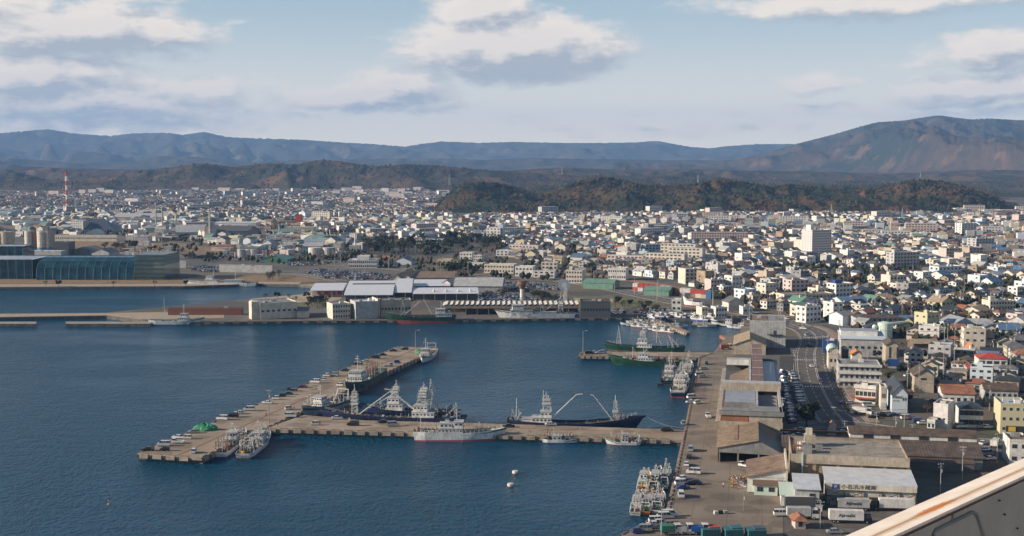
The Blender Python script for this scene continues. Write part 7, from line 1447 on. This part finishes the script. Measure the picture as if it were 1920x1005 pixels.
# ================================================================== town houses
rgn = np.random.default_rng(3)
def district(n_seed, Y0, Y1, sp):
    """jittered street grid in rotated blocks"""
    out = []
    for (ang, xa, xb) in ((R(-24), -2600, 380), (R(-10.5), 380, 900), (R(34), -2600, 3400)):
        c, s = math.cos(ang), math.sin(ang); U, V = np.meshgrid(np.arange(-3000, 4200, sp), np.arange(-1500, 4800, sp * 1.02)); iu = np.arange(U.shape[1])[None]; iv = np.arange(U.shape[0])[:, None]
        U = U + (iu // 6) * 4.5; V = V + (iv // 2) * 5.0; X = U * c - V * s; Y = U * s + V * c
        X = X + rgn.uniform(-1.2, 1.2, X.shape); Y = Y + rgn.uniform(-1.2, 1.2, X.shape)
        sel = (Y > Y0) & (Y < Y1)
        out.append((ang, X[sel], Y[sel]))
    return out
cands = []
dn = lambda X, Y: (vnoise(X / 330. + 7, Y / 260., 5) > .5)
for q, (ang, X, Y) in enumerate(district(0, 560, 4350, 11.7)):
    d = dn(X, Y) & (Y > 760)
    keep = (~d if q < 2 else d)
    if q == 0: keep &= X <= 250
    if q == 1: keep &= X > 250
    if q == 2: pass
    cands.append(np.stack([X[keep], Y[keep], np.full(keep.sum(), ang)], 1))
C = np.concatenate(cands)
zz_ = 2 - H; f_ = C[:, 1] * cP - zz_ * sP; PX = CX + F * C[:, 0] / f_; PY = CY - F * (C[:, 1] * sP + zz_ * cP) / f_
T1 = [(-80, 362), (150, 362), (300, 359), (480, 357), (800, 358), (830, 366), (805, 398), (860, 406), (840, 414), (690, 424), (560, 414), (470, 412), (300, 398), (130, 396), (-80, 398)]
T2 = [(560, 425), (690, 424), (840, 414), (900, 405), (1250, 401), (1500, 401), (1640, 403), (1700, 398), (1990, 398), (1990, 900), (1780, 712), (1700, 690), (1715, 640), (1600, 620), (1560, 600), (1500, 604), (1480, 588), (1400, 574), (1330, 560), (1290, 528), (1180, 516), (1080, 498), (1000, 492), (940, 476), (905, 462), (880, 446), (790, 446), (700, 452), (640, 440)]
T3 = [(1700, 690), (1780, 700), (1990, 760), (1990, 830), (1860, 800), (1860, 760), (1760, 760), (1715, 740), (1690, 715)]
IND = [(-80, 396), (300, 398), (470, 410), (560, 424), (640, 440), (690, 455), (690, 478), (600, 492), (480, 488), (400, 460), (330, 452), (230, 450), (220, 440), (-80, 446)]
inT = npoly(PX, PY, T2) | npoly(PX, PY, T3); in1 = npoly(PX, PY, T1) & (rgn.random(len(PX)) < .93); inI = npoly(PX, PY, IND) & (rgn.random(len(PX)) < .22)
HOLES = [[(660, 455), (945, 445), (948, 470), (700, 480)], [(1560, 640), (1712, 640), (1712, 790), (1560, 790)]]
ok = (inT | in1 | inI)
for Hh in HOLES: ok &= ~npoly(PX, PY, Hh)
ok &= (PX > -60) & (PX < 1985)
for (ox, oy, oa, L, D, mg) in OCC:
    c, s = math.cos(-oa), math.sin(-oa); dx, dy = C[:, 0] - ox, C[:, 1] - oy; u = dx * c - dy * s; v = dx * s + dy * c
    ok &= ~((u > -5.5) & (u < L + 5.5) & (v > -5.5) & (v < D + 5.5))
def near_line(line, w):
    global ok
    for p in resample(line, 9): ok &= ((C[:, 0] - p[0]) ** 2 + (C[:, 1] - p[1]) ** 2) > w * w
near_line(main_line, 20); near_line(coast_line, 20); near_line(catmull([G(*p) for p in [(1470, 800), (1530, 797), (1600, 797), (1700, 812), (1800, 826), (1950, 836)]]), 14); near_line(catmull([G(*p) for p in [(1497, 612), (1560, 606), (1640, 612), (1760, 590), (1940, 560)]]), 10)
# a railway corridor and a few open lots
rail = catmull([G(*p) for p in [(600, 470), (800, 488), (960, 498), (1080, 512), (1200, 528), (1300, 546)]]); near_line(rail, 13)
open_lot = fbm(C[:, 0] / 70., C[:, 1] / 70., 77, 3) > .665; ok &= ~(open_lot & (C[:, 1] > 700))
C = C[ok]; PXk, PYk = PX[ok], PY[ok]; inIk = inI[ok]
order = np.argsort(C[:, 1]); C = C[order]; inIk = inIk[order]; PXk = PXk[order]; PYk = PYk[order]
WALLS = ['white', 'cream', 'lgrey', 'beige', 'paleblue', 'pink', 'white', 'lgrey', 'white', 'cream', 'lgrey', 'white', 'beige', 'grey', 'cream', 'yellowwall', 'tan']
ROOFS = ['tile_dark', 'tile_dark', 'tile_grey', 'tile_dark', 'tile_brown', 'tile_blue', 'tile_brown', 'brick', 'metalroof', 'redbrown', 'tile_dark', 'tile_grey', 'blueroof', 'tan', 'rustroof', 'tile_grey', 'tile_brown', 'tile_blue', 'tile_grey']
FLATR = ['lgrey', 'white', 'grey', 'beige', 'concrete', 'lblue']
WN = dict(grey='grey', white='white', cream='cream', lgrey='light grey', beige='beige', paleblue='pale blue', pink='pinkish', yellowwall='yellowish', tan='tan')
RN = dict(tile_dark='black-tiled', tile_grey='grey', tile_brown='brown', tile_blue='blue-black', brick='orange-brown', metalroof='metal', redbrown='maroon', blueroof='blue', tan='tan', rustroof='rusty', lgrey='pale flat', white='white flat', grey='grey flat', beige='beige flat', concrete='concrete flat', lblue='bluish flat')
def house_spec(i, ind, yy):
    rr = random.Random(i * 31 + 5); u = rr.random(); big = 0
    if ind: L, D, st, kind, rf = rr.uniform(10, 14), rr.uniform(10, 14), rr.choice([4, 5, 7, 9]), rr.choice(['gable_x', 'flat', 'flat', 'gable_y']), rr.choice(['metalroof', 'lgrey', 'rustroof', 'grey', 'greenroof', 'white'])
    elif u < .72: L, D, st, kind, rf = rr.uniform(6.5, 10.2), rr.uniform(6, 8.6), rr.choice([3.0, 3.2, 5.4, 5.7, 6.0]), rr.choice(['hip', 'gable_x', 'gable_y', 'hip', 'gable_x']), rr.choice(ROOFS)
    elif u < .83: L, D, st, kind, rf = rr.uniform(7, 10.5), rr.uniform(7, 10.5), rr.choice([3.3, 3.5, 6, 6.5, 8.5]), 'flat', rr.choice(FLATR)
    elif u < .885: L, D, st, kind, rf = rr.uniform(10, 11.6), rr.uniform(9, 11.6), rr.choice([9, 9.5, 12]), 'flat', rr.choice(FLATR)
    elif u < .96: L, D, st, kind, rf = rr.uniform(11, 12.8), rr.uniform(11, 13), rr.choice([4.5, 5.5, 6.5]), rr.choice(['gable_x', 'gable_y', 'shed_b']), rr.choice(['metalroof', 'blueroof', 'tan', 'lgrey', 'greenroof'])
    else: L, D, st, kind, rf = rr.uniform(4, 6), rr.uniform(4, 6), 2.8, rr.choice(['gable_x', 'flat']), rr.choice(ROOFS)
    if yy > 2300 and not ind: L, D, st = L * .9, D * .9, min(st, 6); rf = rr.choice(ROOFS) if kind != 'flat' else rr.choice(['lgrey', 'grey', 'tile_grey', 'beige'])
    return L, D, st, kind, rf, rr.choice(WALLS if yy < 2300 else ['white', 'lgrey', 'beige', 'grey', 'cream', 'lgrey', 'tan']), (0 if kind == 'flat' else (min(L, D) * rr.uniform(.2, .3))), rr
def house_mb(L, D, st, kind, rf, wall, rh, rr, windows=True):
    g, r = roof_parts(kind, L, D, st, rh, rf, wall, .55) if kind != 'flat' else (MB(), MB()); m = MB()
    m.box(0, L, 0, D, -.2, st, wall, rf if kind == 'flat' else wall); m.xf(0, 0, 0, 0, g)
    if st > 4 and L > 7 and rr.random() < .45:
        e = rr.uniform(1.5, 2.6); x0 = rr.uniform(0, L * .3); x1 = rr.uniform(L * .6, L); m.box(x0, x1, -e, -.01, -.2, 2.7, wall); m.slab([(x0 - .3, -e - .3, 2.7), (x1 + .3, -e - .3, 2.7), (x1 + .3, -.02, 3.3), (x0 - .3, -.02, 3.3)], .12, 'tile_grey' if kind == 'flat' else rf)
    if st > 5 and rr.random() < .35: x0 = rr.uniform(0, L * .4); m.box(x0, x0 + L * .5, -.95, -.02, 2.95, 3.08, 'lgrey'); m.box(x0, x0 + L * .5, -1.0, -.92, 3.08, 3.95, rr.choice(['white', 'lgrey', 'brown']))
    if kind != 'flat' and rr.random() < .3: m.box(L * .45, L * .45 + .1, D * .5, D * .5 + .1, st, st + rh + 2, 'pole')
    if kind == 'flat' and rr.random() < .4: a = rr.uniform(1, max(1.5, L - 2)); m.cyl(a, D * .7, st, st + 1.6, .8, 'white', 7)
    if kind == 'flat' and st > 7:
        for (u0, u1, v0, v1) in ((0, L, 0, .2), (0, .2, .2, D), (L - .2, L, .2, D), (.2, L - .2, D - .2, D)): m.box(u0, u1, v0, v1, st, st + .7, wall)
    if kind == 'flat' and rr.random() < .5: a = rr.uniform(1, L - 4); m.box(a, a + 2.4, D * .4, D * .4 + 2.4, st, st + rr.uniform(1, 2.6), wall)
    if windows:
        for z in ([1.1] if st < 4 else [1.1, 3.8] if st < 7.5 else [1.2, 4.2, 7.2]):
            for x in (L * .12, L * .42, L * .72):
                if rr.random() < .8: m.poly([(x, -.03, z), (x + L * .16, -.03, z), (x + L * .16, -.03, z + 1.3), (x, -.03, z + 1.3)], 'glass')
            for y in (D * .2, D * .6):
                if rr.random() < .6: m.poly([(-.03, y + 1.5, z), (-.03, y, z), (-.03, y, z + 1.3), (-.03, y + 1.5, z + 1.3)], 'glass')
    return m, r
N_IND = 290
for (lb, X, Y) in [(q, 0, 0) for q in ()]: pass
SHORT = []
for lab, X, Y in LM: SHORT.append((lab, X, Y))
for i in range(min(N_IND, len(C))):
    x, y, a = C[i]; sp = house_spec(i, False, y); L, D, st, kind, rf, wall, rh, rr = sp; a2 = a + rr.choice([0, 0, 0, math.pi / 2 * 0]) + rr.uniform(-.03, .03)
    near = min(SHORT, key=lambda q: (q[1] - x) ** 2 + (q[2] - y) ** 2)[0]; short = ' '.join(near.split()[:5]).rstrip(','); 
    if short.split()[-1] in ('with', 'of', 'the', 'a', 'in', 'and', 'to', 'its', 'by', 'on', 'at'): short = ' '.join(short.split()[:-1])
    if short.split()[-1] in ('with', 'of', 'the', 'a', 'in', 'and', 'to', 'its', 'by', 'on', 'at'): short = ' '.join(short.split()[:-1])
    dsc = f'{WN[wall]} {"house" if st < 7 else "block"} with {RN.get(rf, "green")} roof'; n = uniq(dsc, short)
    lab = f'{ordn(n) if n > 1 else ""}{dsc} near the {short}'; cat = 'house' if st < 7 else 'building'
    m, r_ = house_mb(*sp, windows=False); c_, s_ = math.cos(a2), math.sin(a2); ox, oy = x - (c_ * L - s_ * D) / 2, y - (s_ * L + c_ * D) / 2
    root = thing('town_house', lab, cat, (ox, oy, 2), a2, 'town houses'); obj('wall', m, root)
    if r_.v: obj('roof', r_, root)
    kk = y / F; put_windows(root, L, D, st, 1 if st < 4 else 2 if st < 7.5 else 3, 3 if L > 6 else 1, kk, 2 if L > 6 else 0, w=1.7, wh=1.2)
    if kind != 'flat' and rr.random() < .25: m = MB(); m.box(L * .3, L * .3 + .9, D * .35, D * .35 + .9, st, st + rh + .7, 'lgrey'); obj('chimney', m, root)
far = MB(); glassy = 1250
for i in range(N_IND, len(C)):
    x, y, a = C[i]; sp = house_spec(i, bool(inIk[i]), y); L, D, st = sp[:3]; rr = sp[-1]
    if rr.random() < .05: continue
    m, r_ = house_mb(*sp, windows=y < glassy); m.xf(0, 0, 0, 0, r_); far.xf(a, x - (math.cos(a) * L - math.sin(a) * D) / 2, y - (math.sin(a) * L + math.cos(a) * D) / 2, 2, m)
    if rr.random() < .010 and y > 900:   # a taller or wider public building in the lot
        q = MB(); l2, h2 = rr.uniform(22, 46), rr.choice([7, 10, 13, 16]); q.box(0, l2, 0, 12, 0, h2, rr.choice(['white', 'cream', 'pink', 'lgrey']), 'lgrey')
        for zf in range(int(h2 / 3.2)): 
            for xf in range(int(l2 / 4)): q.poly([(xf * 4 + .8, -.04, zf * 3.2 + 1.2), (xf * 4 + 3.2, -.04, zf * 3.2 + 1.2), (xf * 4 + 3.2, -.04, zf * 3.2 + 2.6), (xf * 4 + .8, -.04, zf * 3.2 + 2.6)], 'glass')
        far.xf(a, x, y, 2, q)
obj('town_houses', far, kind='stuff', label='dense carpet of small houses and flats spreading to the hills', cat='town')
# garden trees and bushes of the town
def octa(m, x, y, z, r, k, rg_):
    v = [(x + r * rg_.uniform(.8, 1.2), y, z + r), (x, y + r, z + r * .9), (x - r * rg_.uniform(.8, 1.2), y, z + r * 1.1), (x, y - r, z + r), (x + .2 * r, y, z + 2 * r * rg_.uniform(.8, 1.2)), (x, y, z)]
    m.add(v, [(0, 1, 4), (1, 2, 4), (2, 3, 4), (3, 0, 4), (1, 0, 5), (2, 1, 5), (3, 2, 5), (0, 3, 5)], k)
m = MB(); rg = random.Random(3)
for i in range(15000):
    px, py = rg.uniform(-60, 1985), 366 + 280 * rg.random() ** 1.5
    flats = rg.random() < .35 and inpoly(px, py, [(600, 440), (905, 466), (1180, 518), (1050, 528), (840, 520), (700, 502), (400, 492), (230, 470)])
    if not (inpoly(px, py, T2) or inpoly(px, py, T1) or inpoly(px, py, IND) or flats): continue
    x, y = G(px, py); x += rg.uniform(-5, 5)
    if y < 2000 and any(-2 < (x - ox) * math.cos(oa) + (y - oy) * math.sin(oa) < L + 2 and -2 < -(x - ox) * math.sin(oa) + (y - oy) * math.cos(oa) < D + 2 for ox, oy, oa, L, D, m_ in OCC): continue
    for j in range(rg.randint(1, 3)): octa(m, x + rg.uniform(-3, 3), y + rg.uniform(-3, 3), 2, rg.uniform(1.4, 3.2), rg.choice(['leaf_dark', 'leaf_dark', 'leaf_mid', 'leaf_olive', 'leaf_rust']), rg)
obj('garden_trees', m, kind='stuff', label='small dark trees and hedges scattered between the houses', cat='trees')
# trees and sheds in the near yards
HX = [(o.location.x, o.location.y) for o in bpy.data.objects if o.name.startswith('town_house')]
def is_free(x, y, mg=2.5):
    for (ox, oy, oa, L, D, m_) in OCC:
        c, s = math.cos(-oa), math.sin(-oa); dx, dy = x - ox, y - oy; u = dx * c - dy * s; v = dx * s + dy * c
        if -mg < u < L + mg and -mg < v < D + mg: return False
    for ln, w in ((main_line, 13), (coast_line, 11)):
        if min((p[0] - x) ** 2 + (p[1] - y) ** 2 for p in ln) < w * w: return False
    return all((hx + 4 - x) ** 2 + (hy + 4 - y) ** 2 > 30 for hx, hy in HX)
rg = random.Random(44); got = []; t_ = 0
while len(got) < 90 and t_ < 4000:
    t_ += 1; px, py = rg.uniform(1555, 1915), rg.uniform(625, 800)
    if py > 780 and px < 1860: continue
    x, y = G(px, py)
    if is_free(x, y): got.append((px, py))
KT = [('leaf_dark', 'dark evergreen'), ('leaf_mid', 'green'), ('leaf_olive', 'olive-brown'), ('leaf_rust', 'rust-red')]
for j, (px, py) in enumerate(sorted(got)):
    kk_, nm = rg.choice(KT); near = min(LM + [('red-roofed white building', *G(1866, 704)), ('white gabled depot', *G(1690, 774)), ('three-storey grey building', *G(1615, 728))], key=lambda q: (q[1] - G(px, py)[0]) ** 2 + (q[2] - G(px, py)[1]) ** 2)[0]; sh = ' '.join(near.split()[:3]).rstrip(','); n = uniq('tree' + nm, sh)
    tree(px, py, rg.uniform(2.6, 6), kk_, f'{ordn(n) if n > 1 else ""}small {nm} garden tree near the {sh}', 'garden trees of the near streets', .44, rg.randint(0, 2), 90)
# poles across the town (a few rows)
rg = random.Random(21); k = 0
pts = []
while k < 90:
    px, py = rg.uniform(1000, 1915), 430 + 230 * rg.random()
    if inpoly(px, py, T2): pts.append((px, py)); k += 1
for j, (px, py) in enumerate(sorted(pts)): pole(px, py, 0, f'utility pole among the town roofs, {ordn(j + 1)}from the left', 'utility', 'utility poles across the town', h=rg.uniform(10, 13), pos=G(px, py))
# railway corridor and rails
m = MB(); strip(m, rail, -8, 8, 2.08, 'gravelbed'); rw = structure('railway_bed', m)
m = MB()
for o in (-5, -3.5, -.8, .8, 3.5, 5): strip(m, rail, o - .15, o + .15, 2.2, 'gear_rust', .1)
structure('rails', m, rw)

# ================================================================== industrial filler
rg = random.Random(17); k = 0; tries = 0
IC = [('white', 'white'), ('lgrey', 'metalroof'), ('grey', 'rustroof'), ('cream', 'lgrey'), ('dgrey', 'tile_blue'), ('lgrey', 'greenroof'), ('beige', 'tan'), ('lblue', 'lgrey')]
placed = []
while k < 100 and tries < 6000:
    tries += 1; px = rg.uniform(-20, 690); py = rg.uniform(397, 485)
    if not inpoly(px, py, IND): continue
    x, y = G(px, py)
    if any(abs(ox + L / 2 - x) < L / 2 + 16 and abs(oy + D / 2 - y) < D / 2 + 20 for ox, oy, oa, L, D, mg in OCC[-200:]) : continue
    wp = rg.uniform(12, 46) * (1 if py > 420 else .8); wl, rf = rg.choice(IC); kd = rg.choice(['flat', 'gable_x', 'gable_x', 'gable_y', 'flat']); hp = rg.uniform(4, 12) * (py - 300) / 130
    des = f'{dict(white="white", lgrey="light grey", grey="dark grey", cream="cream", dgrey="charcoal", beige="beige", lblue="bluish")[wl]} {"flat-roofed" if kd == "flat" else "gable-roofed"} plant building'
    nr = min(LM, key=lambda q: (q[1] - x) ** 2 + (q[2] - y) ** 2)[0]; nr = ' '.join(nr.split()[:4]).rstrip(',')
    while nr.split()[-1] in ('with', 'of', 'the', 'a', 'in', 'and', 'to', 'its', 'by', 'on', 'at'): nr = ' '.join(nr.split()[:-1])
    n = uniq(des, nr); B('factory_building', f'{ordn(n) if n > 1 else ""}{des} near the {nr}', 'factory', px, px + wp, py, py - hp, rg.uniform(12, 30), rot=R(rg.uniform(-8, 6)), wall=wl, roof=rf, kind=kd, rows=rg.choice([0, 1, 2]), cols=int(wp / 3) + 1, group='plant buildings'); k += 1
m = MB()     # refinery pipework that nobody could count
for i in range(420):
    px = rg.choice([rg.uniform(495, 560), rg.uniform(590, 650), rg.uniform(230, 320), rg.uniform(420, 500)]); py = rg.uniform(428, 488); x, y = G(px, py); t = rg.random(); key = rg.choice(['lgrey', 'white', 'gear_rust', 'grey', 'pole'])
    if t < .4: m.tube((x, y, 2), (x, y, 2 + rg.uniform(3, 10)), rg.uniform(.3, .8), key, 5)
    elif t < .7: z = 2 + rg.uniform(3, 8); m.tube((x - rg.uniform(5, 20), y, z), (x + rg.uniform(5, 20), y + rg.uniform(-3, 3), z), rg.uniform(.2, .5), key, 4)
    else: q = rg.uniform(1, 4); m.box(x - q, x + q, y - q, y + q, 2, 2 + rg.uniform(1.5, 7), key)
obj('refinery_pipework', m, kind='stuff', label='tangle of pipes, vessels and frames of the refinery', cat='pipework')

# ================================================================== car parks
LOTS = [([(888, 568), (905, 551), (960, 553), (1060, 572), (1055, 578), (985, 574), (930, 572)], 'in the big car park behind the saw-tooth hall', 7.2), ([(941, 549), (935, 533), (960, 529), (1012, 533), (1050, 540), (1050, 545), (985, 541)], 'in the car park right of the red-doored warehouse', 7.0), ([(1180, 586), (1215, 578), (1255, 582), (1262, 590), (1330, 592), (1300, 596), (1215, 594)], 'beside the boat basin', 8.0),
        ([(570, 512), (600, 505), (720, 514), (745, 521), (735, 527), (610, 522)], 'in the terminal car park', 8.0), ([(352, 506), (372, 499), (420, 503), (440, 509), (400, 511)], 'in the museum car park', 9), ([(345, 480), (480, 478), (480, 484), (345, 484)], 'in the tanker park', 12), ([(520, 494), (610, 490), (640, 494), (560, 500)], 'beside the white tanks', 11), ([(1395, 600), (1430, 596), (1480, 598), (1470, 606), (1410, 606)], 'behind the grey cold store', 8), ([(1090, 582), (1165, 580), (1178, 590), (1150, 592), (1095, 594)], 'beside the waiting pavilion', 10)]
rg = random.Random(33); cars = []
for P, place, sp in LOTS:
    Wp = [G(*p) for p in P]; xs = [p[0] for p in Wp]; ys = [p[1] for p in Wp]; y = min(ys); row = 0
    while y < max(ys):
        x = min(xs) + (row % 2)
        while x < max(xs):
            if inpoly(x, y, Wp) and rg.random() < .86: cars.append((y, x, row, place))
            x += 2.75
        y += sp if row % 2 else 5.4; row += 1
cars.sort(); kinds = ['sedan', 'van', 'kei']; cols = [W_, W_, W_, S2, S2, K_, K_, BL, RD]
left = MB(); n_individual = 150
cache = {}
for i, (y, x, row, place) in enumerate(cars):
    k, c, hd = rg.choice(kinds), rg.choice(cols), (math.pi / 2 if row % 2 else -math.pi / 2) + rg.uniform(-.06, .06)
    if i < n_individual: car(x, y, 2.09, hd, k, c, place, parts=False, group='cars in the distant car parks')
    else:
        if (k, c) not in cache:
            car_meshes(k, c); me = CAR[('one', k, c)]; q = MB(); 
            vs = [tuple(v.co) for v in me.vertices]
            for p in me.polygons: q.add([vs[a] for a in p.vertices], [tuple(range(len(p.vertices)))], me.materials[p.material_index].name)
            cache[(k, c)] = q
        left.xf(hd, x, y, 2.09, cache[(k, c)])
obj('parked_cars', left, kind='stuff', label='rows of white, silver and dark cars filling the distant car parks', cat='parked cars')
# streets of the town: a few parked cars per block as coloured dots
m = MB(); rg = random.Random(8); kc = list(cache.values())
for i in range(900):
    px, py = rg.uniform(900, 1960), 430 + 300 * rg.random()
    if not (inpoly(px, py, T2) or inpoly(px, py, T3)): continue
    x, y = G(px, py); m.xf(rg.choice([R(79.5), R(-10.5), R(108)]), x, y, 2.05, rg.choice(kc))
obj('street_cars', m, kind='stuff', label='small cars parked here and there in the town lanes', cat='cars')
NP_ = [(o.location.x, o.location.y, o.location.z) for o in bpy.data.objects if o.name.startswith('utility_pole') and o.location.y < 760 and o.location.x > 120]
m = MB(); used = set()
for a in range(len(NP_)):
    ds = sorted((math.hypot(NP_[a][0] - q[0], NP_[a][1] - q[1]), b) for b, q in enumerate(NP_) if b != a)[:2]
    for d_, b in ds:
        if d_ > 75 or (b, a) in used: continue
        used.add((a, b))
        for off in (-.8, 0, .8):
            P = [(NP_[a][0] + (NP_[b][0] - NP_[a][0]) * t / 6 + off, NP_[a][1] + (NP_[b][1] - NP_[a][1]) * t / 6, 11.2 - 3.2 * (t / 6) * (1 - t / 6)) for t in range(7)]
            for u, v in zip(P[:-1], P[1:]): m.tube(u, v, .025, 'wire', 3, cap=False)
obj('overhead_cables', m, kind='stuff', label='thin black overhead cables strung between the utility poles', cat='cables')
# white factories on the right horizon
for i, (x0, x1, pb, pt) in enumerate([(1772, 1790, 394, 388), (1792, 1812, 401, 391), (1826, 1842, 399, 391), (1845, 1880, 402, 394), (1884, 1930, 400, 394), (1586, 1600, 410, 403), (1603, 1662, 411, 405), (646, 664, 362, 353), (828, 858, 370, 361)]):
    B('far_factory', ['square white factory', 'white factory with a step', 'tall bright white factory', 'wide low white factory', 'pale long warehouse', 'small cream twin block', 'long low white sports hall', 'bright white plant on the slope', 'white hall at the ridge foot'][i] + ' in the fields beneath the hills', 'factory', x0, x1, pb, pt, 30, rot=0, wall='white', roof='white', rows=1, cols=4)

# ================================================================== the tower ledge in the foreground
zl = H - 2.3; DZ = .12
def L_(px, py): return G(px, py, zl)
fa, fb = G(1564, 1014, zl - DZ), G(2060, 798, zl - DZ); na, nb = L_(1642, 1020), L_(2060, 845)
d = Vector((fb[0] - fa[0], fb[1] - fa[1], 0)); Ld = d.length; ang = math.atan2(d.y, d.x); nrm = Vector((-d.y, d.x, 0)).normalized()
wd = abs((Vector((na[0], na[1], 0)) - Vector((fa[0], fa[1], 0))).dot(nrm))
@special
def m_ledge_paint(key):
    m, k, b = newmat(key); tc = k.n('ShaderNodeTexCoord').outputs['Object']; s = k.n('ShaderNodeSeparateXYZ'); k.l(tc, s.inputs[0])
    n1 = k.noise(tc, 3, 5, .6); n2 = k.noise(k.v('MULTIPLY', tc, (1, 6, 1)), 9, 4, .6)
    v0 = k.m('DIVIDE', s.outputs[1], -LEDGE_W)                                    # 0 far edge .. 1 near edge
    v = k.m('ADD', v0, k.m('MULTIPLY', k.m('SUBTRACT', n1, .5), .05)); dist = k.m('ABSOLUTE', k.m('SUBTRACT', v, .63))
    band = k.m('SUBTRACT', 1.0, k.ramp(dist, .0, .19)); band = k.m('MULTIPLY', band, k.m('ADD', .45, k.m('MULTIPLY', n2, .7)))
    c = k.mix(k.ramp(n1, .4, .7), (.74, .65, .54), (.84, .76, .66)); c = k.mix(k.m('MULTIPLY', n2, .12), c, (.40, .36, .31)); c = k.mix(band, c, (.44, .25, .12))
    q = k.v('LENGTH', k.v('MULTIPLY', k.v('SUBTRACT', tc, (LEDGE_SPOT, -LEDGE_W * .58, 0)), (1 / .33, 1 / .06, 0)))
    sp2 = k.ramp(k.m('ADD', q, k.m('MULTIPLY', k.m('SUBTRACT', k.noise(tc, 22, 4, .7), .5), 1.4)), .75, 1.0); c = k.mix(k.m('SUBTRACT', 1.0, sp2), c, (.52, .20, .05))
    k.l(c, b.inputs['Base Color']); b.inputs['Roughness'].default_value = .7
    bm = k.n('ShaderNodeBump'); bm.inputs['Strength'].default_value = .25; bm.inputs['Distance'].default_value = .01; k.l(n2, bm.inputs['Height']); k.l(bm.outputs[0], b.inputs['Normal']); return m
@special
def m_ledge_panel(key):
    m, k, b = newmat(key); tc = k.n('ShaderNodeTexCoord').outputs['Object']; n1 = k.noise(k.v('MULTIPLY', tc, (1, 1, .4)), 2.2, 5, .65); n2 = k.noise(tc, 30, 3, .6)
    c = k.mix(k.ramp(n1, .35, .7), (.40, .34, .285), (.48, .41, .35)); k.l(k.mix(k.m('MULTIPLY', n2, .25), c, (.2, .17, .15)), b.inputs['Base Color']); b.inputs['Roughness'].default_value = .65; return m
LEDGE_W = wd; sp_pt = L_(1777, 943); LEDGE_SPOT = Vector((sp_pt[0] - fa[0], sp_pt[1] - fa[1], 0)).dot(d.normalized())
lg = thing('tower_ledge', 'rust-streaked cream ledge of the observation tower crossing the lower right corner', 'ledge', (fa[0], fa[1], zl), ang)
m = MB(); m.add([(-1, -wd, 0), (Ld, -wd, 0), (Ld, 0, -DZ), (-1, 0, -DZ), (-1, -wd, -.02), (Ld, -wd, -.02), (Ld, 0, -.15), (-1, 0, -.15)], [(0, 1, 2, 3), (4, 5, 1, 0), (6, 7, 3, 2), (7, 6, 5, 4)], 'ledge_paint'); obj('cap', m, lg)
m = MB(); m.tube((-1, -wd * .60, -DZ * .4 - .002), (Ld, -wd * .60, -DZ * .4 - .003), .005, 'ledge_paint', 6); obj('weld_seam', m, lg)
m = MB(); m.box(-1, Ld, -wd + .015, -wd + .05, -.04, -.022, 'redbrown'); obj('drip_edge', m, lg)
m = MB(); m.box(-1, Ld, -wd + .03, -wd + .09, -3.2, -.06, 'ledge_panel'); obj('side_panel', m, lg)
# raised dark strips paint in the shaded groove of the side panel
def on_panel(px, py):
    o = Vector((0, 0, H)); dr = Vector(ray(px, py)); P = Vector((fa[0], fa[1], zl)) - nrm * (wd - .028); t = (P - o).dot(nrm) / dr.dot(nrm); q = o + dr * t - Vector((fa[0], fa[1], zl)); return (q.dot(d.normalized()), -wd + .022, q.z)
m = MB(); pts = [on_panel(*p) for p in ((1748, 1040), (1748, 1004), (1753, 994), (1822, 960), (1830, 964), (1862, 1060))]
for a, b in zip(pts[:-1], pts[1:]): m.tube(a, b, .012, 'grey', 6)
a = on_panel(1785, 964); b = on_panel(1785, 978); m.tube(a, b, .006, 'grey', 5)
obj('groove_strips', m, lg)
for q in ((1881, 964), (1871, 938), (1905, 990)): a = on_panel(*q); m = MB(); m.tube(a, (a[0], a[1] - .012, a[2]), .008, 'gear_dark', 6); obj('bolt_head', m, lg)
